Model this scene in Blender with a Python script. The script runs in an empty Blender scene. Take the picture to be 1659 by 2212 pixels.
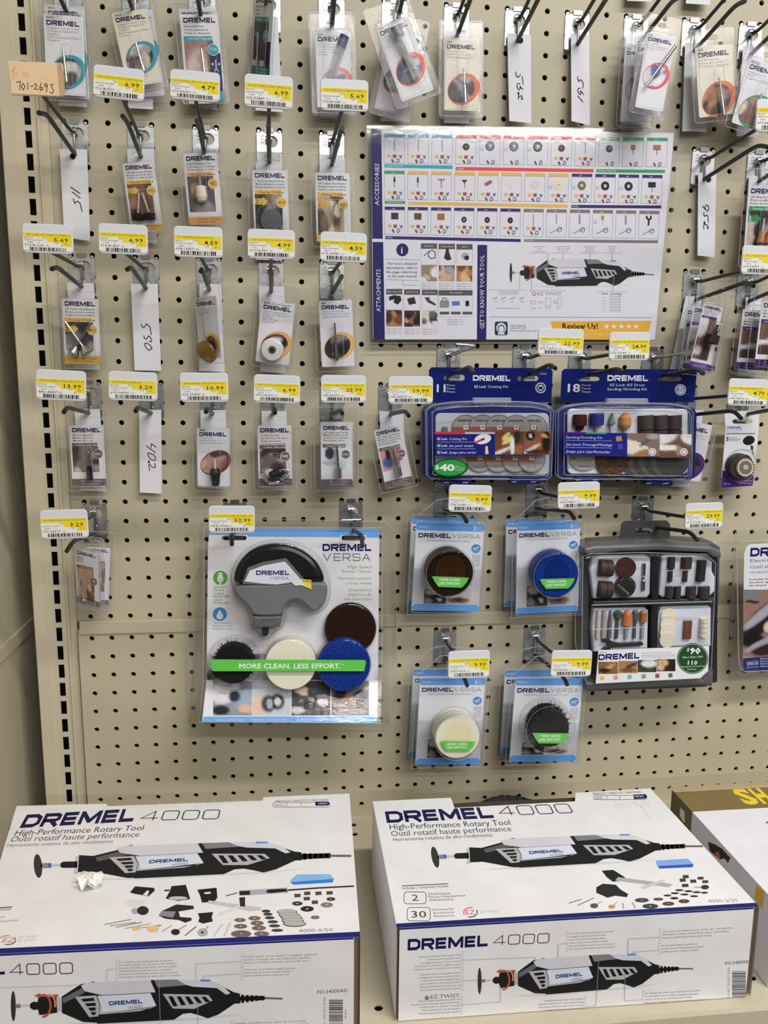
import bpy, math, random
from mathutils import Vector, Matrix, noise
PI = math.pi
S = bpy.context.scene
COL = S.collection
IN = 0.0254
# ------------------------------------------------------------------ camera
FPX = 1720.2
CAM = Vector((0.26558, -1.04530, 0.16392))
RW = Matrix(((0.99346847, -0.1136859, 0.00979339), (0.11369988, 0.97902871, -0.16904177), (0.00962965, 0.16905117, 0.98556023)))
cd = bpy.data.cameras.new('camera')
cam = bpy.data.objects.new('camera', cd)
COL.objects.link(cam)
cd.sensor_width = 36
cd.lens = FPX / 2212 * 36
cd.clip_start = 0.01
r0, r1, r2 = RW[0], RW[1], RW[2]
cam.matrix_world = Matrix(((r0.x, r2.x, -r1.x, CAM.x), (r0.y, r2.y, -r1.y, CAM.y), (r0.z, r2.z, -r1.z, CAM.z), (0, 0, 0, 1)))
S.camera = cam

def ray(x, y):
    return RW.transposed() @ Vector(((x - 829.5) / FPX, 1, -(y - 1106) / FPX))

def U(x, y, d):
    """measured point (photograph 1659x2212) on the vertical plane d metres in front of the pegboard"""
    v = ray(x, y)
    return CAM + v * ((-d - CAM.y) / v.y)

# ------------------------------------------------------------------ colour and materials
def lin(c, k=1.0):
    v = []
    for a in c[:3]:
        a /= 255
        v.append(a / 12.92 if a <= .04045 else ((a + .055) / 1.055) ** 2.4)
    lum = .3 * v[0] + .6 * v[1] + .1 * v[2]
    k *= min(1, .45 + lum * 5)
    o = [a * k for a in v]
    m_ = max(o)
    if m_ > .8:
        o = [a * .8 / m_ for a in o]
    return (o[0], o[1], o[2], 1)
ALB = 1.32
MATS = {}

def mat(name):
    if name in MATS:
        return MATS[name]
    m = bpy.data.materials.new(name)
    m.use_nodes = True
    nt = m.node_tree
    N = nt.nodes
    L = nt.links
    N.clear()
    out = N.new('ShaderNodeOutputMaterial')
    at = N.new('ShaderNodeAttribute')
    at.attribute_name = 'Col'
    P = dict(print=(.45, 0, .25), gloss=(.2, 0, .4), paper=(.75, 0, .2), plastic=(.38, 0, .5), paint=(.5, 0, .4), zinc=(.3, 1, .5), steel=(.22, 1, .5),
             wire=(.42, .35, .5), rubber=(.6, 0, .4), fibre=(.9, 0, .05), foam=(.85, 0, .25), bristle=(.6, 0, .15), laminate=(.3, 0, .5), card=(.6, 0, .3))
    if name in ('clear', 'clearrim', 'clearflat'):
        tr = N.new('ShaderNodeBsdfTransparent')
        gl = N.new('ShaderNodeBsdfGlossy')
        # thin clear sheet: Schlick reflectance, the same from either face
        ge = N.new('ShaderNodeNewGeometry')
        dt = N.new('ShaderNodeVectorMath')
        dt.operation = 'DOT_PRODUCT'
        L.new(ge.outputs['Incoming'], dt.inputs[0])
        ab = N.new('ShaderNodeMath')
        ab.operation = 'ABSOLUTE'
        L.new(dt.outputs['Value'], ab.inputs[0])
        iv = N.new('ShaderNodeMath')
        iv.operation = 'SUBTRACT'
        iv.inputs[0].default_value = 1
        L.new(ab.outputs[0], iv.inputs[1])
        pw = N.new('ShaderNodeMath')
        pw.operation = 'POWER'
        pw.inputs[1].default_value = 4.5
        L.new(iv.outputs[0], pw.inputs[0])
        lw = N.new('ShaderNodeMath')
        lw.operation = 'MULTIPLY_ADD'
        lw.inputs[1].default_value = .6
        lw.inputs[2].default_value = .03
        L.new(pw.outputs[0], lw.inputs[0])
        mx = N.new('ShaderNodeMixShader')
        gl.inputs['Roughness'].default_value = .06
        nz = N.new('ShaderNodeTexNoise')
        nz.inputs['Scale'].default_value = 45
        bp = N.new('ShaderNodeBump')
        bp.inputs['Strength'].default_value = .07 if name != 'clearflat' else .012
        bp.inputs['Distance'].default_value = .004
        L.new(nz.outputs[0], bp.inputs['Height'])
        L.new(bp.outputs[0], gl.inputs['Normal'])
        L.new(bp.outputs[0], dt.inputs[1])
        tr.inputs[0].default_value = (.99, .992, .995, 1)
        src = lw.outputs[0]
        L.new(src, mx.inputs[0])
        L.new(tr.outputs[0], mx.inputs[1])
        L.new(gl.outputs[0], mx.inputs[2])
        last = mx
        if name == 'clearrim':
            df = N.new('ShaderNodeBsdfDiffuse')
            df.inputs[0].default_value = (.62, .64, .68, 1)
            m2 = N.new('ShaderNodeMixShader')
            m2.inputs[0].default_value = .3
            L.new(mx.outputs[0], m2.inputs[1])
            L.new(df.outputs[0], m2.inputs[2])
            last = m2
        L.new(last.outputs[0], out.inputs[0])
        MATS[name] = m
        return m
    rough, metal, spec = P[name]
    b = N.new('ShaderNodeBsdfPrincipled')
    b.inputs['Roughness'].default_value = rough
    b.inputs['Metallic'].default_value = metal
    b.inputs['Specular IOR Level'].default_value = spec
    tc = N.new('ShaderNodeTexCoord')
    nz = N.new('ShaderNodeTexNoise')
    L.new(tc.outputs['Object'], nz.inputs['Vector'])
    mul = N.new('ShaderNodeMix')
    mul.data_type = 'RGBA'
    mul.blend_type = 'MULTIPLY'
    cr = N.new('ShaderNodeValToRGB')
    sc, lo, bs, bd = dict(paint=(9, .93, .05, .002), zinc=(60, .7, .1, .001), steel=(90, .8, .05, .001), wire=(120, .75, .25, .001), fibre=(900, .25, .9, .003), foam=(700, .9, .4, .001),
                          bristle=(600, .4, .5, .002), rubber=(300, .8, .2, .001), card=(25, .93, .06, .002)).get(name, (30, .97, .03, .001))
    nz.inputs['Scale'].default_value = sc
    nz.inputs['Detail'].default_value = 4
    cr.color_ramp.elements[0].position = .35
    cr.color_ramp.elements[1].position = .65
    cr.color_ramp.elements[0].color = (lo, lo, lo, 1)
    cr.color_ramp.elements[1].color = (1, 1, 1, 1)
    L.new(nz.outputs[0], cr.inputs[0])
    mul.inputs[0].default_value = 1
    L.new(at.outputs['Color'], mul.inputs[6])
    L.new(cr.outputs[0], mul.inputs[7])
    L.new(mul.outputs[2], b.inputs['Base Color'])
    bp = N.new('ShaderNodeBump')
    bp.inputs['Strength'].default_value = bs
    bp.inputs['Distance'].default_value = bd
    L.new(nz.outputs[0], bp.inputs['Height'])
    L.new(bp.outputs[0], b.inputs['Normal'])
    L.new(b.outputs[0], out.inputs[0])
    MATS[name] = m
    return m

# ------------------------------------------------------------------ mesh collector
class MB:
    def __init__(s):
        s.v = []
        s.f = []
        s.c = []
        s.m = []
        s.sm = []

    def add(s, vs, fs, col, mi=0, sm=False, alb=True):
        n = len(s.v)
        s.v.extend([tuple(p) for p in vs])
        lc = lin(col, ALB if alb else 1) if not isinstance(col, list) else None
        for f in fs:
            s.f.append(tuple(i + n for i in f))
            s.m.append(mi)
            s.sm.append(sm)
            if lc:
                s.c.extend([lc] * len(f))
            else:
                s.c.extend([col[i] for i in f])

    def build(s, name, mats, parent=None, origin=None):
        if isinstance(mats, str):
            mats = [mats]
        me = bpy.data.meshes.new(name)
        o = origin or (parent.location.copy() if parent and parent.get('_o') else None)
        if parent is not None and parent.get('_o'):
            o = Vector(parent['_o'])
        if o is None:
            o = Vector((0, 0, 0))
        me.from_pydata([(p[0] - o[0], p[1] - o[1], p[2] - o[2]) for p in s.v], [], s.f)
        for k in mats:
            me.materials.append(mat(k))
        me.polygons.foreach_set('material_index', s.m)
        me.polygons.foreach_set('use_smooth', s.sm)
        ca = me.color_attributes.new('Col', 'FLOAT_COLOR', 'CORNER')
        ca.data.foreach_set('color', [a for c in s.c for a in c])
        me.update()
        ob = bpy.data.objects.new(name, me)
        COL.objects.link(ob)
        if parent is None:
            ob.location = o
        else:
            ob.parent = parent
        return ob

def thing(name, label, cat, loc, group=None):
    o = bpy.data.objects.new(name, None)
    COL.objects.link(o)
    o.empty_display_size = .02
    o.location = loc
    o['label'] = label
    o['category'] = cat
    if group:
        o['group'] = group
    ORG[o.name] = Vector(loc)
    return o
ORG = {}

def part(mb, name, mats, parent):
    """link a mesh as a part (or sub-part) of a thing; world coordinates in, local coordinates stored"""
    r = parent
    while r.parent:
        r = r.parent
    o = mb.build(name, mats, None, ORG[r.name] if r.name in ORG else r.location.copy())
    o.location = (0, 0, 0)
    o.parent = parent
    return o

def struct(o, kind='structure'):
    o['kind'] = kind
    return o

# ------------------------------------------------------------------ frames
class FR:
    def __init__(s, o, u, v, n):
        s.o, s.u, s.v, s.n = Vector(o), Vector(u), Vector(v), Vector(n)

    def __call__(s, a, b, c=0):
        return s.o + s.u * a + s.v * b + s.n * c

def fplane(d):
    return FR((0, -d, 0), (1, 0, 0), (0, 0, 1), (0, -1, 0))

def fcard(TL, TR, BL, d):
    """frame of a hanging card from its measured corners: origin top left, a right, b up, c to the viewer"""
    g = lambda p: U(p[0], p[1], p[2] if len(p) > 2 else d)
    a, b, c = g(TL), g(TR), g(BL)
    u = (b - a)
    w = u.length
    u.normalize()
    v = a - c
    v = v - u * v.dot(u)
    h = v.length
    v.normalize()
    f = FR(a, u, v, u.cross(v))
    f.w, f.h = w, h
    return f

# ------------------------------------------------------------------ solids
def rrect(x0, y0, x1, y1, r=.002, n=4):
    if x0 > x1:
        x0, x1 = x1, x0
    if y0 > y1:
        y0, y1 = y1, y0
    r = min(r, (x1 - x0) / 2.01, (y1 - y0) / 2.01)
    o = []
    for cx, cy, a0 in ((x1 - r, y1 - r, 0), (x0 + r, y1 - r, 90), (x0 + r, y0 + r, 180), (x1 - r, y0 + r, 270)):
        for k in range(n + 1):
            a = math.radians(a0 + 90 * k / n)
            o.append((cx + r * math.cos(a), cy + r * math.sin(a)))
    return o

def circ(cx, cy, rx, ry=None, n=28, rot=0):
    ry = rx if ry is None else ry
    cr, sr = math.cos(rot), math.sin(rot)
    o = []
    for k in range(n):
        a = 2 * PI * k / n
        x, y = rx * math.cos(a), ry * math.sin(a)
        o.append((cx + x * cr - y * sr, cy + x * sr + y * cr))
    return o

def area(p):
    return sum(p[i - 1][0] * p[i][1] - p[i][0] * p[i - 1][1] for i in range(len(p))) / 2

def ccw(p):
    return p if area(p) > 0 else p[::-1]

def inset(p, d):
    n = len(p)
    o = []
    for i in range(n):
        a, b, c = Vector(p[i - 1]), Vector(p[i]), Vector(p[(i + 1) % n])
        e1, e2 = (b - a), (c - b)
        if e1.length < 1e-9:
            e1 = e2
        if e2.length < 1e-9:
            e2 = e1
        e1.normalize()
        e2.normalize()
        n1, n2 = Vector((-e1.y, e1.x)), Vector((-e2.y, e2.x))
        m = n1 + n2
        if m.length < 1e-6:
            m = n1
        m.normalize()
        k = max(.5, m.dot(n1))
        o.append(tuple(b + m * (d / k)))
    return o

def prism(mb, F, pts, c0, c1, col, ch=0, mi=0, sm=False, back=True, side=None, steps=1, sidemi=None):
    """outline pts (a,b) pushed out from depth c0 to c1 along the frame's normal, front edge chamfered/rounded by ch"""
    pts = ccw(pts)
    n = len(pts)
    rings = [[F(a, b, c0) for a, b in pts]]
    if ch > 0:
        rings.append([F(a, b, c1 - ch) for a, b in pts])
        for k in range(1, steps + 1):
            t = PI / 2 * k / steps
            q = inset(pts, ch * (1 - math.cos(t)))
            rings.append([F(a, b, c1 - ch + ch * math.sin(t)) for a, b in q])
    else:
        rings.append([F(a, b, c1) for a, b in pts])
    vs = [p for r in rings for p in r]
    fs = []
    for k in range(len(rings) - 1):
        for i in range(n):
            j = (i + 1) % n
            fs.append((k * n + i, k * n + j, (k + 1) * n + j, (k + 1) * n + i))
    mb.add(vs, fs, side or col, mi if sidemi is None else sidemi, sm)
    mb.add(rings[-1], [tuple(range(n))], col, mi)
    if back:
        mb.add(rings[0], [tuple(range(n - 1, -1, -1))], side or col, mi if sidemi is None else sidemi)

def holed(mb, F, pts, hole, c0, c1, col, mi=0, side=None):
    """plate with one hole; both outlines are joined by a radial strip"""
    pts, hole = ccw(pts), ccw(hole)
    n = 48
    cx = sum(p[0] for p in hole) / len(hole)
    cy = sum(p[1] for p in hole) / len(hole)

    def hit(poly, a):
        d = Vector((math.cos(a), math.sin(a)))
        best = None
        for i in range(len(poly)):
            p, q = Vector(poly[i - 1]) - Vector((cx, cy)), Vector(poly[i]) - Vector((cx, cy))
            e = q - p
            den = d.x * e.y - d.y * e.x
            if abs(den) < 1e-12:
                continue
            t = (p.x * e.y - p.y * e.x) / den
            s = (p.x * d.y - p.y * d.x) / den
            if t > 0 and -1e-6 <= s <= 1 + 1e-6 and (best is None or t > best):
                best = t
        best = best or .001
        return (cx + d.x * best, cy + d.y * best)
    an = sorted(set([2 * PI * k / n for k in range(n)] + [math.atan2(p[1] - cy, p[0] - cx) % (2 * PI) for p in pts]))
    n = len(an)
    O = [hit(pts, a) for a in an]
    I = [hit(hole, a) for a in an]
    for c, fl in ((c1, False), (c0, True)):
        vs = [F(a, b, c) for a, b in O] + [F(a, b, c) for a, b in I]
        fs = [(i, (i + 1) % n, n + (i + 1) % n, n + i) for i in range(n)]
        if fl:
            fs = [f[::-1] for f in fs]
        mb.add(vs, fs, col, mi)
    for R_, fl in ((O, False), (I, True)):
        vs = [F(a, b, c0) for a, b in R_] + [F(a, b, c1) for a, b in R_]
        fs = [(i, (i + 1) % n, n + (i + 1) % n, n + i) for i in range(n)]
        if fl:
            fs = [f[::-1] for f in fs]
        mb.add(vs, fs, side or col, mi)

def box(mb, p0, p1, col, mi=0):
    x0, x1 = sorted((p0[0], p1[0]))
    y0, y1 = sorted((p0[1], p1[1]))
    z0, z1 = sorted((p0[2], p1[2]))
    vs = [(x, y, z) for x in (x0, x1) for y in (y0, y1) for z in (z0, z1)]
    mb.add(vs, [(0, 1, 3, 2), (4, 6, 7, 5), (0, 4, 5, 1), (2, 3, 7, 6), (0, 2, 6, 4), (1, 5, 7, 3)], col, mi)

def lathe(mb, p0, p1, prof, col, n=14, mi=0, sm=True):
    """turned solid along p0-p1; prof = (t, radius[, colour])"""
    p0, p1 = Vector(p0), Vector(p1)
    ax = (p1 - p0)
    d = ax.normalized()
    s = d.cross(Vector((0, 0, 1)))
    if s.length < .05:
        s = d.cross(Vector((1, 0, 0)))
    s.normalize()
    t = d.cross(s)
    rings = []
    for q in prof:
        c = p0 + ax * q[0]
        rings.append([c + (s * math.cos(2 * PI * k / n) + t * math.sin(2 * PI * k / n)) * max(q[1], 1e-5) for k in range(n)])
    for i in range(len(rings) - 1):
        c = prof[i + 1][2] if len(prof[i + 1]) > 2 else col
        mb.add(rings[i] + rings[i + 1], [(k, (k + 1) % n, n + (k + 1) % n, n + k)[::-1] for k in range(n)], c, mi, sm)
    mb.add(rings[0], [tuple(range(n))], prof[0][2] if len(prof[0]) > 2 else col, mi)
    mb.add(rings[-1], [tuple(range(n - 1, -1, -1))], prof[-1][2] if len(prof[-1]) > 2 else col, mi)

def fillet(pts, r=.006, k=4):
    pts = [Vector(p) for p in pts]
    o = [pts[0]]
    for i in range(1, len(pts) - 1):
        a, b, c = pts[i - 1], pts[i], pts[i + 1]
        ra = min(r, (a - b).length * .45)
        rc = min(r, (c - b).length * .45)
        A = b + (a - b).normalized() * ra
        C = b + (c - b).normalized() * rc
        for j in range(k + 1):
            t = j / k
            o.append(A * (1 - t) ** 2 + b * 2 * t * (1 - t) + C * t * t)
    o.append(pts[-1])
    return o

def tube(mb, pts, r, col, n=10, mi=0, closed=False, rr=None):
    pts = [Vector(p) for p in pts]
    m = len(pts)
    rings = []
    up = None
    for i in range(m):
        if closed:
            d = pts[(i + 1) % m] - pts[i - 1]
        else:
            d = pts[min(i + 1, m - 1)] - pts[max(i - 1, 0)]
        if d.length < 1e-9:
            d = Vector((0, 0, 1))
        d.normalize()
        if up is None:
            up = d.cross(Vector((0, 0, 1)))
            if up.length < .1:
                up = d.cross(Vector((1, 0, 0)))
        up = up - d * up.dot(d)
        up.normalize()
        w = d.cross(up)
        q = rr[i] if rr else r
        rings.append([pts[i] + (up * math.cos(2 * PI * k / n) + w * math.sin(2 * PI * k / n)) * q for k in range(n)])
    vs = [p for g in rings for p in g]
    fs = []
    for i in range(m if closed else m - 1):
        a, b = i * n, ((i + 1) % m) * n
        for k in range(n):
            k2 = (k + 1) % n
            fs.append((a + k, a + k2, b + k2, b + k))
    mb.add(vs, fs, col, mi, True)
    if not closed:
        mb.add(rings[0], [tuple(range(n - 1, -1, -1))], col, mi)
        mb.add(rings[-1], [tuple(range(n))], col, mi)

# ------------------------------------------------------------------ lettering and printed artwork
TC = {}

def glyphs(s, bold=0, res=2):
    k = (s, bold, res)
    if k in TC:
        return TC[k]
    cu = bpy.data.curves.new('t', 'FONT')
    cu.body = s
    cu.resolution_u = res
    cu.size = 1
    cu.offset = bold * .5
    ob = bpy.data.objects.new('t', cu)
    me = bpy.data.meshes.new_from_object(ob)
    vs = [(v.co.x, v.co.y) for v in me.vertices]
    fs = [tuple(p.vertices) for p in me.polygons]
    bpy.data.meshes.remove(me)
    bpy.data.objects.remove(ob)
    bpy.data.curves.remove(cu)
    if vs:
        x0 = min(v[0] for v in vs)
        x1 = max(v[0] for v in vs)
    else:
        x0, x1 = 0, 1
    H = CAPH
    r = ([((x - x0) / H, y / H) for x, y in vs], fs, (x1 - x0) / H)
    TC[k] = r
    return r
CAPH = 1
_g = glyphs('H')
CAPH = max(v[1] for v in _g[0])
TC.clear()

class Art:
    """flat print on a surface: conv turns layout coordinates into the frame's (a, b); levels stack by a hair"""

    def __init__(s, mb, F, conv=None, mi=0, c=0.0, eps=8e-5, res=2):
        s.mb, s.F, s.mi, s.c, s.eps, s.res = mb, F, mi, c, eps, res
        s.conv = conv or (lambda x, y: (x, y))

    def z(s, lv):
        return s.c + lv * s.eps

    def poly(s, pts, col, lv=1):
        q = ccw([s.conv(x, y) for x, y in pts])
        s.mb.add([s.F(a, b, s.z(lv)) for a, b in q], [tuple(range(len(q)))], col, s.mi)

    def rect(s, x0, y0, x1, y1, col, lv=1):
        s.poly([(x0, y0), (x1, y0), (x1, y1), (x0, y1)], col, lv)

    def rr(s, x0, y0, x1, y1, r, col, lv=1):
        s.poly(rrect(x0, y0, x1, y1, r), col, lv)

    def ell(s, cx, cy, rx, ry, col, lv=1, rot=0, n=24):
        s.poly(circ(cx, cy, rx, ry, n, rot), col, lv)

    def line(s, pts, w, col, lv=1, closed=False):
        pts = [Vector(p) for p in pts]
        n = len(pts)
        L, R = [], []
        for i in range(n):
            if closed:
                a, c = pts[i - 1], pts[(i + 1) % n]
            else:
                a, c = pts[max(i - 1, 0)], pts[min(i + 1, n - 1)]
            b = pts[i]
            e1 = (b - a) if (b - a).length > 1e-9 else (c - b)
            e2 = (c - b) if (c - b).length > 1e-9 else (b - a)
            if e1.length < 1e-9:
                e1 = e2 = Vector((1, 0))
            e1, e2 = e1.normalized(), e2.normalized()
            n1, n2 = Vector((-e1.y, e1.x)), Vector((-e2.y, e2.x))
            m = n1 + n2
            m = n1 if m.length < 1e-6 else m.normalized()
            k = w / 2 / max(.45, m.dot(n1))
            L.append(b + m * k)
            R.append(b - m * k)
        vs = [s.conv(*p) for p in L] + [s.conv(*p) for p in R]
        fs = []
        for i in range(n if closed else n - 1):
            j = (i + 1) % n
            fs.append((i, j, n + j, n + i))
        f0 = [vs[i] for i in fs[0]]
        if area(f0) < 0:
            fs = [f[::-1] for f in fs]
        s.mb.add([s.F(a, b, s.z(lv)) for a, b in vs], fs, col, s.mi)

    def frame_(s, x0, y0, x1, y1, w, col, lv=1, r=0):
        s.line(rrect(x0, y0, x1, y1, r) if r else [(x0, y0), (x1, y0), (x1, y1), (x0, y1)], w, col, lv, True)

    def _txt(s, g, x0, y0, x1, y1, h, col, lv, W):
        A = Vector(s.conv(x0, y0))
        B = Vector(s.conv(x1, y1))
        e = Vector((x1 - x0, y1 - y0))
        e.normalize()
        Hh = (Vector(s.conv(x0 + e.y * h, y0 - e.x * h)) - A).length
        ux = (B - A) / W
        uy = Vector((-ux.y, ux.x)).normalized() * Hh
        vs, fs = g
        s.mb.add([s.F(*(A + ux * p[0] + uy * p[1]), s.z(lv) + (p[2] * s.eps if len(p) > 2 else 0)) for p in vs], fs, col, s.mi)

    def text(s, t, x0, y0, x1=None, h=1, col=(30, 30, 40), lv=1, bold=0, y1=None, sx=1, al='l', res=None):
        """t from (x0, y0) along the baseline to x1; h is the capital height"""
        vs, fs, W = glyphs(t, bold, res or s.res)
        if not vs:
            return
        if x1 is None:
            x1 = x0 + W * h * sx
            if al == 'c':
                x0, x1 = x0 - W * h * sx / 2, x0 + W * h * sx / 2
            if al == 'r':
                x0, x1 = x0 - W * h * sx, x0
        s._txt((vs, fs), x0, y0, x1, y0 if y1 is None else y1, h, col, lv, W)

    def vtext(s, t, x, y0, y1, h, col, lv=1, bold=0):
        """text running from (x, y0) to (x, y1)"""
        vs, fs, W = glyphs(t, bold, s.res)
        s._txt((vs, fs), x, y0, x + 1e-6, y1, h, col, lv, W)

    def strokes(s, key, x0, y0, x1, h, col, w, lv=1, y1=None):
        """wide line lettering (the maker's second line, model numbers)"""
        vs, fs, W = wide(key, w)
        s._txt((vs, fs), x0, y0, x1, y0 if y1 is None else y1, h, col, lv, W)

    def logo(s, x0, y0, x1, h, col=(22, 26, 92), lv=1, y1=None, part_=None):
        vs, fs, W = wide('DREMEL', .26)
        s._txt((vs, fs), x0, y0, x1, y0 if y1 is None else y1, h, col, lv, W)

    def bars(s, x0, y0, x1, y1, col=(35, 35, 38), seed=1, lv=1, n=30, vert=False):
        r = random.Random(seed)
        k = 0
        L = (y1 - y0) if vert else (x1 - x0)
        u = L / (n * 2.9)
        p = 0
        while p < abs(L) - abs(u) * 2:
            w = abs(u) * r.choice((1, 1, 2, 3))
            g = abs(u) * r.choice((1, 1, 2))
            sg = 1 if L > 0 else -1
            if vert:
                s.rect(x0, y0 + sg * p, x1, y0 + sg * (p + w), col, lv)
            else:
                s.rect(x0 + sg * p, y0, x0 + sg * (p + w), y1, col, lv)
            p += w + g

    def photo(s, x0, y0, x1, y1, base, blobs, nx=16, ny=16, lv=1, nz=.12, seed=1, mask=None):
        """a small colour print; base and blobs (cx, cy, rx, ry, rot, colour) in 0..1 over the rectangle"""
        r = random.Random(seed)
        def mute(c):
            m_ = sum(c[:3]) / 3
            return [q * .72 + m_ * .28 for q in c[:3]]
        base = lin(mute(base), ALB)
        bl = [(b[0], b[1], b[2], b[3], math.cos(b[4]), math.sin(b[4]), lin(mute(b[5]), ALB)) for b in blobs]
        vs, cs = [], []
        for j in range(ny + 1):
            for i in range(nx + 1):
                u, v = i / nx, j / ny
                c = list(base[:3])
                for cx, cy, rx, ry, cr, sr, bc in bl:
                    dx, dy = u - cx, v - cy
                    e = ((dx * cr + dy * sr) / rx) ** 2 + ((-dx * sr + dy * cr) / ry) ** 2
                    if e < 1.4:
                        a = 1 if e < .75 else (1.4 - e) / .65
                        c = [c[q] * (1 - a) + bc[q] * a for q in range(3)]
                k = 1 + r.uniform(-nz, nz)
                cs.append((min(.88, c[0] * k), min(.88, c[1] * k), min(.88, c[2] * k), 1))
                p = (x0 + (x1 - x0) * u, y0 + (y1 - y0) * v)
                if mask:
                    p = mask(u, v)
                a, b = s.conv(*p)
                vs.append(s.F(a, b, s.z(lv)))
        fs = [(j * (nx + 1) + i, (j + 1) * (nx + 1) + i, (j + 1) * (nx + 1) + i + 1, j * (nx + 1) + i + 1) for j in range(ny) for i in range(nx)]
        s.mb.add(vs, fs, cs, s.mi)

    def ephoto(s, cx, cy, rx, ry, rot, base, blobs, lv=2, seed=1, nz=.15):
        """oval print"""
        def mask(u, v):
            a, b = 2 * u - 1, 2 * v - 1
            x, y = a * math.sqrt(max(0, 1 - b * b / 2)), b * math.sqrt(max(0, 1 - a * a / 2))
            x *= rx
            y *= ry
            return (cx + x * math.cos(rot) - y * math.sin(rot), cy + x * math.sin(rot) + y * math.cos(rot))
        s.photo(0, 0, 1, 1, base, blobs, 12, 12, lv, nz, seed, mask)

def rblobs(seed, pal, n=10, s=.22):
    r = random.Random(seed)
    return [(r.random(), r.random(), r.uniform(.3, 1) * s, r.uniform(.3, 1) * s * 1.3, r.uniform(0, 3), r.choice(pal)) for _ in range(n)]

WC = {}
LET = {
    'D': (1.12, [([(0, 0), (.72, 0), (1, .22), (1, .78), (.72, 1), (0, 1)], True)]),
    'R': (1.15, [([(0, -.13), (0, 1), (.82, 1), (1, .87), (1, .56), (.82, .42), (0, .42)], False), ([(.5, .42), (1.02, -.1)], False)]),
    'E': (1.0, [([(.92, 0), (0, 0), (0, 1), (.92, 1)], False), ([(0, .5), (.86, .5)], False)]),
    'M': (1.4, [([(0, -.13), (0, 1), (.62, .12), (1.24, 1), (1.24, -.13)], False)]),
    'L': (.95, [([(0, 1.13), (0, 0), (.92, 0)], False)]),
    'V': (1.25, [([(-.04, 1.05), (.5, 0), (1.04, 1.05)], False)]),
    'S': (1.12, [([(1, .82), (.85, 1), (.15, 1), (0, .85), (0, .64), (.14, .52), (.86, .48), (1, .36), (1, .15), (.85, 0), (.15, 0), (0, .18)], False)]),
    'A': (1.25, [([(-.04, -.05), (.5, 1), (1.04, -.05)], False), ([(.18, .34), (.82, .34)], False)]),
    '4': (1.14, [([(1.12, .24), (0, .24), (.84, 1), (.84, 0)], False)]),
    '0': (1.16, [([(.18, 0), (.98, 0), (1.12, .14), (1.12, .86), (.98, 1), (.18, 1), (.04, .86), (.04, .14)], True)]),
}

def wide(word, w):
    k = (word, w)
    if k in WC:
        return WC[k]
    vs, fs = [], []
    x = w / 2
    hs = 1 - w
    gap = .253 if w > .2 else .24
    q = 0
    for ch in word:
        if ch == ' ':
            x += .5
            continue
        adv, st = LET[ch]
        if ch == 'M':
            st = [([(-w / 2, 0), (w / 2, 0), (w / 2, 1), (-w / 2, 1)], 0), ([(1.24 - w / 2, 0), (1.24 + w / 2, 0), (1.24 + w / 2, 1), (1.24 - w / 2, 1)], 0),
                  ([(w / 2 - .02, 1), (-w / 2, 1), (-w / 2, .93), (.62 - w * .42, .10), (.62 + w * .42, .10), (1.24 + w / 2, .93), (1.24 + w / 2, 1), (1.24 - w / 2 + .02, 1), (.62, .42)], 0)]
        for pts, cl in st:
            q += 1
            if ch == 'M':
                n0 = len(vs)
                vs += [(x + p[0], p[1], (q % 5) * .12) for p in ccw(pts)]
                fs.append(tuple(range(n0, len(vs))))
                continue
            mb = MB()
            art = Art(mb, FR((0, 0, 0), (1, 0, 0), (0, 1, 0), (0, 0, 1)), eps=0)
            art.line([(x + p[0], max(0, min(1, w / 2 + p[1] * hs))) if 0 <= p[1] <= 1 else (x + p[0], 0 if p[1] < 0 else 1) for p in pts], w, (0, 0, 0), 0, cl)
            n0 = len(vs)
            vs += [(v[0], v[1], (q % 5) * .12) for v in mb.v]
            fs += [tuple(i + n0 for i in f) for f in mb.f]
        x += adv + gap
    r = (vs, fs, x - gap)
    WC[k] = r
    return r

def smooth(p, n=2):
    """round off a traced outline"""
    for _ in range(n):
        q = []
        for i in range(len(p)):
            a, b = p[i], p[(i + 1) % len(p)]
            q += [(a[0] * .75 + b[0] * .25, a[1] * .75 + b[1] * .25), (a[0] * .25 + b[0] * .75, a[1] * .25 + b[1] * .75)]
        p = q
    return p

def crop(F, ox=0, oy=0, s=1, plane=None):
    """layout coordinates = pixels of an enlarged crop of the photograph, met with the frame's own plane"""
    n = F.n.normalized()

    def conv(x, y):
        v = ray(ox + x / s, oy + y / s)
        t = (F.o - CAM).dot(n) / v.dot(n)
        p = CAM + v * t - F.o
        return (p.dot(F.u), p.dot(F.v))
    return conv
NAVY = (20, 24, 88)
WHITE = (214, 213, 218)
# ================================================================== the setting
BEIGE = (169, 161, 139)
ZB = -.452

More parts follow.
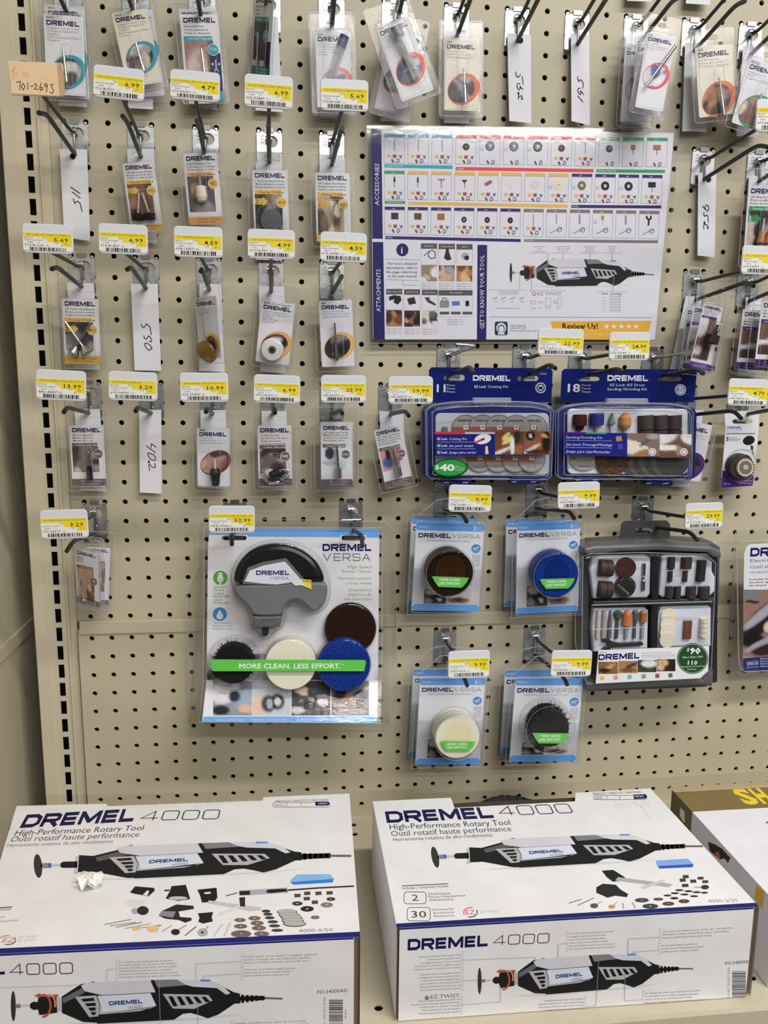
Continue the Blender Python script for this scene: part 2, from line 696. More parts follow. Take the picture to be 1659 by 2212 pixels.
def panel(x0, x1, z0, z1, y, hx, hz, th=.0035, r=.0033, col=BEIGE):
    """pegboard: every hole is cut through and has the board's thickness"""
    mb = MB()
    NA = 12
    xs = [h for h in hx if x0 + .004 < h < x1 - .004]
    zs = [h for h in hz if z0 + .004 < h < z1 - .004]
    h = IN / 2
    X = [x0] + [q - h for q in xs if q - h > x0 + .001] + ([xs[-1] + h] if xs[-1] + h < x1 else []) + [x1]
    cells = []
    for cx in xs:
        for cz in zs:
            L, R_, B, T = cx - h, cx + h, cz - h, cz + h
            L, R_ = max(L, x0), min(R_, x1)
            B, T = max(B, z0), min(T, z1)
            cells.append((cx, cz, L, R_, B, T))
    for cx, cz, L, R_, B, T in cells:
        inner, outer = [], []
        for k in range(NA):
            a = 2 * PI * (k + .5) / NA
            c, s_ = math.cos(a), math.sin(a)
            inner.append((cx + r * c, cz + r * s_))
            tx = ((R_ - cx) / c) if c > 0 else ((L - cx) / c)
            tz = ((T - cz) / s_) if s_ > 0 else ((B - cz) / s_)
            t = min(tx, tz)
            outer.append((cx + t * c, cz + t * s_))
        # square the cell's corners
        vs = [(a, y, b) for a, b in outer] + [(a, y, b) for a, b in inner] + [(a, y + th, b) for a, b in inner]
        fs = []
        for k in range(NA):
            j = (k + 1) % NA
            fs.append((k, j, NA + j, NA + k))
            fs.append((NA + k, NA + j, 2 * NA + j, 2 * NA + k))
        cn = [(R_, T), (L, T), (L, B), (R_, B)]
        for q in range(4):
            ks = [k for k in range(NA)]
            p = cn[q]
            ang = math.atan2(p[1] - cz, p[0] - cx) % (2 * PI)
            k = int((ang / (2 * PI) * NA) - .5) % NA
            j = (k + 1) % NA
            vs.append((p[0], y, p[1]))
            fs.append((k, len(vs) - 1, j))
        mb.add(vs, fs, col)
    # plain margins round the field of holes
    if xs and zs:
        ax, bx = max(x0, xs[0] - h), min(x1, xs[-1] + h)
        az, bz = max(z0, min(zs) - h), min(z1, max(zs) + h)
        for (a, b, c, d_) in ((x0, ax, z0, z1), (bx, x1, z0, z1), (ax, bx, z0, az), (ax, bx, bz, z1)):
            if b - a > 1e-5 and d_ - c > 1e-5:
                mb.add([(a, y, c), (b, y, c), (b, y, d_), (a, y, d_)], [(0, 1, 2, 3)], col)
    return mb

XOFF, YOFF = .00245, .0095
mb = panel(-.0167, 1.42, -.158, .94, 0, [i * IN for i in range(0, 56)], [-j * IN for j in range(-36, 7)])
struct(mb.build('wall_back', 'paint'))
LZ = [-(6 * IN + .0269 + k * IN) for k in range(0, 11)]
mb = panel(-.0145, 1.42, -.176, ZB, -YOFF, [i * IN + XOFF for i in range(0, 56)], LZ) if False else panel(-.0145, 1.42, ZB, -.1665, -YOFF, [i * IN + XOFF for i in range(0, 56)], LZ)
struct(mb.build('wall_back', 'paint'))
mb = MB()   # backing, near-black colour painted in for the unlit space behind the boards
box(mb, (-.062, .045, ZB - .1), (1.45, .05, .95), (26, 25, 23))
box(mb, (-.112, .155, ZB - .1), (.3, .16, .95), (120, 112, 90))
struct(mb.build('dark_backing', 'paint'))
# horizontal joint strip
mb = MB()
Fs = fplane(YOFF + .0005)
prism(mb, Fs, [(-.012, -.1732), (1.42, -.1732), (1.42, -.1556), (-.012, -.1556)], -.009, .0022, (168, 160, 138), ch=.0008)
struct(mb.build('trim_1', 'paint'))
# slotted upright: a folded steel profile with a row of slots
prof = [(-.0700, .030), (-.0700, -.0045), (-.0688, -.0058), (-.0538, -.0058), (-.0520, -.0025), (-.0300, -.0025), (-.0286, -.0052), (-.0262, -.0052), (-.0250, -.0020), (-.0180, -.0020), (-.0170, -.0008), (-.0170, .004)]
mb = MB()
UC = (178, 170, 148)
for k in range(len(prof) - 1):
    (xa, ya), (xb, yb) = prof[k], prof[k + 1]
    if k == 4:
        continue
    mb.add([(xa, ya, ZB), (xb, yb, ZB), (xb, yb, 0.95), (xa, ya, 0.95)], [(0, 1, 2, 3)], UC)
sx0, sx1, y = -.0438, -.0362, -.0025
xa, xb = -.0520, -.0300
mb.add([(xa, y, ZB), (sx0, y, ZB), (sx0, y, 0.95), (xa, y, 0.95)], [(0, 1, 2, 3)], UC)
mb.add([(sx1, y, ZB), (xb, y, ZB), (xb, y, 0.95), (sx1, y, 0.95)], [(0, 1, 2, 3)], UC)
zc = .3585 + .0254 * 22
prev = 0.95
while zc > ZB + .012:
    t, b = min(zc + .0094, 0.95), zc - .0094
    if t < prev:
        mb.add([(sx0, y, t), (sx1, y, t), (sx1, y, prev), (sx0, y, prev)], [(0, 1, 2, 3)], UC)
    # slot cheeks
    mb.add([(sx0, y, b), (sx0, y, t), (sx0, y + .002, t), (sx0, y + .002, b), (sx1, y, b), (sx1, y, t), (sx1, y + .002, t), (sx1, y + .002, b)],
           [(0, 1, 2, 3), (4, 7, 6, 5), (0, 3, 7, 4), (1, 5, 6, 2)], UC)
    prev = b
    zc -= .0254
mb.add([(sx0, y, ZB), (sx1, y, ZB), (sx1, y, prev), (sx0, y, prev)], [(0, 1, 2, 3)], UC)
struct(mb.build('trim_2', 'paint'))
# end panel on the left, with its own joint strip
mb = MB()
box(mb, (-.112, .16, ZB - .1), (-.100, -.62, .95), (168, 160, 138))
struct(mb.build('wall_left', 'paint'))
mb = MB()
box(mb, (-.101, .15, -.194), (-.0975, -.62, -.176), (168, 160, 138))
struct(mb.build('trim_3', 'paint'))
# base shelf
sh = thing('base_shelf', 'beige perforated steel base shelf carrying the tool boxes', 'shelf', (.4, -.2, ZB))
mb = MB()
pr = [(.0, 0), (-.383, 0), (-.389, .0001), (-.3935, .0), (-.3955, -.004), (-.3955, -.030), (-.388, -.032), (-.388, -.12)]
for k in range(1, len(pr) - 1):
    (ya, za), (yb, zb) = pr[k], pr[k + 1]
    mb.add([(-.099, ya, ZB + za), (1.42, ya, ZB + za), (1.42, yb, ZB + zb), (-.099, yb, ZB + zb)], [(3, 2, 1, 0)], (170, 162, 140), 0, True)
# deck with punched slots front and rear
holes = []
for k in range(14):
    holes += [(.3455 + (k - 5) * .196 / 2 * 1, -.030), (.3455 + (k - 5) * .098, -.053), (.3448 + (k - 5) * .098, -.357)]
ys = [-.383, -.357 - .012, -.357 + .012, -.053 - .010, -.0415, -.030 + .010, 0]
xsn = sorted(set(round(h_[0], 5) for h_ in holes))

def slab(x0, x1, y0, y1):
    mb.add([(x0, y0, ZB), (x1, y0, ZB), (x1, y1, ZB), (x0, y1, ZB)], [(0, 1, 2, 3)], (170, 162, 140))
for (ya, yb, hy) in ((-.383, -.369, None), (-.369, -.345, -.357), (-.345, -.063, None), (-.063, -.0415, -.053), (-.0415, -.020, -.030), (-.020, -YOFF, None)):
    if hy is None:
        slab(-.099, 1.42, ya, yb)
        continue
    px = -.099
    for k in range(-4, 11):
        hx_ = .3450 + k * .098
        if hx_ - .012 < px:
            continue
        slab(px, hx_ - .012, ya, yb)
        L, R_ = hx_ - .012, hx_ + .012
        NA = 16
        o_, i_ = [], []
        for q in range(NA):
            a = 2 * PI * (q + .5) / NA
            c, s_ = math.cos(a), math.sin(a)
            i_.append((hx_ + .0045 * c, hy + .0042 * s_))
            tx = ((R_ - hx_) / c) if c > 0 else ((L - hx_) / c)
            tz = ((yb - hy) / s_) if s_ > 0 else ((ya - hy) / s_)
            t = min(tx, tz)
            o_.append((hx_ + t * c, hy + t * s_))
        vs = [(a, b, ZB) for a, b in o_] + [(a, b, ZB) for a, b in i_] + [(a, b, ZB - .002) for a, b in i_]
        fs = []
        for q in range(NA):
            j = (q + 1) % NA
            fs += [(q, j, NA + j, NA + q), (NA + q, NA + j, 2 * NA + j, 2 * NA + q)]
        for p in ((R_, yb), (L, yb), (L, ya), (R_, ya)):
            ang = math.atan2(p[1] - hy, p[0] - hx_) % (2 * PI)
            q = int((ang / (2 * PI) * NA) - .5) % NA
            vs.append((p[0], p[1], ZB))
            fs.append((q, len(vs) - 1, (q + 1) % NA))
        mb.add(vs, fs, (170, 162, 140))
        px = R_
    slab(px, 1.42, ya, yb)
part(mb, 'deck', 'paint', sh)
mb = MB()
box(mb, (-.099, -.38, ZB - .06), (1.42, .0, ZB - .055), (30, 29, 27))
part(mb, 'base_pan', 'paint', sh)

# ================================================================== light: rows of ceiling tubes, bounce of a bright shop
def strip(name, x, y, z, sx, sy, e, c=(1, .97, .93)):
    l = bpy.data.lights.new(name, 'AREA')
    l.shape = 'RECTANGLE'
    l.size = sx
    l.size_y = sy
    l.energy = e
    l.color = c
    o = bpy.data.objects.new(name, l)
    COL.objects.link(o)
    o.location = (x, y, z)
    d = Vector((.35, -.0, 0)) - Vector((x, y, z))
    o.rotation_euler = (0, 0, 0)
    return o
strip('ceiling_lamp', 1.7, -1.55, 2.05, 2.6, .16, 92)
strip('ceiling_lamp', 1.7, -3.3, 2.05, 2.8, .16, 92)
strip('ceiling_lamp', 1.2, -5.4, 2.05, 3.2, .16, 120)
# the rest of the shop: pale ceiling above, darker aisle and floor around and below
w = bpy.data.worlds.new('shop')
S.world = w
w.use_nodes = True
nt = w.node_tree
bg = nt.nodes['Background']
tc = nt.nodes.new('ShaderNodeTexCoord')
sp = nt.nodes.new('ShaderNodeSeparateXYZ')
rp = nt.nodes.new('ShaderNodeValToRGB')
mr = nt.nodes.new('ShaderNodeMapRange')
mr.inputs[1].default_value = -1
nt.links.new(tc.outputs['Generated'], sp.inputs[0])
nt.links.new(sp.outputs[2], mr.inputs[0])
nt.links.new(mr.outputs[0], rp.inputs[0])
nt.links.new(rp.outputs[0], bg.inputs[0])
e = rp.color_ramp.elements
e[0].position, e[0].color = .30, (.20, .19, .17, 1)
e[1].position, e[1].color = .72, (.86, .90, .95, 1)
m_ = e.new(.52)
m_.color = (.30, .30, .29, 1)
bg.inputs[1].default_value = .38
S.view_settings.view_transform = 'Standard'
S.view_settings.look = 'None'
S.view_settings.exposure = -.22
S.view_settings.gamma = 1
S.view_settings.use_curve_mapping = False
S.cycles.max_bounces = 6
S.cycles.transparent_max_bounces = 24
S.cycles.caustics_reflective = False
S.cycles.caustics_refractive = False
S.cycles.use_denoising = True
# ================================================================== peg hooks
WIREC = (62, 62, 62)
ZINC = (205, 208, 210)

def hook(i, j, label, bend=None, tip=None, tag=None, z0=None, bar=False, yb=0.0, xo=0.0, lowd=.100, silver=False):
    """two-prong scanner hook: zinc back plate, long product prong with a kicked-up tip, upper arm for the price tag"""
    xc = (i + .5) * IN + xo
    zt = -j * IN if z0 is None else z0
    y0 = -yb
    t = thing('peg_hook', label, 'hook', (xc, y0, zt - .02), 'zinc peg hooks on the board')
    F = FR((xc, y0, zt), (1, 0, 0), (0, 0, 1), (0, -1, 0))
    mb = MB()
    W_, H_ = .0152, .0425
    out = [(-W_, 0), (-W_ + .0045, 0), (-W_ + .0045, -.0035), (W_ - .0045, -.0035), (W_ - .0045, 0), (W_, 0)]
    out = [(-W_, -H_), (W_, -H_), (W_, -.0045), (W_ - .003, -.0025), (-W_ + .003, -.0025), (-W_, -.0045)]
    holed(mb, F, out, circ(.0035, -.0135, .0068, n=20), .0006, .0018, ZINC)
    # hooks over the board: two tabs entering the holes, and the raised centre lip
    for sx in (-1, 1):
        box(mb, (xc + sx * .0127 - .0016, y0 + .006, zt - .0036), (xc + sx * .0127 + .0016, y0 - .0018, zt - .0004), ZINC)
    prism(mb, F, [(-.0055, -.0035), (.0055, -.0035), (.0055, .0018), (-.0055, .0018)], .0006, .0032, (150, 152, 154))
    # folded bottom lip
    mb.add([F(-W_, -H_, .0018), F(W_, -H_, .0018), F(W_ * .93, -H_ - .0035, .0062), (F(-W_ * .93, -H_ - .0035, .0062))], [(3, 2, 1, 0), (0, 1, 2, 3)], ZINC)
    # pressed rings and stamped figures
    tube(mb, [F(-.002 + .0045 * math.cos(a), -.0325 + .003 * math.sin(a), .0018) for a in [2 * PI * k / 14 for k in range(14)]], .0006, ZINC, 6, closed=True)
    A = Art(mb, F, c=.00185, res=1)
    A.vtext('212', -.0068, -.0165, -.0058, .0036, (120, 122, 124), 1, .02)
    A.vtext('R35', .0128, -.036, -.027, .003, (140, 142, 144), 1, .02)
    part(mb, 'back_plate', 'zinc', t)
    # clip between the two wires
    mb = MB()
    tube(mb, fillet([F(0, -.0085, .002), F(0, -.0085, .0062), F(0, -.038, .0062), F(0, -.038, .002)], .003), .0019, (165, 168, 172), 8)
    lathe(mb, F(-.0045, -.012, .0045), F(.0035, -.012, .0045), [(0, .0042), (1, .0042)], ZINC, 14)
    part(mb, 'wire_clip', 'steel', t)
    mb = MB()
    r = .0026
    R0 = F(0, -.0385, .003)
    B = U(bend[0], bend[1], lowd) if bend else F(0, -.024, lowd)
    T = U(tip[0], tip[1], lowd + .02) if tip else F(0, -.028, lowd + .020)
    tube(mb, fillet([R0, B, T], .012, 6), r, WIREC, 12)
    part(mb, 'product_prong', 'wire', t)
    mb = MB()
    A0 = F(0, -.0125, .0045)
    A1 = F(.0, -.0155, .018)
    A2 = Vector(U(tag[0], tag[1], .139)) if tag else F(0, .004, .139)
    if bar:
        A2 = U(tag[0], tag[1], .055)
        A3 = U(bar[0], bar[1], .055)
        tube(mb, fillet([A0, F(0, -.012, .012), A2, A3], .006), .0021, (175, 178, 180), 10)
        part(mb, 'label_arm', 'steel', t)
    else:
        A1 = A1 + (A2 - A1) * .02
        tube(mb, fillet([A0, A1, A2], .01, 6), .0022, WIREC, 12)
        part(mb, 'label_arm', 'wire', t)
    return t

# ================================================================== price tags
YEL = (234, 214, 52)

def price_tag(TL, TR, BL, rows, label, seed=1, d=.14, tilt=0, curl=0):
    F = fcard(TL, TR, BL, d)
    w = F.w
    H = F.h / w
    t = thing('price_tag', label, 'price tag', F(w / 2, -F.h / 2, 0), 'price tags on the hook arms')
    mb = MB()
    prism(mb, F, rrect(0, -F.h, w, 0, .0045), -.0022, -.0008, (190, 192, 198), ch=.0006)
    # channel on the back that grips the arm
    box(mb, F(w * .3, -F.h * .85, -.0065), F(w * .7, -F.h * .7, -.0022), (176, 178, 184))
    part(mb, 'tag_holder', 'plastic', t)
    mb = MB()
    x0, x1, y0, y1 = .012, .975, .18, H - .045
    conv = lambda x, y: ((x0 + (x1 - x0) * x) * w, -(y0 + (y1 - y0) * y) * w)
    pts = [conv(*p) for p in rrect(0, 0, 1, 1, .055)]
    prism(mb, F, pts, -.0008, -.0003, (225, 224, 220))
    A = Art(mb, F, conv, c=-.0003, res=1)
    A.poly([(0.0, .22), (.0, .05), (.03, 0), (.97, 0), (1, .05), (1, .70), (.80, .68), (.78, .5), (.50, .48), (.48, .23)], YEL, 1)
    K = (58, 56, 44)
    G = (120, 118, 112)
    ti, b0, b1, upc, price, l3, sku, l4 = rows
    A.text(ti, .07, .155, .07 + min(.92, .0345 * len(ti)), h=.085, col=(120, 106, 20), lv=2)
    A.text(b0, .03, .335, .21, h=.085, col=G, lv=2)
    A.text(b1, .40, .335, .475, h=.085, col=G, lv=2)
    A.text(upc, .03, .455, .40, h=.075, col=G, lv=2)
    A.text(price, .90 - .066 * len(price), .46, .93, h=.20, col=(44, 42, 30), lv=2, bold=.012)
    A.text(l3[0], .09, .585, .21, h=.075, col=G, lv=2)
    A.text(l3[1], .32, .585, .345, h=.075, col=G, lv=2)
    A.text(l3[2], .66, .585, .74, h=.08, col=G, lv=2)
    A.text(l3[3], .86, .60, .92, h=.08, col=(140, 126, 30), lv=2)
    A.text(sku, .035, .75, .43, h=.115, col=(62, 62, 60), lv=2)
    A.text(l4[0], .46, .745, .53, h=.08, col=G, lv=2)
    A.text(l4[1], .78, .74, .80, h=.075, col=G, lv=2)
    A.bars(.14, .80, .90, .985, (52, 52, 54), seed, 2, 24)
    part(mb, 'paper_label', 'paper', t)
    return t

hk = lambda i, j, col_, row_, **k: hook(i, j, 'zinc peg hook %s' % col_, **k)
# top row (prongs run out of the picture)
row1 = [(0, 'behind the packets numbered 9901'), (3, 'behind the packets numbered 9903'), (6, 'behind the diamond point packets numbered 7134'), (9, 'behind the narrow sideways teal packet'), (12, 'behind the packets numbered 569'),
        (15, 'holding the two crossed packets numbered 570'), (18, 'holding the packets numbered 654'), (21, 'above the paper slip marked 562'), (24, 'above the paper slip marked 561'),
        (27, 'holding the fanned packets numbered 560'), (30, 'holding the cream packet numbered 650'), (33, 'above the tilted green packet at the right edge')]
for i, s_ in row1:
    hk(i, -24, s_, 1)
hk(0, -18, 'above the paper slip marked 115', 2, bend=(101, 247), tip=(84, 244), tag=(84, 195))
hk(3, -18, 'holding the nylon bristle brush packet 403-02', 2, bend=(275, 263), tip=(265, 251), tag=(262, 205))
hk(6, -18, 'holding the felt polishing tip packet 422', 2, bend=(430, 273), tip=(425, 261), tag=(421, 208))
hk(9, -18, 'holding the emery wheel packet 425-02', 2, bend=(580, 284), tip=(580, 268), tag=(581, 215))
hk(12, -18, 'holding the carbon steel brush packet 428-02', 2, bend=(734, 291), tip=(740, 276), tag=(743, 222))
hk(31, -18, 'above the paper slip marked 952', 2, bend=(1637, 313), tip=(1660, 318), tag=(1668, 258))
hk(34, -18, 'holding the green grinding stone packet at the right edge', 2)
hk(0, -12, 'holding the crossed cup brush packet 442-02', 3, bend=(124, 577), tip=(112, 581), tag=(103, 540))
hk(3, -12, 'above the paper slip marked 530', 3, bend=(283, 577), tip=(275, 582), tag=(266, 542))
hk(6, -12, 'holding the turned brass brush packet 535', 3, bend=(436, 580), tip=(434, 586), tag=(427, 545))
hk(9, -12, 'holding the tilted cloth wheel packet 423E', 3, bend=(586, 598), tip=(586, 591), tag=(586, 550))
hk(12, -12, 'holding the steel brush packet 443', 3, bend=(735, 603), tip=(738, 597), tag=(743, 555))
hk(31, -12, 'holding the purple labelled packets right of the poster', 3, bend=(1612, 609), tip=(1628, 618), tag=(1655, 572))
hk(34, -12, 'holding the purple labelled packets at the right edge', 3)
hk(0, -6, 'holding the mandrel packet EZ402', 4, bend=(145, 880), tip=(138, 890), tag=(131, 850))
hk(3, -6, 'above the paper slip marked 402', 4, bend=(297, 880), tip=(293, 888), tag=(286, 855))
hk(6, -6, 'holding the chuck packet 4486', 4, bend=(447, 883), tip=(445, 890), tag=(440, 856))
hk(9, -6, 'holding the collet nut packet 4485', 4, bend=(593, 882), tip=(594, 892), tag=(598, 858))
hk(12, -6, 'holding the drill bit packets 663DR', 4, bend=(736, 887), tip=(739, 893), tag=(742, 860))
hk(15, -6, 'holding the tilted drill bit packet 662DR', 4, bend=(875, 888), tip=(883, 898), tag=(887, 860))
hk(18, -8, 'left one through the cutting kit header', 4, bend=(1016, 792), tip=(1023, 806), tag=(1030, 748), bar=(985, 744))
hk(22, -8, 'right one through the cutting kit header', 4, bend=(1188, 787), tip=(1200, 796), tag=(1214, 750))
hk(25, -8, 'left one through the sanding kit header', 4, bend=(1335, 796), tip=(1347, 804), tag=(1363, 758))
hk(29, -8, 'right one through the sanding kit header', 4, bend=(1506, 797), tip=(1519, 807), tag=(1529, 756), bar=(1494, 749))
hk(31, -6, 'holding the packet behind the sanding kit', 4, bend=(1585, 887), tip=(1601, 904), tag=(1610, 852))
hk(34, -6, 'holding the sanding disc packet at the right edge', 4)
hk(0, 0, 'holding the packets marked 401 low on the left', 5, bend=(157, 1170), tip=(144, 1191), tag=(137, 1145))
hk(7, 0, 'left one through the big power cleaner pack', 5, bend=(500, 1157), tip=(501, 1176), tag=(500, 1135))
hk(13, 0, 'right one through the big power cleaner pack, tag arm empty', 5, bend=(781, 1156), tip=(783, 1180), tag=(784, 1123), bar=(738, 1124))
hk(18, -1, 'holding the brown pad packs', 5, bend=(1000, 1112), tip=(1008, 1127), tag=(1016, 1088))
hk(23, -1, 'holding the blue pad packs', 5, bend=(1231, 1105), tip=(1240, 1120), tag=(1253, 1084))
hk(29, 0, 'holding the dark accessory case', 5, bend=(1491, 1149), tip=(1506, 1167), tag=(1523, 1124))
hk(18, 0, 'holding the white foam pad packs', 6, bend=(1003, 1464), tip=(1009, 1481), tag=(1013, 1450), z0=LZ[0], yb=YOFF, xo=XOFF)
hk(23, 0, 'holding the black brush packs', 6, bend=(1218, 1463), tip=(1225, 1479), tag=(1237, 1446), z0=LZ[0], yb=YOFF, xo=XOFF)

TG = [
 ((201, 137), (312, 150), (204, 208), ('403-02 BRUSH NYLON BRISTLE 3/4', '', '230', '080596035488', '6.99', ('9982', 'R', '077', 'PK'), '713-8092Y', ('CD', '2', '5', '1')), 'reading 6.99, in front of packet 9903'),
 ((367, 147), (475, 157), (366, 212), ('422 DREMEL FELT POLISH TIP 5/8', 'B02009', '7324', '080596004224', '4.79', ('5901', 'D', '079', 'CD'), '619-9665Y', ('CD', '5', '5')), 'reading 4.79, in front of packet 7134'),
 ((528, 157), (633, 166), (530, 229), ('425-02 WHEEL EMERY IMPREG 1IN', 'B02009', '290', '080596035624', '6.99', ('99F2', 'F', '109', 'PK'), '022-5284Y', ('CD', '5', '1')), 'reading 6.99, under the narrow teal packet'),
 ((692, 168), (796, 173), (693, 237), ('428-02 BRUSH CARBON STEEL 3/4', '', '6920', '080596039455', '5.69', ('8792', 'R', '087', 'PK'), '713-8118Y', ('CD', '5', '5')), 'reading 5.69, in front of packet 569'),
 ((46, 481), (156, 486), (49, 545), ('442-02 BRUSH CARBON STEEL 1/2', 'B02011', '350', '080596039479', '5.69', ('9982', 'R', '127', 'PK'), '713-8126Y', ('CD', '5', '1')), 'reading 5.69, over the slotted upright'),
 ((211, 481), (318, 486), (214, 547), ('530-02 BRUSH STAINLESS STL', 'B02010', '242', '080596039486', '6.99', ('11F4', 'F', '039', 'PK'), '713-8142Y', ('CD', '5', '2')), 'reading 6.99, under packet 403-02'),
 ((374, 487), (480, 491), (374, 554), ('535 DREMEL BRASS BRUSH', 'B02011', '2175', '090596010546', '4.59', ('9782', 'R', '124', 'EA'), '608-1582Y', ('EA', '5', '5')), 'reading 4.59, under packet 422'),
 ((534, 493), (637, 497), (534, 557), ('423E CLOTH POLISHING WHEEL', 'B02009', '2723', '080596025847', '4.99', ('1702', 'D', '099', 'EA'), '619-9673Y', ('CD', '5', '5')), 'reading 4.99, under packet 425-02'),
 ((692, 499), (793, 504), (693, 564), ('443 DREMEL STEEL BRUSH 1/8IN', 'B02009', '660', '080596004439', '4.59', ('5801', 'D', '097', 'EA'), '619-9798Y', ('CD', '5', '5')), 'reading 4.59, beside the poster'),
 ((76, 797), (185, 802), (78, 863), ('EZ402-01/EZ402 DRML EZLOCK ME', 'B02004', '1231', '080596025502', '13.99', ('69F5', 'F', '079', 'EA'), '482-4447', ('EA', '1', '1')), 'reading 13.99, under the crossed cup brush packet'),
 ((233, 801), (339, 805), (234, 864), ('402 DREMEL MANDREL', 'B02004', '332', '080596004026', '3.29', ('6501', 'D', '109', 'EA'), '619-9400Y', ('CD', '5', '1')), 'reading 3.29, between the paper slips 530 and 402'),
 ((387, 805), (492, 805), (389, 869), ('4486 DREMEL KEYLESS CHUCK', 'B02005', '6911', '080596011796', '10.99', ('6786', 'R', '124', 'EA'), '066-2544Y', ('EA', '5', '5')), 'reading 10.99, above the chuck packet'),
 ((548, 808), (649, 812), (548, 869), ('4485 QUICK CHANGE COLLET NUT', 'B02004', '3962', '080596000196', '6.99', ('28F4', 'F', '079', 'EA'), '679-9415Y', ('EA', '5', '5')), 'reading 6.99, above the collet nut packet'),
 ((693, 810), (791, 811), (693, 870), ('663DR CORE DIAMOND DRILL BIT', 'B02007', '278', '080596030117', '25.99', ('46R15', 'R', '054', 'EA'), '042-8060Y', ('EA', '2', '1')), 'reading 25.99, above the drill bit packets'),
 ((839, 813), (936, 813), (839, 873), ('662DR CORE DIAMOND DRILL BIT', 'B02007', '277', '080596030100', '19.99', ('36R12', 'R', '054', 'EA'), '042-8052Y', ('EA', '2', '1')), 'reading 19.99, left of the cutting kit'),
 ((1164, 709), (1263, 711), (1165, 768), ('EZ688-01 MINI CUTTING KIT', 'B02003', '580', '080596026103', '22.99', ('58F14', 'F', '030', 'EA'), '576-7470Y', ('EA', '4', '1')), 'reading 22.99, over the foot of the poster'),
 ((1318, 717), (1406, 717), (1318, 779), ('EZ686-01 KIT EZ SNDG/GRINDG', 'B02003', '580', '080596025077', '24.99', ('24F17', 'F', '030', 'EA'), '576-7504Y', ('CD', '2', '1')), 'reading 24.99, over the right foot of the poster'),
 ((1606, 529), (1696, 532), (1604, 592), ('457 COARSE DRUM', 'B02009', '1000', '080596054571', '4.59', ('4492', 'F', '030', 'EA'), '619-9475Y', ('CD', '5', '5')), 'partly cut by the right edge, under the green packet'),
 ((1577, 817), (1663, 820), (1575, 876), ('5120 FINE ABRASIVE BUFF', 'B02004', '5061', '080596025061', '4.79', ('60F3', 'F', '070', 'EA'), '104-7430Y', ('EA', '2', '1')), 'reading 4.79, above the sanding disc packet'),
 ((1637, 212), (1730, 216), (1635, 284), ('652 ROUTER BIT', 'B02009', '400', '080596065205', '9.59', ('5982', 'F', '030', 'EA'), '619-4475Y', ('CD', '5', '5')), 'cut by the right edge, over the tilted green packet'),
 ((84, 1103), (187, 1100), (85, 1166), ('401 MANDREL-FOR POLISH TIPS', '', '562', '080596004019', '3.29', ('85F1', 'F', '050', 'CD'), '701-2461Y', ('CD', '5', '2')), 'reading 3.29, above the packets marked 401'),
 ((450, 1093), (550, 1093), (452, 1152), ('PC10-01 KIT POWER CLEANER 10PC', '', '520', '080596052898', '52.99', ('77F44', 'F', '030', 'EA'), '734-7941', ('EA', '1', '1')), 'reading 52.99, on the big power cleaner pack'),
 ((971, 1047), (1064, 1049), (970, 1106), ('PC361-3 PAD HVYD POWER CLEANER', '', '487', '080596052904', '9.99', ('13F4', 'F', '030', 'EA'), '734-7974Y', ('CD', '2', '2')), 'reading 9.99, above the brown pad packs'),
 ((1206, 1043), (1297, 1040), (1208, 1101), ('PC363-3 PAD NON-SCRATCH', '', '480', '080596052928', '9.99', ('13F4', 'F', '030', 'EA'), '734-7982Y', ('CD', '2', '2')), 'reading 9.99, above the blue pad packs'),
 ((1482, 1088), (1564, 1085), (1484, 1144), ('709-02/709-01 SUPER ACC KIT', 'B02003', '5000', '080596008000', '29.99', ('90F29', 'F', '030', 'EA'), '610-7114Y', ('CD', '1', '1')), 'reading 29.99, above the dark accessory case'),
 ((969, 1408), (1059, 1405), (969, 1467), ('PC362-3 PAD FOAM POWER CLEANER', '', '488', '080596052911', '9.99', ('13F4', 'F', '030', 'EA'), '734-7990Y', ('CD', '2', '2')), 'reading 9.99, above the white foam pad packs'),
 ((1193, 1406), (1281, 1405), (1194, 1463), ('PC364-1 BRUSH BRISTLE PWR CLNR', '', '480', '080596052935', '9.99', ('13F4', 'F', '030', 'EA'), '734-8006Y', ('CD', '2', '2')), 'reading 9.99, above the black brush packs'),
]
for n_, (a, b, c, rows, lb) in enumerate(TG):
    price_tag(a, b, c, rows, 'yellow and white price tag ' + lb, n_ + 3)

# the old peach coloured tag, hand marked
F = fcard((17, 131), (135, 135), (22, 205), .14)
t = thing('price_tag', 'peach paper tag hand marked 701-2693 over faint 9 99, upper left corner', 'price tag', F(F.w / 2, -F.h / 2, 0), 'price tags on the hook arms')
mb = MB()
prism(mb, F, rrect(0, -F.h, F.w, 0, .003), -.002, -.0006, (200, 198, 196), ch=.0005)
box(mb, F(F.w * .3, -F.h * .9, -.0065), F(F.w * .7, -F.h * .75, -.002), (176, 178, 184))
part(mb, 'tag_holder', 'plastic', t)
mb = MB()
PE = (226, 196, 158)
w = F.w
conv = lambda x, y: (x * w, -y * w)
prism(mb, F, [(0.0 * w, 0), (.9 * w, -.01 * w), (.9 * w, -.6 * w), (.03 * w, -.58 * w)], -.0006, .0, PE)
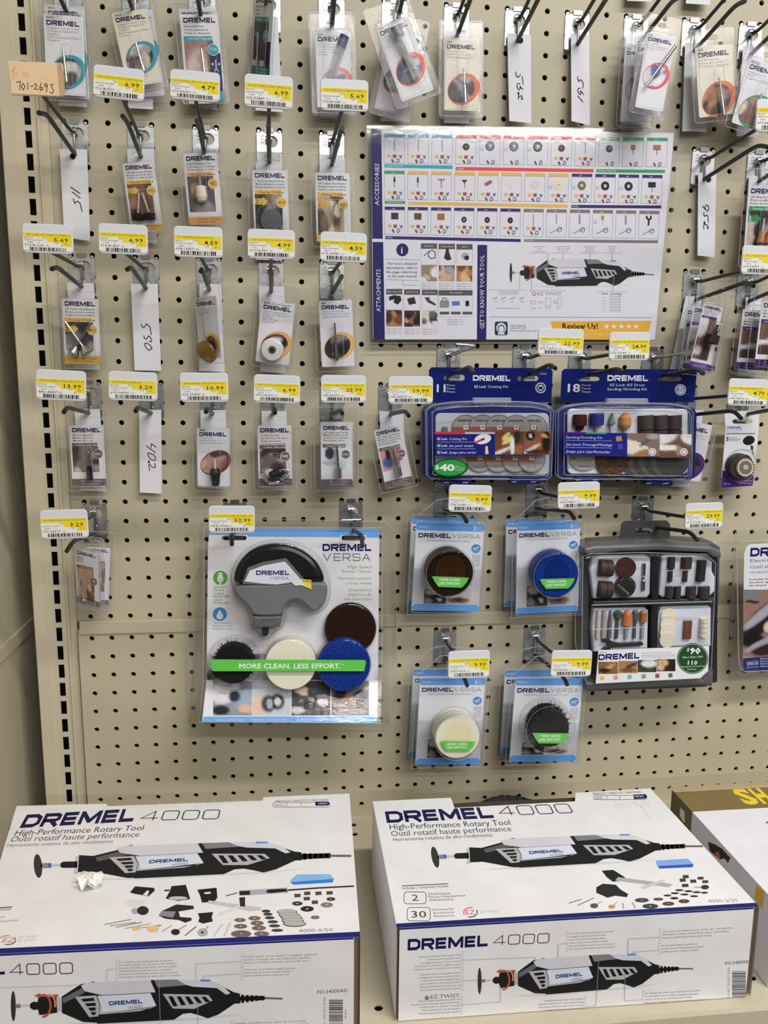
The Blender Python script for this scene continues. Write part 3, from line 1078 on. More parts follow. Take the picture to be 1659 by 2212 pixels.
# folded over flap at the right
mb.add([F(.9 * w, -.01 * w, 0), F(1.0 * w, -.04 * w, .004), F(1.04 * w, -.30 * w, .0045), F(1.02 * w, -.6 * w, .004), F(.9 * w, -.6 * w, 0)], [(4, 3, 2, 1, 0), (0, 1, 2, 3, 4)], PE)
A = Art(mb, F, conv)
A.text('$9  99', .05, .31, .36, .115, (198, 158, 116), 1, .01)
A.text('/PS', .58, .31, .72, .07, (206, 172, 132), 1)
A.line([(.06, .16), (.085, .19), (.12, .10)], .01, (196, 84, 50), 1)
K = (34, 30, 28)
HW = [[(.12, .38), (.20, .36), (.17, .52)], [(.235, .40), (.21, .46), (.24, .51), (.275, .45), (.245, .39)], [(.33, .37), (.325, .50)], [(.375, .44), (.43, .44)],
      [(.44, .42), (.48, .39), (.50, .43), (.44, .49), (.53, .49)], [(.585, .37), (.545, .45), (.56, .51), (.60, .49), (.59, .45), (.55, .46)],
      [(.68, .42), (.64, .44), (.64, .40), (.67, .38), (.69, .42), (.66, .54)], [(.735, .41), (.79, .39), (.765, .45), (.80, .50), (.78, .55), (.72, .54)]]
for l_ in HW:
    A.line(l_, .013, K, 1)
part(mb, 'paper_label', 'paper', t)
# ================================================================== number slips of white paper
def slip(TL, TR, BL, BR, label, nums=None, d=.006, hole=None, wrinkle=.002, seed=1):
    F = fcard(TL, TR, BL, d)
    t = thing('paper_slip', label, 'paper slip', F(F.w / 2, 0, 0), 'white paper slips hung behind the packets')
    g = lambda p: U(p[0], p[1], d) - F.o
    P4 = [(g(p).dot(F.u), g(p).dot(F.v)) for p in (TL, TR, BR, BL)]
    mb = MB()
    r = random.Random(seed)
    n = 8
    ph = r.uniform(0, 3)

    def bi(u, v):
        a = [P4[0][k] * (1 - u) * (1 - v) + P4[1][k] * u * (1 - v) + P4[2][k] * u * v + P4[3][k] * (1 - u) * v for k in (0, 1)]
        return a[0], a[1], wrinkle * (1 - math.cos(v * 3 + ph)) * .5 + wrinkle * 1.2 * v * v
    for c in (0, .0003):
        vs = [F(x, y, z + c) for x, y, z in (bi(i / 2, j / n) for j in range(n + 1) for i in range(3))]
        fs = []
        for j in range(n):
            for i in range(2):
                q = (j * 3 + i, (j + 1) * 3 + i, (j + 1) * 3 + i + 1, j * 3 + i + 1)
                fs.append(q if c else q[::-1])
        mb.add(vs, fs, (216, 216, 222))
    for l_ in (nums or []):
        pts = [bi(x, y) for x, y in l_]
        F2 = FR(F.o, F.u, F.v, F.n)
        for k in range(len(pts) - 1):
            a, b = pts[k], pts[k + 1]
            e = Vector((b[0] - a[0], b[1] - a[1]))
            if e.length < 1e-7:
                continue
            m = Vector((-e.y, e.x)).normalized() * .00048
            e2 = e.normalized() * .0004
            z0, z1 = a[2] + .0006, b[2] + .0006
            mb.add([F2(a[0] - e2.x - m.x, a[1] - e2.y - m.y, z0), F2(b[0] + e2.x - m.x, b[1] + e2.y - m.y, z1), F2(b[0] + e2.x + m.x, b[1] + e2.y + m.y, z1), F2(a[0] - e2.x + m.x, a[1] - e2.y + m.y, z0)], [(0, 1, 2, 3)], (36, 36, 46))
    if hole:
        h = g(hole)
        F3 = FR(F(h.dot(F.u), h.dot(F.v), 0), F.u, F.v, F.n)
        mb.add([F3(a, b, .0014) for a, b in circ(0, 0, .0034, n=14)], [tuple(range(14))], (34, 33, 32))
    part(mb, 'paper_sheet', 'paper', t) if False else None
    o = mb.build('paper_slip', 'paper', None, F(F.w / 2, 0, 0))
    for k in ('label', 'category', 'group'):
        o[k] = t[k]
    bpy.data.objects.remove(t)
    o.name = 'paper_slip'
    return o

def hand(TL, TR, BL, BR, ox, oy, k, strokes_):
    """pen strokes measured on the slip, turned into slip coordinates"""
    o = []
    for st in strokes_:
        q = []
        for x, y in st:
            X, Y = ox + x / k, oy + y / k
            v = (Y - TL[1]) / (BL[1] - TL[1])
            xl, xr = TL[0] + (BL[0] - TL[0]) * v, TR[0] + (BR[0] - TR[0]) * v
            q.append(((X - xl) / (xr - xl), v))
        o.append(q)
    return o
N115 = hand((129, 322), (188, 323), (141, 514), (197, 522), 120, 320, 6.2, [[(213, 515), (270, 550), (332, 588)], [(230, 578), (280, 610), (338, 650)], [(248, 665), (255, 700), (268, 725), (285, 705), (302, 692), (338, 720), (350, 770), (365, 822)]])
N562 = hand((1096, 72), (1147, 75), (1096, 266), (1143, 271), 1090, 70, 6.2, [[(143, 530), (140, 570), (158, 602), (180, 595), (198, 562)], [(222, 590), (230, 640), (234, 690)], [(190, 685), (160, 690), (148, 715), (155, 750), (178, 775), (192, 755), (190, 720), (205, 745), (230, 755)], [(165, 805), (158, 825), (175, 835), (172, 815), (165, 805)], [(172, 830), (165, 865), (165, 905)], [(172, 868), (205, 850), (222, 880), (215, 902), (200, 890)]])
N561 = hand((1233, 73), (1273, 76), (1228, 267), (1267, 277), 1215, 70, 6.05, [[(178, 580), (178, 615), (192, 645), (212, 615), (235, 630), (248, 665), (240, 720)], [(205, 730), (180, 735), (172, 765), (185, 800), (205, 812), (212, 790), (208, 765), (230, 780), (242, 805)], [(170, 840), (200, 870), (235, 905)]])
N952 = hand((1508, 373), (1547, 373), (1503, 553), (1540, 557), 1490, 370, 6.69, [[(172, 500), (200, 530), (240, 568), (255, 560), (262, 530), (258, 500), (240, 480), (218, 488), (208, 510), (212, 535)], [(195, 590), (184, 615), (200, 645), (215, 640), (222, 625), (245, 640), (248, 690), (250, 728)], [(195, 715), (188, 740), (205, 755), (198, 730)], [(190, 750), (182, 790), (184, 828)], [(200, 765), (235, 770), (250, 800), (245, 822), (230, 805)]])
N530 = hand((283, 613), (341, 613), (292, 800), (349, 801), 275, 610, 6.51, [[(205, 580), (205, 605), (235, 632), (262, 605), (270, 575), (325, 620), (335, 680), (342, 728)], [(240, 740), (245, 775), (275, 795), (295, 765), (298, 745), (330, 765), (350, 800), (340, 832), (315, 820)], [(255, 850), (258, 890), (290, 935), (320, 948), (340, 925), (355, 925), (330, 880), (290, 850), (255, 850)]])
N402 = hand((301, 885), (349, 885), (303, 1063), (350, 1066), 290, 880, 6.68, [[(250, 515), (285, 530), (320, 560)], [(250, 515), (248, 565)], [(180, 542), (245, 590), (310, 635)], [(205, 645), (205, 680), (240, 730), (285, 750), (312, 740), (310, 700), (280, 665), (235, 650), (205, 645)], [(215, 755), (208, 775), (225, 778), (222, 760)], [(225, 775), (215, 820), (228, 895)], [(232, 805), (250, 835), (280, 852), (312, 842), (300, 790)]])
slip((129, 322), (188, 323), (141, 514), (197, 522), 'long white paper slip hand marked 115', N115, hole=(158, 338))
slip((1096, 72), (1147, 75), (1096, 266), (1143, 271), 'long white paper slip hand marked 562', N562, hole=(1124, 88), wrinkle=.004)
slip((1233, 73), (1273, 76), (1228, 267), (1267, 277), 'long white paper slip hand marked 561', N561, hole=(1253, 95), wrinkle=.005, seed=3)
slip((1508, 373), (1547, 373), (1503, 553), (1540, 557), 'long white paper slip hand marked 952', N952, hole=(1530, 388), seed=4)
slip((283, 613), (341, 613), (292, 800), (349, 801), 'long white paper slip hand marked 530', N530, hole=(313, 627), seed=5)
slip((301, 885), (349, 885), (303, 1063), (350, 1066), 'long white paper slip hand marked 402', N402, hole=(324, 898), seed=6)
for n_, (a, b, c, e, lb) in enumerate([
    ((128, 40), (185, 42), (128, 230), (189, 233), 'blank white paper slip behind packet 9901'),
    ((272, 40), (328, 42), (278, 236), (332, 239), 'blank white paper slip behind packet 9903'),
    ((408, 30), (462, 30), (413, 230), (470, 240), 'blank white paper slip behind packet 7134'),
    ((549, 38), (600, 38), (552, 240), (611, 244), 'blank white paper slip behind the narrow teal packet'),
    ((688, 60), (742, 60), (691, 256), (745, 260), 'blank white paper slip behind packet 569'),
    ((825, 70), (878, 70), (822, 263), (877, 266), 'blank white paper slip behind the crossed 570 packets'),
    ((958, 66), (1012, 66), (958, 267), (1012, 269), 'blank white paper slip behind packet 654'),
    ((1352, 70), (1400, 72), (1336, 280), (1388, 286), 'blank white paper slip behind the fanned 560 packets'),
    ((1480, 92), (1528, 93), (1470, 286), (1523, 287), 'blank white paper slip behind packet 650'),
    ((1604, 100), (1652, 102), (1587, 296), (1635, 298), 'blank white paper slip behind the tilted green packet'),
    ((275, 322), (333, 322), (285, 522), (341, 527), 'blank white paper slip behind packet 403-02'),
    ((553, 350), (609, 350), (553, 562), (610, 564), 'blank white paper slip behind packet 425-02'),
    ((690, 343), (745, 344), (690, 538), (745, 540), 'blank white paper slip behind packet 428-02'),
    ((145, 610), (203, 612), (160, 797), (217, 799), 'blank white paper slip behind the crossed cup brush packet'),
    ((431, 612), (478, 614), (431, 801), (486, 804), 'blank white paper slip behind packet 535'),
    ((559, 617), (614, 619), (562, 803), (616, 806), 'blank white paper slip behind packet 423E'),
    ((161, 883), (216, 884), (175, 1058), (230, 1061), 'blank white paper slip behind packet EZ402'),
    ((433, 886), (488, 886), (436, 1054), (490, 1056), 'blank white paper slip behind packet 4486'),
    ((565, 887), (619, 888), (565, 1056), (620, 1058), 'blank white paper slip behind packet 4485'),
    ((819, 888), (871, 890), (828, 1040), (878, 1042), 'blank white paper slip behind packet 662DR'),
    ((1611, 642), (1645, 642), (1589, 812), (1641, 814), 'blank white paper slip behind the right edge purple packets'),
    ((1480, 885), (1520, 886), (1446, 1050), (1487, 1052), 'blank white paper slip behind the sanding kit'),
    ((1480, 640), (1515, 640), (1444, 800), (1486, 802), 'blank white paper slip behind the purple packets'),
    ((1618, 380), (1655, 380), (1602, 570), (1648, 572), 'blank white paper slip behind the green packet'),
    ((1354, -60), (1404, -60), (1352, 5), (1404, 7), 'blank white paper slip cut by the top edge, left one of two'),
    ((1482, -60), (1532, -60), (1478, 11), (1530, 14), 'blank white paper slip cut by the top edge, right one of two')]):
    slip(a, b, c, e, lb, seed=20 + n_)
# ================================================================== small hanging packets
def clear_shell(F, w, h, mx, top, bot, depth, t, bubble=None, name='blister', slot=True, parent=None, taper=0):
    """clear packaging round a card: back flange, raised front, hang tab with slot"""
    mb = MB()
    o = rrect(-mx, -h - bot, w + mx, top, .004)
    prism(mb, F, rrect(-mx * .35, -h - bot * .4, w + mx * .35, .0015, .003), .0005, depth, WHITE, ch=.0022, steps=2, back=False, mi=0)
    if slot:
        sl = rrect(w * .36, top * .35, w * .64, top * .35 + .0048, .0022)
        holed(mb, F, [p for p in o if True], sl, -.0012, -.0007, WHITE, 0)
    else:
        prism(mb, F, o, -.0012, -.0007, WHITE)
    tube(mb, [F(a, b, -.0008) for a, b in o], .00055, WHITE, 6, 1, closed=True)
    q = inset(ccw(rrect(-mx * .35, -h - bot * .4, w + mx * .35, .0015, .003)), .0022)
    tube(mb, [F(a, b, depth) for a, b in q], .00028, WHITE, 5, 1, closed=True)
    if slot:
        tube(mb, [F(a, b, -.0007) for a, b in sl], .0004, WHITE, 5, 1, closed=True)
    if bubble:
        for (x0, y0, x1, y1, dd, r) in bubble:
            pts = rrect(x0 * w, -y1 * w, x1 * w, -y0 * w, r * w)
            prism(mb, F, pts, depth - .0002, depth + dd, WHITE, ch=min(.004, dd * .9), steps=3, back=False, sm=True)
            q = inset(ccw(pts), min(.004, dd * .9))
            tube(mb, [F(a, b, depth + .0002) for a, b in pts], .0003, WHITE, 5, 1, closed=True)
    return part(mb, name, ['clear', 'clearrim'], t)

def new_card(A, H, s):
    """later card: maker's name, three bold lines, category band, picture with round badge, foot band"""
    K = (44, 44, 56)
    A.logo(.08, .205, .915, .125, NAVY)
    for k, l in enumerate(s['lines']):
        A.text(l, .09, .315 + .083 * k, .09 + min(.8, .039 * len(l)), h=.05, col=K, lv=1, bold=.02)
    yb = s.get('yb', .53)
    c = s['col']
    A.rect(.05, yb, .80, yb + .115, c, 1)
    A.text(s['band'], .16, yb + .085, .16 + .036 * len(s['band']), h=.052, col=s.get('bcol', (60, 50, 30)), lv=2, bold=.015)
    yp0, yp1 = yb + .115, s.get('yp', H - .36)
    A.photo(.05, yp0, .82, yp1, s['pal'][0], s.get('blobs') or rblobs(s['seed'], s['pal'], 9, .3), 14, 14, 1, .1, s['seed'])
    if s.get('two'):
        A.poly([(.05, yp0 + .12), (.28, yp0 + .12), (.28, yp0 + .07), (.42, yp0 + .2), (.28, yp0 + .33), (.28, yp0 + .28), (.05, yp0 + .28)], c, 2)
        A.text('2', .075, yp0 + .255, h=.11, col=s.get('bcol', (50, 42, 20)), lv=3, bold=.03)
        A.text('Pieces', .16, yp0 + .17, .29, h=.03, col=(70, 60, 30), lv=3)
        A.text('Piezas', .16, yp0 + .235, .29, h=.03, col=(70, 60, 30), lv=3)
    if s.get('badge'):
        bx, by, br = s.get('bpos', (.80, yp0 + .22, .135))
        A.ell(bx, by, br * 1.1, br * 1.1, (225, 228, 232), 2)
        A.ell(bx, by, br, br, c, 3)
        A.text(s['badge'], bx, by + .032, h=.062 if len(s['badge']) > 4 else .08, col=s.get('btx', (50, 42, 20)), lv=4, al='c', sx=.8, bold=.02)
    f0 = s.get('foot', .22)
    A.rect(.0, H - f0, 1, H - .006, c, 1)
    A.text(s.get('f1', 'Nettoyage / Polissage'), .28, H - f0 + .09, .9, h=.05, col=s.get('bcol', (60, 50, 30)), lv=2)
    A.text(s.get('f2', 'Limpieza / Pulido'), .28, H - f0 + .17, .8, h=.045, col=s.get('bcol', (60, 50, 30)), lv=2)

def old_card(A, H, s):
    """earlier card: number above the name, thin ruled lines, tilted oval picture with a coloured crescent"""
    K = (92, 92, 104)
    A.text(s['num'], .075, .105, h=.062, col=(36, 36, 40), lv=1, bold=.03, sx=1.05)
    if s.get('num2'):
        A.text(s['num2'], .33, .105, .88, h=.05, col=(60, 60, 64), lv=1, bold=.01)
    A.logo(.075, .255, .90, .12, s.get('lc', NAVY))
    y = .34
    for k, l in enumerate(s['lines']):
        if not l:
            A.rect(.08, y - .035, .92, y - .03, (150, 150, 158), 1)
            y += .012
            continue
        A.text(l, .08, y, .08 + min(.84, .036 * len(l)), h=.042, col=K, lv=1)
        y += .068
    cy = s.get('cy', H * .64)
    rx, ry, rt = s.get('oval', (.49, .40, -.6))
    A.ell(.56, cy, rx, ry, s['col'], 1, rt, 32)
    A.ephoto(.505, cy + .012, rx * .85, ry * .83, rt, s['pal'][0], rblobs(s['seed'], s['pal'], 10, .35), 2, s['seed'])
    if s.get('diag'):
        g = (120, 120, 128)
        x0 = s['diag']
        for q in (0, .05, .10):
            A.line([(x0 + q, H - .3), (x0 + q, H - .08)], .008, g, 1)
        A.line([(x0 + .12, H - .16), (.95, H - .18)], .006, g, 1)
        A.line([(x0 + .12, H - .12), (.9, H - .12)], .006, g, 1)

def it(F, w, a):
    return F(a[0] * w, -a[1] * w, a[2])

def items(kind, F, w, H, t):
    """the tool inside: returns nothing, links parts"""
    ST = (190, 188, 184)
    c = .0055
    P = lambda x, y, z=c: it(F, w, (x, y, z))

    def mk(nm, m, fn, lab=None, par=None):
        mb = MB()
        fn(mb)
        o = part(mb, nm, m, par or t)
        if lab:
            o['label'] = lab
        return o
    if kind == 'brush2':
        for x0, x1 in ((.42, .30), (.52, .66)):
            mk('brush', 'bristle', lambda mb: (lathe(mb, P(x0, .95), P(x1, 1.62), [(0, .0011), (1, .0011)], (224, 222, 214), 8), lathe(mb, P(x1 - .17, 1.66), P(x1 + .17, 1.70), [(0, .0035), (.5, .0045), (1, .0035)], (30, 29, 28), 10)), 'black nylon brush on a white shaft')
    elif kind == 'felt':
        mk('felt_tip', 'foam', lambda mb: lathe(mb, P(.42, .62), P(.45, 1.42), [(0, .0015, (120, 120, 120)), (.42, .0022, (120, 120, 120)), (.43, .0062), (.8, .0066), (.95, .005), (1, .001)], (224, 214, 198), 12))
    elif kind == 'wheel':
        mk('emery_wheel', 'rubber', lambda mb: lathe(mb, P(.5, 1.38, .004), P(.5, 1.38, .0075), [(0, .013), (1, .013)], (86, 88, 92), 26))
    elif kind == 'pins2':
        for x0, x1 in ((.55, .38), (.80, .70)):
            mk('brush_shaft', 'steel', lambda mb: lathe(mb, P(x0, .85), P(x1, 1.5), [(0, .0013), (1, .0013)], (214, 200, 180), 8))
    elif kind == 'cups2':
        for a, b in (((.10, .65), (.66, 1.50)), ((.80, .66), (.28, 1.50))):
            mk('cup_brush', 'steel', lambda mb: lathe(mb, P(*a), P(*b), [(0, .0013), (.80, .0013), (.81, .003), (.88, .0045), (1, .0075)], (206, 203, 196) if a[0] < .5 else (150, 146, 140), 12))
    elif kind == 'brass':
        mk('brass_brush', 'steel', lambda mb: (lathe(mb, P(.45, .50), P(.52, 1.66), [(0, .0012), (1, .0012)], (190, 186, 176), 8), lathe(mb, P(.52, 1.68, .004), P(.52, 1.74, .0085), [(0, .0135), (1, .0135)], (176, 146, 84), 24)))
    elif kind == 'cloth':
        mk('cloth_wheel', 'foam', lambda mb: (lathe(mb, P(.46, 1.42, .003), P(.46, 1.42, .009), [(0, .0135), (.6, .0142), (1, .0125)], (226, 224, 220), 28), lathe(mb, P(.46, 1.42, .009), P(.46, 1.42, .0102), [(0, .0048, (120, 118, 112)), (1, .004, (86, 84, 80))], (100, 98, 94), 16), lathe(mb, P(.46, 1.42, .0102), P(.46, 1.42, .0106), [(0, .002, (30, 30, 30)), (1, .002, (30, 30, 30))], (30, 30, 30), 12)))
    elif kind == 'rod':
        mk('steel_brush', 'steel', lambda mb: lathe(mb, P(.44, .66), P(.47, 1.78), [(0, .0012), (.55, .0013), (.56, .0022), (.9, .0024), (1, .0018)], (150, 150, 150), 10))
    elif kind == 'pin':
        mk('carbide_bit', 'steel', lambda mb: lathe(mb, P(.50, .9), P(.56, 1.75), [(0, .0016), (.7, .0016), (.72, .0024), (.9, .0022), (1, .0006)], (176, 176, 178), 10))
    elif kind == 'router':
        mk('router_bit', 'steel', lambda mb: lathe(mb, P(.54, .80), P(.60, 1.72), [(0, .0014), (.45, .0014), (.5, .0022), (.75, .0026), (1, .0028)], (170, 170, 172), 10))
    elif kind == 'diagpin':
        mk('drywall_bit', 'steel', lambda mb: lathe(mb, P(1.0, .30), P(.20, 1.72), [(0, .0020), (.3, .0020), (.5, .0016), (1, .0014)], (176, 174, 176), 10))
    elif kind == 'tube':
        a, b = ((.78, .25), (.28, 1.62)) if H > 0 else (0, 0)
        tb = mk('bit_tube', 'clearrim', lambda mb: lathe(mb, P(*a), P(*b), [(0, .0052), (.95, .005), (1, .003)], (200, 200, 206), 14))
        mk('tube_cap', 'plastic', lambda mb: lathe(mb, P(a[0] + .045, a[1] - .11), P(a[0] - .08, a[1] + .21), [(0, .004), (.05, .0057), (.95, .0058), (1, .005)], (34, 40, 104), 14), 'dark blue cap', tb)
        mk('carbide_bit', 'steel', lambda mb: lathe(mb, P(a[0] - .1, a[1] + .3), P(b[0] + .06, b[1] - .15), [(0, .0016), (.5, .0016), (.52, .0022), (1, .001)], (110, 110, 116), 8))
    elif kind == 'tubev':
        tb = mk('bit_tube', 'clearrim', lambda mb: lathe(mb, P(.52, .35), P(.62, 1.72), [(0, .0056), (.95, .0054), (1, .003)], (190, 190, 200), 14))
        mk('tube_cap', 'plastic', lambda mb: lathe(mb, P(.51, .20), P(.545, .52), [(0, .0045), (.05, .0062), (.95, .0063), (1, .005)], (30, 34, 92), 14), 'dark blue cap', tb)
        mk('carbide_bit', 'steel', lambda mb: lathe(mb, P(.54, .55), P(.60, 1.5), [(0, .0022), (.5, .0022), (.52, .003), (1, .0018)], (66, 68, 84), 8))
    elif kind == 'ez402':
        mk('mandrel', 'steel', lambda mb: (lathe(mb, P(.55, .78), P(.56, 1.25), [(0, .0009), (.1, .0013), (1, .0013)], (150, 150, 152), 8), lathe(mb, P(.56, 1.22), P(.56, 1.34), [(0, .003, (40, 60, 150)), (1, .0034, (40, 60, 150))], (40, 60, 150), 12), lathe(mb, P(.56, 1.34), P(.56, 1.62), [(0, .004), (1, .004)], (96, 94, 92), 12)))
    elif kind == 'chuck':
        mk('keyless_chuck', 'plastic', lambda mb: lathe(mb, P(.54, .95), P(.57, 1.78), [(0, .001, (190, 190, 190)), (.35, .0012, (190, 190, 190)), (.36, .0058), (.5, .0068), (.62, .0068), (.64, .0056), (.9, .005), (1, .004)], (36, 37, 42), 12))
    elif kind == 'collet':
        mk('collet_nut', 'plastic', lambda mb: lathe(mb, P(.36, 1.50), P(.72, 1.32), [(0, .0055), (.2, .0062), (.8, .0062), (1, .005)], (30, 30, 34), 14), 'black collet nut')
        for a, b in (((.12, 1.28), (.28, 1.66)), ((.30, 1.72), (.62, 1.66)), ((.66, 1.6), (.9, 1.46)), ((.72, 1.3), (.9, 1.32))):
            mk('collet', 'steel', lambda mb: lathe(mb, P(*a), P(*b), [(0, .0018), (.7, .0022), (.72, .003), (1, .0028)], (200, 202, 206), 10))
    elif kind == 'drill':
        mk('drill_bit', 'steel', lambda mb: (lathe(mb, P(.50, .70), P(.55, 1.42), [(0, .0016), (1, .0018)], (168, 168, 166), 10), lathe(mb, P(.55, 1.42), P(.56, 1.74), [(0, .0040), (1, .0042)], (196, 194, 188), 12)))
    elif kind == 'm401':
        mk('mandrel', 'steel', lambda mb: lathe(mb, P(.42, 1.05), P(.47, 1.9), [(0, .0016), (.9, .0016), (.92, .0032), (1, .0032)], (206, 206, 204), 10))
    elif kind == 'drum':
        mk('sanding_mandrel', 'steel', lambda mb: lathe(mb, P(.72, .9, .010), P(.66, 1.42, .010), [(0, .0017, (80, 78, 78)), (.5, .0017, (80, 78, 78)), (.55, .003, (70, 68, 70)), (1, .003)], (80, 78, 80), 10))
        mk('sanding_drum', 'fibre', lambda mb: lathe(mb, P(.62, 1.40, .010), P(.60, 1.78, .010), [(0, .0085), (1, .0085)], (84, 66, 62), 16), 'dark brown sanding drum')
    elif kind == 'stone2':
        for x in (.40, .62):
            mk('grinding_stone', 'rubber', lambda mb: lathe(mb, P(x + .05, .86), P(x - .02, 1.52), [(0, .0012, (170, 172, 174)), (.5, .0016, (170, 172, 174)), (.52, .004), (.95, .005), (1, .003)], (168, 118, 80), 12))

PK = 'small clear packets on the peg hooks'

def packet(label, TL, TR, BL, d, style, s, kind, name='accessory_packet', base=WHITE, mx=.0055, top=.020, bot=.006, depth=.0065, bubble=None, slot=True, grp=PK, crn=.002):
    F = fcard(TL, TR, BL, d)
    w, h = F.w, F.h
    H = h / w
    t = thing(name, label, 'packet', F(w / 2, .005, 0), grp)
    mb = MB()
    prism(mb, F, rrect(0, -h, w, 0, crn), -.0005, 0, base)
    A = Art(mb, F, lambda x, y: (x * w, -y * w), res=1)
    style(A, H, s)
    part(mb, 'card', 'print', t)
    if kind:
        items(kind, F, w, H, t)
    clear_shell(F, w, h, mx, top, bot, depth, t, bubble, slot=slot)
    return t, F

GOLD = (214, 168, 74)
GREY = (98, 88, 86)
TEAL = (46, 142, 158)
RED = (214, 82, 66)
ORG_ = (206, 104, 60)
CREAM = (214, 208, 192)
skin = [(160, 140, 132), (186, 168, 158), (92, 78, 74), (60, 52, 52), (200, 196, 194), (120, 110, 108)]
dark = [(52, 46, 48), (90, 74, 64), (140, 120, 96), (34, 32, 36), (110, 96, 92), (170, 150, 120)]
brown = [(118, 76, 52), (150, 104, 72), (84, 56, 44), (186, 150, 120), (60, 44, 40)]
grey = [(120, 122, 128), (170, 172, 178), (80, 80, 86), (52, 50, 52), (150, 130, 118)]
bub = [(.38, .55, .62, 1.75, .0045, .08)]
# ---- top row
T9901 = dict(num='9901', lines=['Tungsten Carbide Cutter', '', 'Couteau au Carbure de', 'Tungstene', '', 'Fresa Compuesta de Carburo', 'Tungsteno'], col=TEAL, pal=skin, seed=2, cy=1.38)
packet('old white packet numbered 9901 with teal oval, upper left corner', (93, 30), (179, 36), (101, 203), .02, old_card, T9901, 'pin', bubble=[(.44, .75, .70, 1.8, .004, .05)])
packet('second white packet directly behind the one numbered 9901', (96, 10), (182, 14), (106, 212), .012, old_card, T9901, None)
T9903 = dict(num='9903', lines=['Tungsten Carbide Cutter', '', 'Couteau au Carbure de', 'Tungstene', '', 'Fresa Compuesta de Carburo', 'Tungsteno'], col=TEAL, pal=skin, seed=4, cy=1.25)
packet('old cream packet numbered 9903 with teal oval, tilted', (241, 29), (317, 18), (254, 192), .026, old_card, T9903, 'pin', base=CREAM, bubble=[(.36, .62, .66, 1.8, .004, .05)])
packet('second packet behind the one numbered 9903', (262, 24), (330, 20), (272, 212), .014, old_card, T9903, None)
T7134 = dict(lines=['Diamond Point', 'Pointe diamantee', 'Punta de diamante'], band='Carving / Engraving', col=TEAL, bcol=(214, 226, 230), btx=(220, 240, 244), pal=[(150, 100, 92), (206, 170, 160), (214, 180, 170), (110, 70, 64)], seed=5, badge='7134',
             blobs=[(.35, .75, .42, .6, .3, (206, 172, 164)), (.45, .62, .12, .05, .1, (52, 34, 34)), (.9, .5, .12, .5, 0, (96, 60, 58))], yp=2.2, f1='Sculpter / Graver', f2='Tallar / Grabar')

def c7134(A, H, s):
    new_card(A, H, s)
    A.rect(.70, .95, .985, 1.9, (34, 34, 104), 1)
    A.line([(.845, 1.12), (.845, 1.36)], .035, (150, 160, 200), 2)
    A.poly([(.72, 1.22), (.78, 1.18), (.78, 1.26)], (220, 224, 236), 2)
    A.poly([(.97, 1.22), (.91, 1.18), (.91, 1.26)], (220, 224, 236), 2)
    A.line([(.80, 1.42), (.80, 1.36), (.89, 1.36), (.89, 1.42)], .014, (200, 206, 226), 2)
packet('white packet with teal badge 7134 and pink photo', (388, 31), (471, 31), (394, 218), .022, c7134, T7134, 'pin', bubble=[(.36, .62, .62, 1.8, .005, .06)], bot=.003)
packet('second packet behind the one with teal badge 7134', (385, 20), (468, 18), (392, 216), .012, c7134, T7134, None)
TN = dict(lines=['Diamond Point', 'Pointe', 'Punta'], band='Carving', col=(38, 128, 128), bcol=(214, 226, 230), btx=(220, 240, 244), pal=[(80, 56, 54), (150, 100, 92), (44, 34, 34)], seed=6, badge='7144', bpos=(.70, .98, .13), f1='Sculpter', f2='Tallar')

def cnar(A, H, s):
    new_card(A, H, s)
    A.rect(.66, 1.1, .96, 2.2, (34, 34, 104), 1)
packet('narrow sideways turned white packet with teal foot', (551, -14, .032), (592, -14, .066), (572, 164, .032), .03, cnar, TN, 'pin', bubble=[(.1, .9, .55, 2.9, .006, .1)], mx=.004, top=.015)
T569 = dict(num='569', lines=['1/16" Carbide Grout', '1.6 mm Carbure', '1.6 mm Carburo', 'removedores de', 'Lechada'], col=(206, 120, 112), pal=[(168, 162, 172), (130, 126, 136), (196, 190, 198), (90, 86, 100)], seed=7, cy=1.35)
packet('white packet numbered 569 with capped tube and pink oval', (680, 68), (757, 70), (684, 232), .03, old_card, T569, 'tube', bubble=[(.2, .2, .98, 1.85, .006, .1)], mx=.006, depth=.009)
packet('second packet behind the one numbered 569', (676, 62), (751, 62), (679, 238), .018, old_card, T569, None, mx=.006)
T570 = dict(num='570', lines=['1/8" Carbide Grout', '3.2 mm Carbure', '3.2 mm Carburo', 'removedores de', 'Lechada'], col=(214, 96, 84), pal=[(40, 44, 104), (60, 60, 110), (160, 156, 170), (90, 86, 100)], seed=8, cy=1.35, diag=.62)
packet('front packet numbered 570, leaning left over the crossed one', (811, 60), (881, 33), (852, 227), .055, old_card, T570, 'tubev', bubble=[(.3, .1, .78, 1.85, .007, .1)], mx=.008, depth=.012, top=.022)
packet('rear packet numbered 570, leaning the other way', (843, 62), (912, 82), (802, 232), .025, old_card, dict(T570, diag=.6), 'tube', mx=.006, depth=.009)
T654 = dict(num='654', lines=['1/4" Router Bit', '', '6,4 mm Fer a toupie', '', '6,4 mm Broca Fresadora'], col=(208, 94, 66), pal=[(60, 56, 66), (40, 36, 42), (104, 96, 112), (150, 140, 150)], seed=9, cy=1.32, diag=.62)
packet('cream packet numbered 654 with red oval', (960, 84), (1034, 87), (953, 238), .022, old_card, T654, 'router', base=CREAM, bubble=[(.36, .55, .66, 1.95, .004, .06)])
packet('second packet behind the one numbered 654', (957, 80), (1036, 82), (950, 244), .013, old_card, T654, None, base=CREAM)
T560 = dict(num='560', lines=['Drywall Bit', 'Foret a placoplatre', 'Broca de Corte para', 'de Yeso'], col=(206, 70, 84), pal=[(190, 188, 196), (52, 52, 60), (60, 90, 160), (206, 204, 210), (120, 120, 130)], seed=10, cy=1.28)
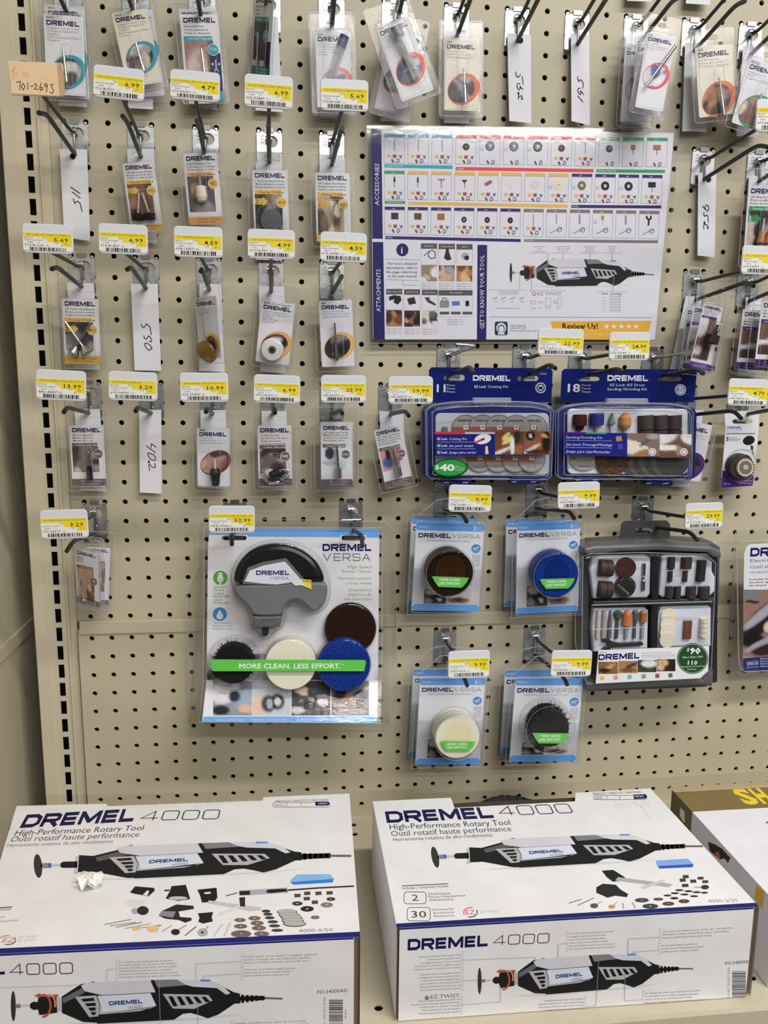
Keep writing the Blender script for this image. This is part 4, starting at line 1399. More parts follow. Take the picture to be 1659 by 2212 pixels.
packet('front packet numbered 560 of the fan, in front of its fellows', (1398, 69), (1459, 81), (1382, 233), .062, old_card, T560, 'diagpin', mx=.006, top=.022)
packet('middle packet of the fan numbered 560', (1374, 92), (1437, 96), (1358, 248), .045, old_card, T560, None, mx=.005)
packet('rear left packet of the fan numbered 560', (1350, 100), (1412, 104), (1336, 262), .026, old_card, T560, None, mx=.005)
packet('rearmost packet of the fan numbered 560, lowest of the four', (1356, 104), (1416, 108), (1344, 268), .016, old_card, T560, None, mx=.005)
T650 = dict(num='650', lines=['1/8" Router Bit', '', '3,2 mm Fer a toupie', '', '3,2 mm Broca Fresadora'], col=ORG_, pal=[(84, 68, 66), (56, 50, 52), (186, 116, 70), (150, 90, 60), (110, 100, 100)], seed=11, cy=1.28, diag=.74)
packet('cream packet numbered 650 with orange oval, leaning right', (1501, 103), (1581, 94), (1489, 257), .035, old_card, T650, 'router', base=CREAM, bubble=[(.40, .55, .66, 1.9, .004, .06)])
T833 = dict(num='83322', lines=['Grinding Stone', '', 'Meule', '', 'Piedra de amolar'], col=(44, 140, 100), pal=[(120, 84, 72), (170, 120, 96), (40, 36, 40), (206, 170, 150)], seed=12, cy=1.2)
packet('tilted white packet numbered 83322 with green oval', (1619, 124), (1694, 148), (1572, 262), .04, old_card, T833, 'router', bubble=[(.36, .5, .62, 1.7, .004, .06)], mx=.007)
# ---- second row
def spec(lines, col=GOLD, band='Cleaning / Polishing', badge='', pal=dark, seed=1, **k):
    return dict(lines=lines, col=col, band=band, badge=badge, pal=pal, seed=seed, **k)
packet('tilted packet with two black bristle brushes, badge 403-02', (264, 353), (333, 349), (279, 503), .03, new_card, spec(['3/4" Nylon Bristle Brushes', 'Brosses en soie de nylon', 'Cepillos de cerdas de nylon'], badge='403-02', pal=brown, seed=21, two=1), 'brush2', bubble=[(.08, .85, .9, 1.85, .005, .05)])
packet('packet with cream felt cone, orange badge 422', (395, 332), (469, 330), (409, 486), .03, new_card, spec(['Felt Polishing Tip', 'Pointe feutre pour polissage', 'Punta pulidora de fieltro'], badge='422', pal=[(86, 80, 84), (50, 48, 54), (130, 120, 116), (170, 120, 80)], seed=22, col=(216, 156, 84)), 'felt', bubble=[(.33, .55, .62, 1.62, .006, .1)])
packet('packet with grey emery wheel, badge 425-02', (544, 367), (621, 368), (545, 512), .025, new_card, spec(['1" Emery Impregnated Wheels', 'Meules impregnees a l\'emeri', 'Ruedas impregnadas con esmeril'], badge='425-02', pal=[(58, 54, 56), (110, 92, 60), (34, 32, 36), (140, 130, 120)], seed=23, two=1, col=(220, 174, 60), yp=1.85), 'wheel', bubble=[(.1, .95, .9, 1.75, .004, .3)])
packet('packet with two tan steel brush shafts, badge 428-02', (680, 373), (755, 374), (679, 522), .025, new_card, spec(['3/4" Carbon Steel Brushes', 'Brosses en acier au carbone', 'Cepillos de acero al carbono'], badge='428-02', pal=[(172, 146, 108), (120, 96, 66), (90, 66, 46), (200, 178, 150)], seed=24, two=1, yp=1.7), 'pins2', bubble=[(.28, .75, .92, 1.8, .005, .05)])
packet('packet with two stones and green band, cut by the right edge', (1617, 400), (1693, 402), (1600, 566), .03, new_card, spec(['Grinding Stone', 'Pierre a affuter', 'Piedra de amolar'], col=(40, 132, 84), band='Grinding / Sharpening', badge='457', pal=[(186, 160, 146), (120, 90, 80), (210, 190, 180), (60, 50, 50)], seed=25, two=1, bcol=(214, 230, 220), btx=(220, 240, 230)), 'stone2', bubble=[(.33, .6, .75, 1.6, .006, .08)])
# ---- third row
packet('packet with two crossed cup brushes, gold foot band', (133, 644), (212, 646), (147, 785), .028, new_card, spec(['1/2" Carbon Steel Brushes', 'Brosses en acier au carbone', 'Cepillos de acero al carbono'], badge='442-02', pal=[(62, 60, 68), (96, 100, 112), (40, 38, 44), (130, 126, 124)], seed=31, two=1), 'cups2', bubble=[(.05, .6, .9, 1.62, .006, .1)])
T535 = dict(num='535', lines=['Brass Brush', '', 'Brosse en laiton', '', 'Cepillo de laton'], col=(208, 160, 72), pal=[(92, 50, 46), (130, 70, 60), (56, 34, 36), (180, 130, 110)], seed=32, cy=1.60, oval=(.50, .40, -.9))
packet('turned packet with thin brass wheel brush, numbered 535', (420, 645, .02), (467, 639, .045), (432, 776, .02), .03, old_card, T535, 'brass', bubble=[(.1, .55, .6, 2.2, .007, .1)], mx=.005)
T423 = dict(num='423E', num2='EZ Lock Compatible', lines=['Cloth Polishing Wheel', '', 'Disque en coton pour', 'polissage', '', 'Disco de tela', 'para pulir'], col=(214, 160, 88), pal=[(96, 66, 60), (170, 150, 146), (50, 38, 40), (190, 186, 190)], seed=33, cy=1.28)
packet('packet numbered 423E with white cloth wheel, leaning right', (565, 647), (638, 657), (544, 779), .03, old_card, T423, 'cloth', bubble=[(.12, 1.08, .80, 1.76, .008, .33)])
T443 = dict(num='443', lines=['Carbon Steel Brush', '', 'Brosse en Acier au Carbone', '', 'Cepillo de Alambre Carbon'], col=(214, 168, 96), pal=[(56, 50, 52), (92, 84, 86), (36, 34, 38), (120, 110, 112)], seed=34, cy=1.35)
packet('packet numbered 443 with thin steel brush, under the 4.59 tag', (688, 650), (760, 648), (692, 793), .024, old_card, T443, 'rod', base=(206, 206, 214), bubble=[(.34, .60, .68, 1.85, .004, .05)])
PUR = (84, 42, 128)
wood = [(112, 76, 56), (140, 98, 72), (84, 56, 44), (208, 206, 210), (150, 110, 84)]
ps = spec(['Drum Sander', 'Ponceuse a tambour', 'Lijadora de tambor'], col=PUR, band='Sanding', pal=wood, seed=41, bcol=(216, 206, 230), btx=(230, 224, 240), f1='Poncage', f2='Lijado', blobs=[(.8, .55, .5, .28, .5, (118, 80, 58)), (.25, .8, .4, .09, 0, (210, 208, 212)), (.9, .9, .5, .2, 0, (96, 64, 50)), (.1, .15, .4, .3, 0, (196, 194, 198))])
packet('rear purple banded packet right of the poster', (1483, 665), (1541, 668), (1468, 800), .03, new_card, ps, None, mx=.008)
packet('middle purple banded packet right of the poster', (1497, 660), (1556, 666), (1480, 798), .045, new_card, ps, None, mx=.006)
packet('front purple banded packet with dark sanding drum', (1521, 655), (1563, 664), (1503, 792), .068, new_card, dict(ps, badge=''), 'drum', mx=.010, depth=.012, top=.022, bubble=[(.40, .8, .98, 1.9, .010, .12)])
ps2 = spec(['1/2" EZ Drum Band', 'Manchon de poncage', 'Manguito de lijar'], col=(66, 36, 104), band='Sanding', pal=wood, seed=43, bcol=(216, 206, 230), two=0, f1='2 Pieces', f2='Poncage / Lijado', blobs=[(.4, .3, .9, .2, 0, (112, 72, 54)), (.4, .62, .9, .12, -.15, (206, 204, 208)), (.5, .9, .8, .25, 0, (84, 54, 44))])
packet('rear purple banded packet at the right edge', (1605, 668), (1668, 672), (1597, 797), .03, new_card, ps2, None, mx=.007)
packet('front purple banded packet at the right edge', (1646, 648), (1716, 652), (1627, 792), .05, new_card, ps2, 'drum', mx=.010, depth=.012)
# ---- fourth row
gr = dict(col=GREY, band='Collets / Miscellaneous', bcol=(206, 202, 200), btx=(214, 210, 208), f1='Mandrins / Divers', f2='Portaherramientas / Diversos')
packet('packet with blue collared mandrel, grey badge EZ402', (149, 919), (223, 919), (158, 1050), .026, new_card, dict(gr, lines=['EZ Lock Mandrel', 'Mandrin EZ Lock', 'Mandril EZ Lock'], badge='EZ402', pal=[(116, 98, 84), (150, 134, 118), (70, 58, 52), (176, 164, 152)], seed=51, yp=1.42), 'ez402', bubble=[(.42, .62, .66, 1.62, .005, .06)])
T4486 = dict(num='4486', lines=['Dremel Chuck', '', 'Mandrin Dremel', '', 'Portabrocas Dremel'], col=(104, 64, 56), pal=[(170, 124, 110), (190, 146, 132), (130, 84, 74), (96, 56, 50)], seed=52, cy=1.08, oval=(.50, .36, -.5))
packet('packet numbered 4486 with black keyless chuck', (425, 924), (496, 925), (433, 1050), .026, old_card, T4486, 'chuck', base=(206, 206, 212), bubble=[(.36, .55, .72, 1.72, .006, .08)])
packet('packet numbered 4485 with black nut and loose collets', (556, 919), (630, 919), (561, 1050), .026, new_card, dict(gr, lines=['Collet Nut Kit', 'Jeu d\'ecrous de mors', 'Juego de tuerca', 'y portaherramientas'], badge='4485', yb=.58, pal=[(110, 90, 84), (160, 140, 132), (74, 58, 56), (196, 186, 180)], seed=53, yp=1.42), 'collet', bubble=[(.06, .8, .94, 1.74, .006, .4)])
DL = ['1/4" Glass and Tile Bit', 'Meche de 1/4 po pour', 'le verre et les carreaux', 'Broca para vidrio']
dsp = dict(gr, lines=DL, yb=.66, badge='663DR', pal=[(196, 200, 210), (70, 72, 80), (170, 176, 188), (206, 210, 216)], seed=54, yp=1.5, blobs=[(.3, .25, .2, .28, 0, (60, 62, 72)), (.3, .7, .3, .1, 0, (150, 166, 190)), (.85, .85, .16, .3, 0, (166, 186, 200))])
packet('front packet with steel drill bit, grey badge 663DR', (693, 915), (760, 915), (690, 1050), .045, new_card, dsp, 'drill', mx=.008, depth=.010, bubble=[(.40, .66, .66, 1.8, .006, .06)])
packet('second packet behind the drill bit packet 663DR', (692, 911), (763, 911), (691, 1054), .025, new_card, dsp, None, mx=.012)
packet('tilted packet with drill bit, grey badge 662DR', (807, 930), (867, 917), (825, 1056), .036, new_card, dict(dsp, lines=['1/8" Glass and Tile Bit'] + DL[1:], badge='662DR', seed=55, pal=[(196, 130, 134), (206, 200, 208)], blobs=[(.3, .6, .25, .28, .3, (52, 92, 150)), (.85, .5, .12, .5, 0, (160, 40, 50)), (.35, .2, .1, .3, 0, (60, 40, 60)), (.95, .9, .15, .3, 0, (190, 200, 212))]), 'drill', mx=.007, bubble=[(.40, .66, .66, 1.8, .005, .06)])
mel = dict(num='5120', lines=['Abrasive Buff', '', 'Disque abrasif', '', 'Rueda abrasiva'], col=PUR, pal=[(96, 64, 52), (60, 42, 42), (150, 110, 80), (50, 40, 44)], seed=56, cy=1.3)
packet('packet with dark buff half hidden behind the sanding kit', (1472, 908), (1539, 919), (1440, 1030), .03, old_card, mel, None, mx=.007, depth=.012)
# ---- fifth row
m401 = dict(gr, lines=['Mandrel', 'Mandrin', 'Mandril'], badge='401', pal=[(176, 132, 96), (120, 66, 50), (196, 160, 120), (90, 60, 50)], seed=57, yb=.60, yp=1.95, bpos=(.80, 1.12, .15))
packet('front packet marked 401, turned to the left', (162, 1184, .050), (210, 1195, .066), (178, 1303, .045), .06, new_card, m401, 'm401', mx=.005, top=.016, bubble=[(.3, .95, .6, 2.2, .006, .1)])
packet('middle packet marked 401, squeezed behind the front one', (170, 1182, .036), (215, 1190, .048), (183, 1304, .032), .045, new_card, m401, None, mx=.005, top=.016)
packet('rear packet marked 401, showing at the right', (186, 1181), (238, 1184), (190, 1305), .03, new_card, dict(m401, badge=''), None, mx=.005)
# ================================================================== printed picture of the rotary tool
def tool(A, T, ex, ey, long_=False, lv=1, marks=True):
    """T = top left, ex/ey = width and height vectors in layout units"""
    def m(x, y):
        u, v = (x - 755) / 765, (y - 705) / 150
        return (T[0] + ex[0] * u + ey[0] * v, T[1] + ex[1] * u + ey[1] * v)
    k = math.hypot(*ex) / 765

    def P(pts, c, l):
        A.poly([m(*p) for p in pts], c, lv + l)

    def Ln(pts, w, c, l):
        A.line([m(*p) for p in pts], w * k, c, lv + l)
    BK = (32, 32, 34)
    P([(880, 848), (1000, 843), (1300, 843), (1420, 836), (1300, 851), (1000, 856)], (186, 186, 192), 0)
    cx = circ(765, 778, 7, 52, 20)
    if long_:
        P(circ(768, 778, 10, 52, 20, -.06), (58, 56, 56), 1)
        Ln([(774, 778), (850, 778)], 6, (168, 170, 176), 1)
        Ln([(778, 778), (792, 778)], 12, (120, 116, 112), 2)
        Ln([(792, 778), (800, 778)], 11, (60, 90, 160), 3)
        P([(822, 770), (828, 764), (862, 765), (862, 793), (828, 791), (822, 787)], BK, 2)
        P([(858, 748), (866, 738), (900, 744), (985, 712), (1003, 847), (985, 847), (900, 812), (866, 812), (856, 818)], BK, 1)
        P([(858, 744), (866, 738), (864, 812), (854, 818), (858, 790)], (170, 172, 176), 2)
        P([(905, 752), (980, 722), (985, 745), (910, 770)], (84, 84, 86), 2)
    else:
        P(cx, (58, 56, 56), 1)
        Ln([(771, 778), (835, 778)], 5, (168, 170, 176), 1)
        Ln([(771, 778), (785, 778)], 11, (110, 108, 106), 2)
        P([(812, 772), (822, 765), (836, 768), (836, 792), (822, 794), (812, 786)], BK, 2)
        P([(836, 748), (885, 752), (888, 806), (838, 812), (832, 780)], BK, 3)
        for x in (888, 893, 898):
            Ln([(x, 755), (x + 1, 803)], 3, (150, 150, 154), 2)
        P([(901, 752), (955, 712), (985, 708), (1003, 847), (960, 842), (901, 808)], BK, 1)
        P([(903, 758), (960, 724), (965, 742), (905, 776)], (92, 92, 94), 2)
        OR = (168, 70, 54)
        Ln([(850 + 20 * math.sin(a), 780 - 37 * math.cos(a)) for a in [-.5 + q * .32 for q in range(13)]], 6, OR, 5)
        P([(824, 744), (842, 736), (841, 753)], OR, 6)
        Ln([(866 + 17 * math.sin(a), 776 - 32 * math.cos(a)) for a in [-.2 + q * .3 for q in range(8)]], 5, (186, 122, 74), 4)
        P([(876, 742), (893, 744), (886, 758)], OR, 6)
    P([(985, 710), (1160, 708), (1230, 710), (1300, 716), (1345, 735), (1385, 762), (1388, 798), (1340, 835), (1310, 847), (1288, 836), (1262, 826), (1240, 828), (1215, 847), (1000, 850)], BK, 2)
    P([(955, 716), (975, 707), (1150, 708), (1164, 750), (1012, 752), (965, 736)], (186, 184, 190), 3)
    P([(1001, 754), (1150, 752), (1166, 796), (1120, 812), (1005, 818), (1010, 786)], (206, 208, 220), 4)
    P([(1012, 788), (1005, 818), (1120, 812), (1166, 796), (1150, 804), (1014, 810)], (160, 162, 172), 5)
    a, b = m(1034, 788), m(1128, 785)
    h = math.hypot(*ey) * 14 / 150
    A.logo(a[0], a[1], b[0], h, (40, 66, 128), lv + 6, y1=b[1])
    a, b = m(1088, 802), m(1128, 800)
    A.strokes('4000', a[0], a[1], b[0], h * .62, (120, 122, 132), .16, lv + 6, y1=b[1])
    P([(938, 754), (998, 752), (1008, 786), (1003, 824), (978, 826)], (160, 158, 160), 4)
    for q in ((955, 762, 990, 760, 994, 770, 962, 772), (966, 778, 996, 777, 997, 787, 972, 788), (975, 793, 996, 793, 996, 803, 980, 804), (982, 808, 996, 808, 995, 818, 986, 819)):
        P([(q[0], q[1]), (q[2], q[3]), (q[4], q[5]), (q[6], q[7])], (24, 24, 26), 5)
    P([(1184, 756), (1312, 766), (1324, 786), (1272, 812), (1212, 808)], (160, 158, 162), 4)
    for q in range(5):
        x = 1200 + q * 23
        P([(x, 765 + q * 1.5), (x + 12, 766 + q * 1.5), (x + 26, 800 - q * 2.5), (x + 13, 800 - q * 2.2)], (24, 24, 26), 5)
    P([(1160, 708), (1222, 709), (1250, 730), (1170, 734)], (112, 112, 116), 3)
    P([(1222, 708), (1318, 716), (1350, 734), (1374, 764), (1362, 768), (1336, 744), (1270, 736), (1248, 728)], (186, 186, 194), 4)
    P([(1290, 712), (1318, 714), (1318, 720), (1290, 719)], (72, 120, 190), 5)
    P([(980, 707), (992, 703), (996, 708)], (72, 120, 190), 5)
    P([(1380, 760), (1400, 766), (1402, 800), (1382, 800)], BK, 3)
    for q in range(5):
        x = 1404 + q * 13
        h_ = 14 - q * 1.6
        P([(x, 784 - h_), (x + 8, 785 - h_), (x + 8, 785 + h_), (x, 784 + h_)], BK, 3)
    Ln([(1400, 784), (1470, 785)], 12, BK, 3)
    Ln([(1465, 785), (1520, 790)], 5, (90, 90, 94), 2)

def disc(A, x, y, r, ry, c, lv=2):
    A.ell(x, y, r, ry, c, lv, n=18)

# ================================================================== laminated poster
F = fplane(.012)
cv = crop(F, 790, 270, 2.4397)
g = lambda x, y: cv(x, y)
mid = F(*g(800, 550), 0)
t = thing('poster', 'laminated white poster with purple side bars, rows of small product pictures', 'poster', mid)
mb = MB()
prism(mb, F, [g(28, 18), g(1625, 42), g(1524, 1131), g(38, 1130)], -.0006, 0, (212, 212, 220))
A = Art(mb, F, cv, res=1, eps=1e-4)
PV = (44, 28, 108)
A.poly([(28, 18), (82, 20), (90, 600), (35, 599)], PV, 1)
A.poly([(36, 616), (92, 617), (101, 1131), (40, 1130)], PV, 1)
A.poly([(589, 632), (640, 632), (635, 1131), (586, 1131)], PV, 1)
A.vtext('ACCESSORIES', 70, 424, 203, 22, (214, 214, 228), 2, .01)
A.vtext('ATTACHMENTS', 78, 984, 760, 22, (214, 214, 228), 2, .01)
A.vtext('GET TO KNOW YOUR TOOL', 624, 1075, 686, 22, (214, 214, 228), 2, .01)
HC = dict(t=(46, 148, 158), r=(206, 66, 62), g=(44, 140, 88), y=(222, 174, 84), p=(58, 36, 116), k=(112, 102, 104))
CELLR = [(97, 47, 1597, 68, 153, 'tttrrrrrrggg', 126.0, 109), (98, 240, 1563, 264, 150, 'gyyyyyyypppp', 123.6, 107), (100, 430, 1555, 453, 146, 'ppppppkkkkkk', 122.0, 106)]
rr_ = random.Random(5)
for ri, (x0, ya, x1, yb, hh, cols, st, wd) in enumerate(CELLR):
    sl = (yb - ya) / (x1 - x0)
    for k in range(12):
        x = x0 + k * st * (1 - .0012 * k * (ri > 0) * 0)
        y = ya + sl * (x - x0)
        c = HC[cols[k]]
        q = lambda a, b: (x + a - b * .004 * k, y + b + a * sl)
        A.poly([q(0, 0), q(wd, 0), q(wd, 17), q(0, 17)], c, 1)
        A.poly([q(1, 104 if ri != 2 else 92), q(wd - 1, 104 if ri != 2 else 92), q(wd - 1, hh), q(1, hh)], (196, 196, 206), 1)
        A.line([q(0, 17), q(wd, 17), q(wd, hh), q(0, hh)], 2, (150, 152, 162), 2, True)
        A.text('%d' % (100 + k * 37 + ri * 211), *q(38, 14), h=8, col=(220, 220, 228), lv=2)
        cx_, cy_ = q(wd / 2, 62)
        kind = [['rod', 'rod', 'rod', 'disc', 'big', 'big', 'ring', 'disc', 'rod', 'disc', 'drum', 'wdrum'], ['cone', 'cup', 'tee', 'vee', 'roll', 'felt', 'wfelt', 'yring', 'gring', 'bring', 'bring', 'bdrum'],
                ['sq', 'sq2', 'sq3', 'tdisc', 'kdisc', 'kdisc', 'rod', 'pin', 'pin2', 'ez', 'coll', 'wren']][ri][k]
        if kind == 'rod':
            A.line([(cx_, cy_ - 34), (cx_, cy_ + 26)], 4, (120, 120, 124), 2)
        elif kind in ('disc', 'kdisc', 'tdisc'):
            A.ell(cx_, cy_, 18 if kind == 'disc' else 14, 19 if kind == 'disc' else 16, {'disc': (72, 58, 54), 'kdisc': (40, 42, 46), 'tdisc': (40, 74, 80)}[kind], 2)
            A.ell(cx_, cy_, 3, 3, (180, 180, 184), 3)
        elif kind in ('big', 'ring'):
            A.ell(cx_, cy_ - 5, 24, 26, (84, 96, 94) if kind == 'big' else (50, 52, 50), 2)
            A.ell(cx_, cy_ - 5, 17, 19, (120, 130, 126), 3)
            A.rect(cx_ - 18, cy_ - 9, cx_ + 2, cy_ - 2, (150, 60, 56), 4)
            A.rect(cx_ - 5, cy_ - 12, cx_ + 7, cy_ - 2, (220, 220, 220), 5)
            A.ell(x + 12, cy_ + 8, 10, 10, (190, 170, 196), 3)
        elif kind in ('drum', 'wdrum', 'bdrum'):
            ww = 12 if kind == 'drum' else 20
            c = (156, 100, 66) if kind != 'bdrum' else (50, 40, 40)
            A.rect(cx_ - ww, cy_ - 24, cx_ + ww, cy_ + 4, c, 2)
            A.line([(cx_, cy_), (cx_, cy_ + 30)], 4, (120, 120, 124), 2)
        elif kind in ('cone', 'cup', 'vee', 'tee'):
            A.line([(cx_, cy_ - 10), (cx_, cy_ + 26)], 4, (120, 116, 110), 2)
            if kind == 'tee':
                A.rect(cx_ - 18, cy_ - 22, cx_ + 18, cy_ - 16, (110, 108, 104), 3)
                A.line([(cx_, cy_ - 18), (cx_, cy_)], 4, (120, 116, 110), 2)
            elif kind == 'vee':
                A.poly([(cx_ - 16, cy_ - 20), (cx_ + 14, cy_ - 20), (cx_, cy_)], (70, 66, 62), 3)
            else:
                A.poly([(cx_ - 6, cy_ - 4), (cx_ - 3, cy_ - 30), (cx_ + 3, cy_ - 30), (cx_ + 6, cy_ - 4)], (56, 58, 54), 3)
        elif kind == 'roll':
            A.poly([(cx_ - 22, cy_ - 2), (cx_ + 12, cy_ - 22), (cx_ + 24, cy_ - 8), (cx_ - 8, cy_ + 12)], (150, 84, 70), 2)
        elif kind in ('felt', 'wfelt', 'yring', 'gring', 'bring'):
            c = {'felt': (200, 196, 186), 'wfelt': (190, 188, 180), 'yring': (210, 200, 160), 'gring': (112, 96, 60), 'bring': (38, 36, 38)}[kind]
            A.ell(cx_, cy_, 22 if kind != 'felt' else 16, 24 if kind != 'felt' else 17, c, 2)
            if 'ring' in kind:
                A.ell(cx_, cy_, 8, 9, (206, 200, 170), 3)
                A.ell(cx_, cy_, 3, 3, (90, 80, 60), 4)
                A.ell(x + 12, cy_ + 8, 10, 10, (190, 170, 196), 3)
        elif kind in ('sq', 'sq2', 'sq3'):
            c = {'sq': (72, 56, 50), 'sq2': (96, 74, 50), 'sq3': (140, 96, 54)}[kind]
            A.rect(cx_ - 19, cy_ - 30, cx_ + 19, cy_ + 4, c, 2)
        elif kind in ('pin', 'pin2', 'coll'):
            A.line([(cx_, cy_ - 36), (cx_, cy_ + 12)], 5 if kind == 'pin' else 9, (130, 124, 130), 2)
        elif kind == 'ez':
            A.rect(cx_ - 7, cy_ - 32, cx_ + 7, cy_ - 10, (150, 120, 60), 2)
            A.line([(cx_, cy_ - 10), (cx_, cy_ + 14)], 4, (190, 180, 150), 2)
            A.ell(x + 14, cy_, 10, 10, (190, 170, 196), 3)
        elif kind == 'wren':
            A.line([(cx_ - 3, cy_ + 16), (cx_, cy_ - 14)], 9, (24, 24, 26), 2)
            A.line([(cx_ - 12, cy_ - 36), (cx_ - 10, cy_ - 22), (cx_, cy_ - 16), (cx_ + 11, cy_ - 22), (cx_ + 10, cy_ - 36)], 8, (24, 24, 26), 3)
        # little material pictures in the grey half
        if ri < 2 or k < 7:
            by = 118 if ri != 2 else 104
            if not (ri == 0 and k in (4, 5, 6, 9, 10, 11)):
                A.poly([q(16, by - 8), q(32, by - 10), q(38, by + 2), q(20, by + 6)], (214, 168, 70), 3)
                A.poly([q(46, by - 10), q(66, by - 10), q(62, by + 2), q(66, by + 8), q(46, by + 6)], (150, 66, 52), 3)
                A.line([q(80, by - 6), q(88, by + 6), q(92, by - 8)], 5, (74, 74, 78), 3)
            A.poly([q(36, by + 18), q(44, by + 12), q(54, by + 30), q(46, by + 34)], (110, 72, 62), 3)
            A.line([q(64, by + 16), q(76, by + 12), q(80, by + 26), q(68, by + 32), q(64, by + 20)], 4, (90, 90, 94), 3)
        else:
            A.line([q(22, 126), q(60, 106), q(80, 100)], 4, (120, 120, 126), 3)
            A.line([q(x, y)[0:2] if False else q(70 + 12 * math.cos(a), 106 + 12 * math.sin(a)) for a in [PI * 2 * w_ / 10 for w_ in range(10)]], 3, (90, 90, 96), 3, True)

def bar(x0, ya, x1, yb, h_, c, tx=''):
    A.poly([(x0, ya), (x1, yb), (x1, yb + h_), (x0, ya + h_)], c, 1)
    if tx:
        A.text(tx, x0 + 6, ya + h_ - 5, h=h_ * .5, col=(216, 216, 226), lv=2, bold=.01, sx=.9)
bar(98, 206, 458, 214, 18, HC['t'], 'Carving / Engraving')
bar(474, 221, 1200, 232, 18, HC['r'], 'Cutting')
bar(1216, 233, 1577, 236, 17, HC['g'], 'Grinding / Sharpening')
bar(100, 399, 208, 400, 16, HC['g'], 'Grinding/Sharpening')
bar(224, 404, 1066, 420, 16, HC['y'], 'Cleaning / Polishing')
bar(1083, 421, 1558, 424, 16, HC['p'], 'Sanding')
bar(103, 585, 817, 601, 16, HC['p'], 'Sanding')
bar(834, 601, 1540, 608, 15, HC['k'], 'Maintenance')
INK = (70, 70, 84)
A.ell(193, 658, 32, 34, PV, 1)
A.text('i', 186, 676, h=34, col=(220, 220, 230), lv=2, bold=.05)
A.line([(102, 706), (284, 711)], 2, (120, 120, 130))
for k, (l_, a_, b_) in enumerate((('For more detailed', 118, 268), ('information, refer to', 108, 274), ('the page references', 108, 272), ('in the user manual', 118, 268))):
    A.text(l_, a_, 737 + k * 22, b_, h=14, col=INK, lv=1, bold=.02)
A.line([(106, 815), (285, 820)], 2, (120, 120, 130))
A.line([(195, 818), (196, 842), (270, 845)], 2, (120, 120, 130))

def mini(x0, y0, x1, y1, ym, hd, seed, pal, two=True):
    A.rect(x0, y0, x1, y0 + 28, (84, 80, 84), 1)
    A.text(hd, (x0 + x1) / 2, y0 + 18, h=8, col=(214, 214, 218), lv=2, al='c')
    A.frame_(x0, y0 + 28, x1, ym, 1.5, (150, 150, 158), 1)
    if two:
        A.photo(x0 + 1, ym, x1 - 1, y1, pal[0], rblobs(seed, pal, 9, .35), 10, 10, 1, .1, seed)
    for k in range(3):
        A.text('English pages 16-31', x0 + 2, y1 + 15 + 12 * k, x1 - 4, h=6, col=(110, 110, 120), lv=1)
P1 = [(150, 110, 84), (196, 160, 130), (60, 56, 56), (110, 130, 90), (206, 196, 186)]
P2 = [(92, 84, 84), (50, 46, 48), (150, 140, 136), (196, 150, 120)]
P3 = [(170, 110, 60), (206, 160, 110), (70, 46, 40), (120, 66, 36)]
mini(291, 624, 376, 824, 738, 'Flex Shaft', 1, P1)
mini(384, 626, 470, 824, 740, 'Cutting Guide', 2, P2)
mini(478, 628, 563, 825, 742, 'Shield', 3, P3)
A.line([(306, 690), (330, 668), (352, 660), (366, 672), (366, 700), (344, 704), (328, 690), (336, 668)], 4, (60, 60, 64), 2)
A.poly([(412, 700), (420, 672), (424, 650), (436, 650), (440, 672), (452, 708), (430, 714)], (44, 44, 46), 2)
A.ell(524, 690, 20, 18, (150, 150, 162), 2)
A.ell(532, 700, 13, 12, (40, 40, 44), 3)
mini(107, 864, 193, 1062, 975, 'Sharpening Guide', 4, P3)
mini(202, 866, 287, 1063, 978, 'Garden Tool', 5, [(60, 50, 46), (206, 150, 100), (30, 30, 32), (150, 90, 50)])
mini(296, 868, 380, 1064, 978, 'Circle Cutter', 6, [(196, 196, 200), (90, 90, 96), (60, 50, 50), (206, 180, 160)])
A.poly([(122, 905), (150, 896), (184, 902), (188, 925), (170, 946), (148, 936), (150, 918), (124, 925)], (40, 40, 44), 2)
A.poly([(218, 915), (256, 906), (266, 940), (228, 948)], (50, 50, 54), 2)
A.poly([(310, 910), (334, 906), (338, 922), (372, 944), (366, 952), (326, 934)], (70, 70, 76), 2)
A.rect(384, 870, 563, 898, (84, 80, 84), 1)
A.text('Also Included', 474, 888, h=8, col=(214, 214, 218), lv=2, al='c')
A.frame_(384, 898, 562, 1010, 1.5, (150, 150, 158), 1)
A.rr(391, 924, 439, 962, 6, (120, 124, 122), 2)
A.line([(404, 924), (406, 912), (424, 912), (426, 924)], 4, (90, 92, 92), 2)
A.poly([(454, 930), (494, 928), (497, 950), (456, 952)], (72, 104, 180), 2)
A.rect(526, 926, 545, 954, (36, 36, 38), 2)
for x in (390, 450, 510):
    A.rect(x, 984, x + 50, 998, (84, 80, 84), 2)
for k in range(3):
    A.text('English pages 16-31', 430, 1028 + 12 * k, 515, h=6, col=(110, 110, 120), lv=1)
tool(A, (755, 705), (765, 0), (0, 150), False, 1)
for k, (x, tx) in enumerate(((915, ('Quick collet lock', 'for fast', 'accessory changes')), (1040, ('Separate on/off switch', 'retains speed setting', 'for ease of use')), (1182, ('Replaceable motor', 'brushes for', 'longer motor life')), (1298, ('Variable speed', 'for greater', 'versatility')))):
    for q, l_ in enumerate(tx):
        A.text(l_, x, 644 + 12 * q, h=7, col=(90, 90, 104), lv=1, al='c', sx=.8)
    A.line([(x - 52, 668), (x - 52, 674), (x + 50, 676), (x + 50, 670)], 1.6, (130, 130, 140), 1)
    A.line([(x + (0 if k else 44), 675), (x + (0 if k else 44), 708)], 1.6, (130, 130, 140), 8)
A.line([(652, 874), (652, 868), (848, 870), (848, 876)], 1.6, (130, 130, 140), 1)
A.line([(812, 868), (812, 780)], 1.6, (150, 150, 158), 8)
A.line([(874, 872), (874, 800)], 1.6, (150, 150, 158), 8)
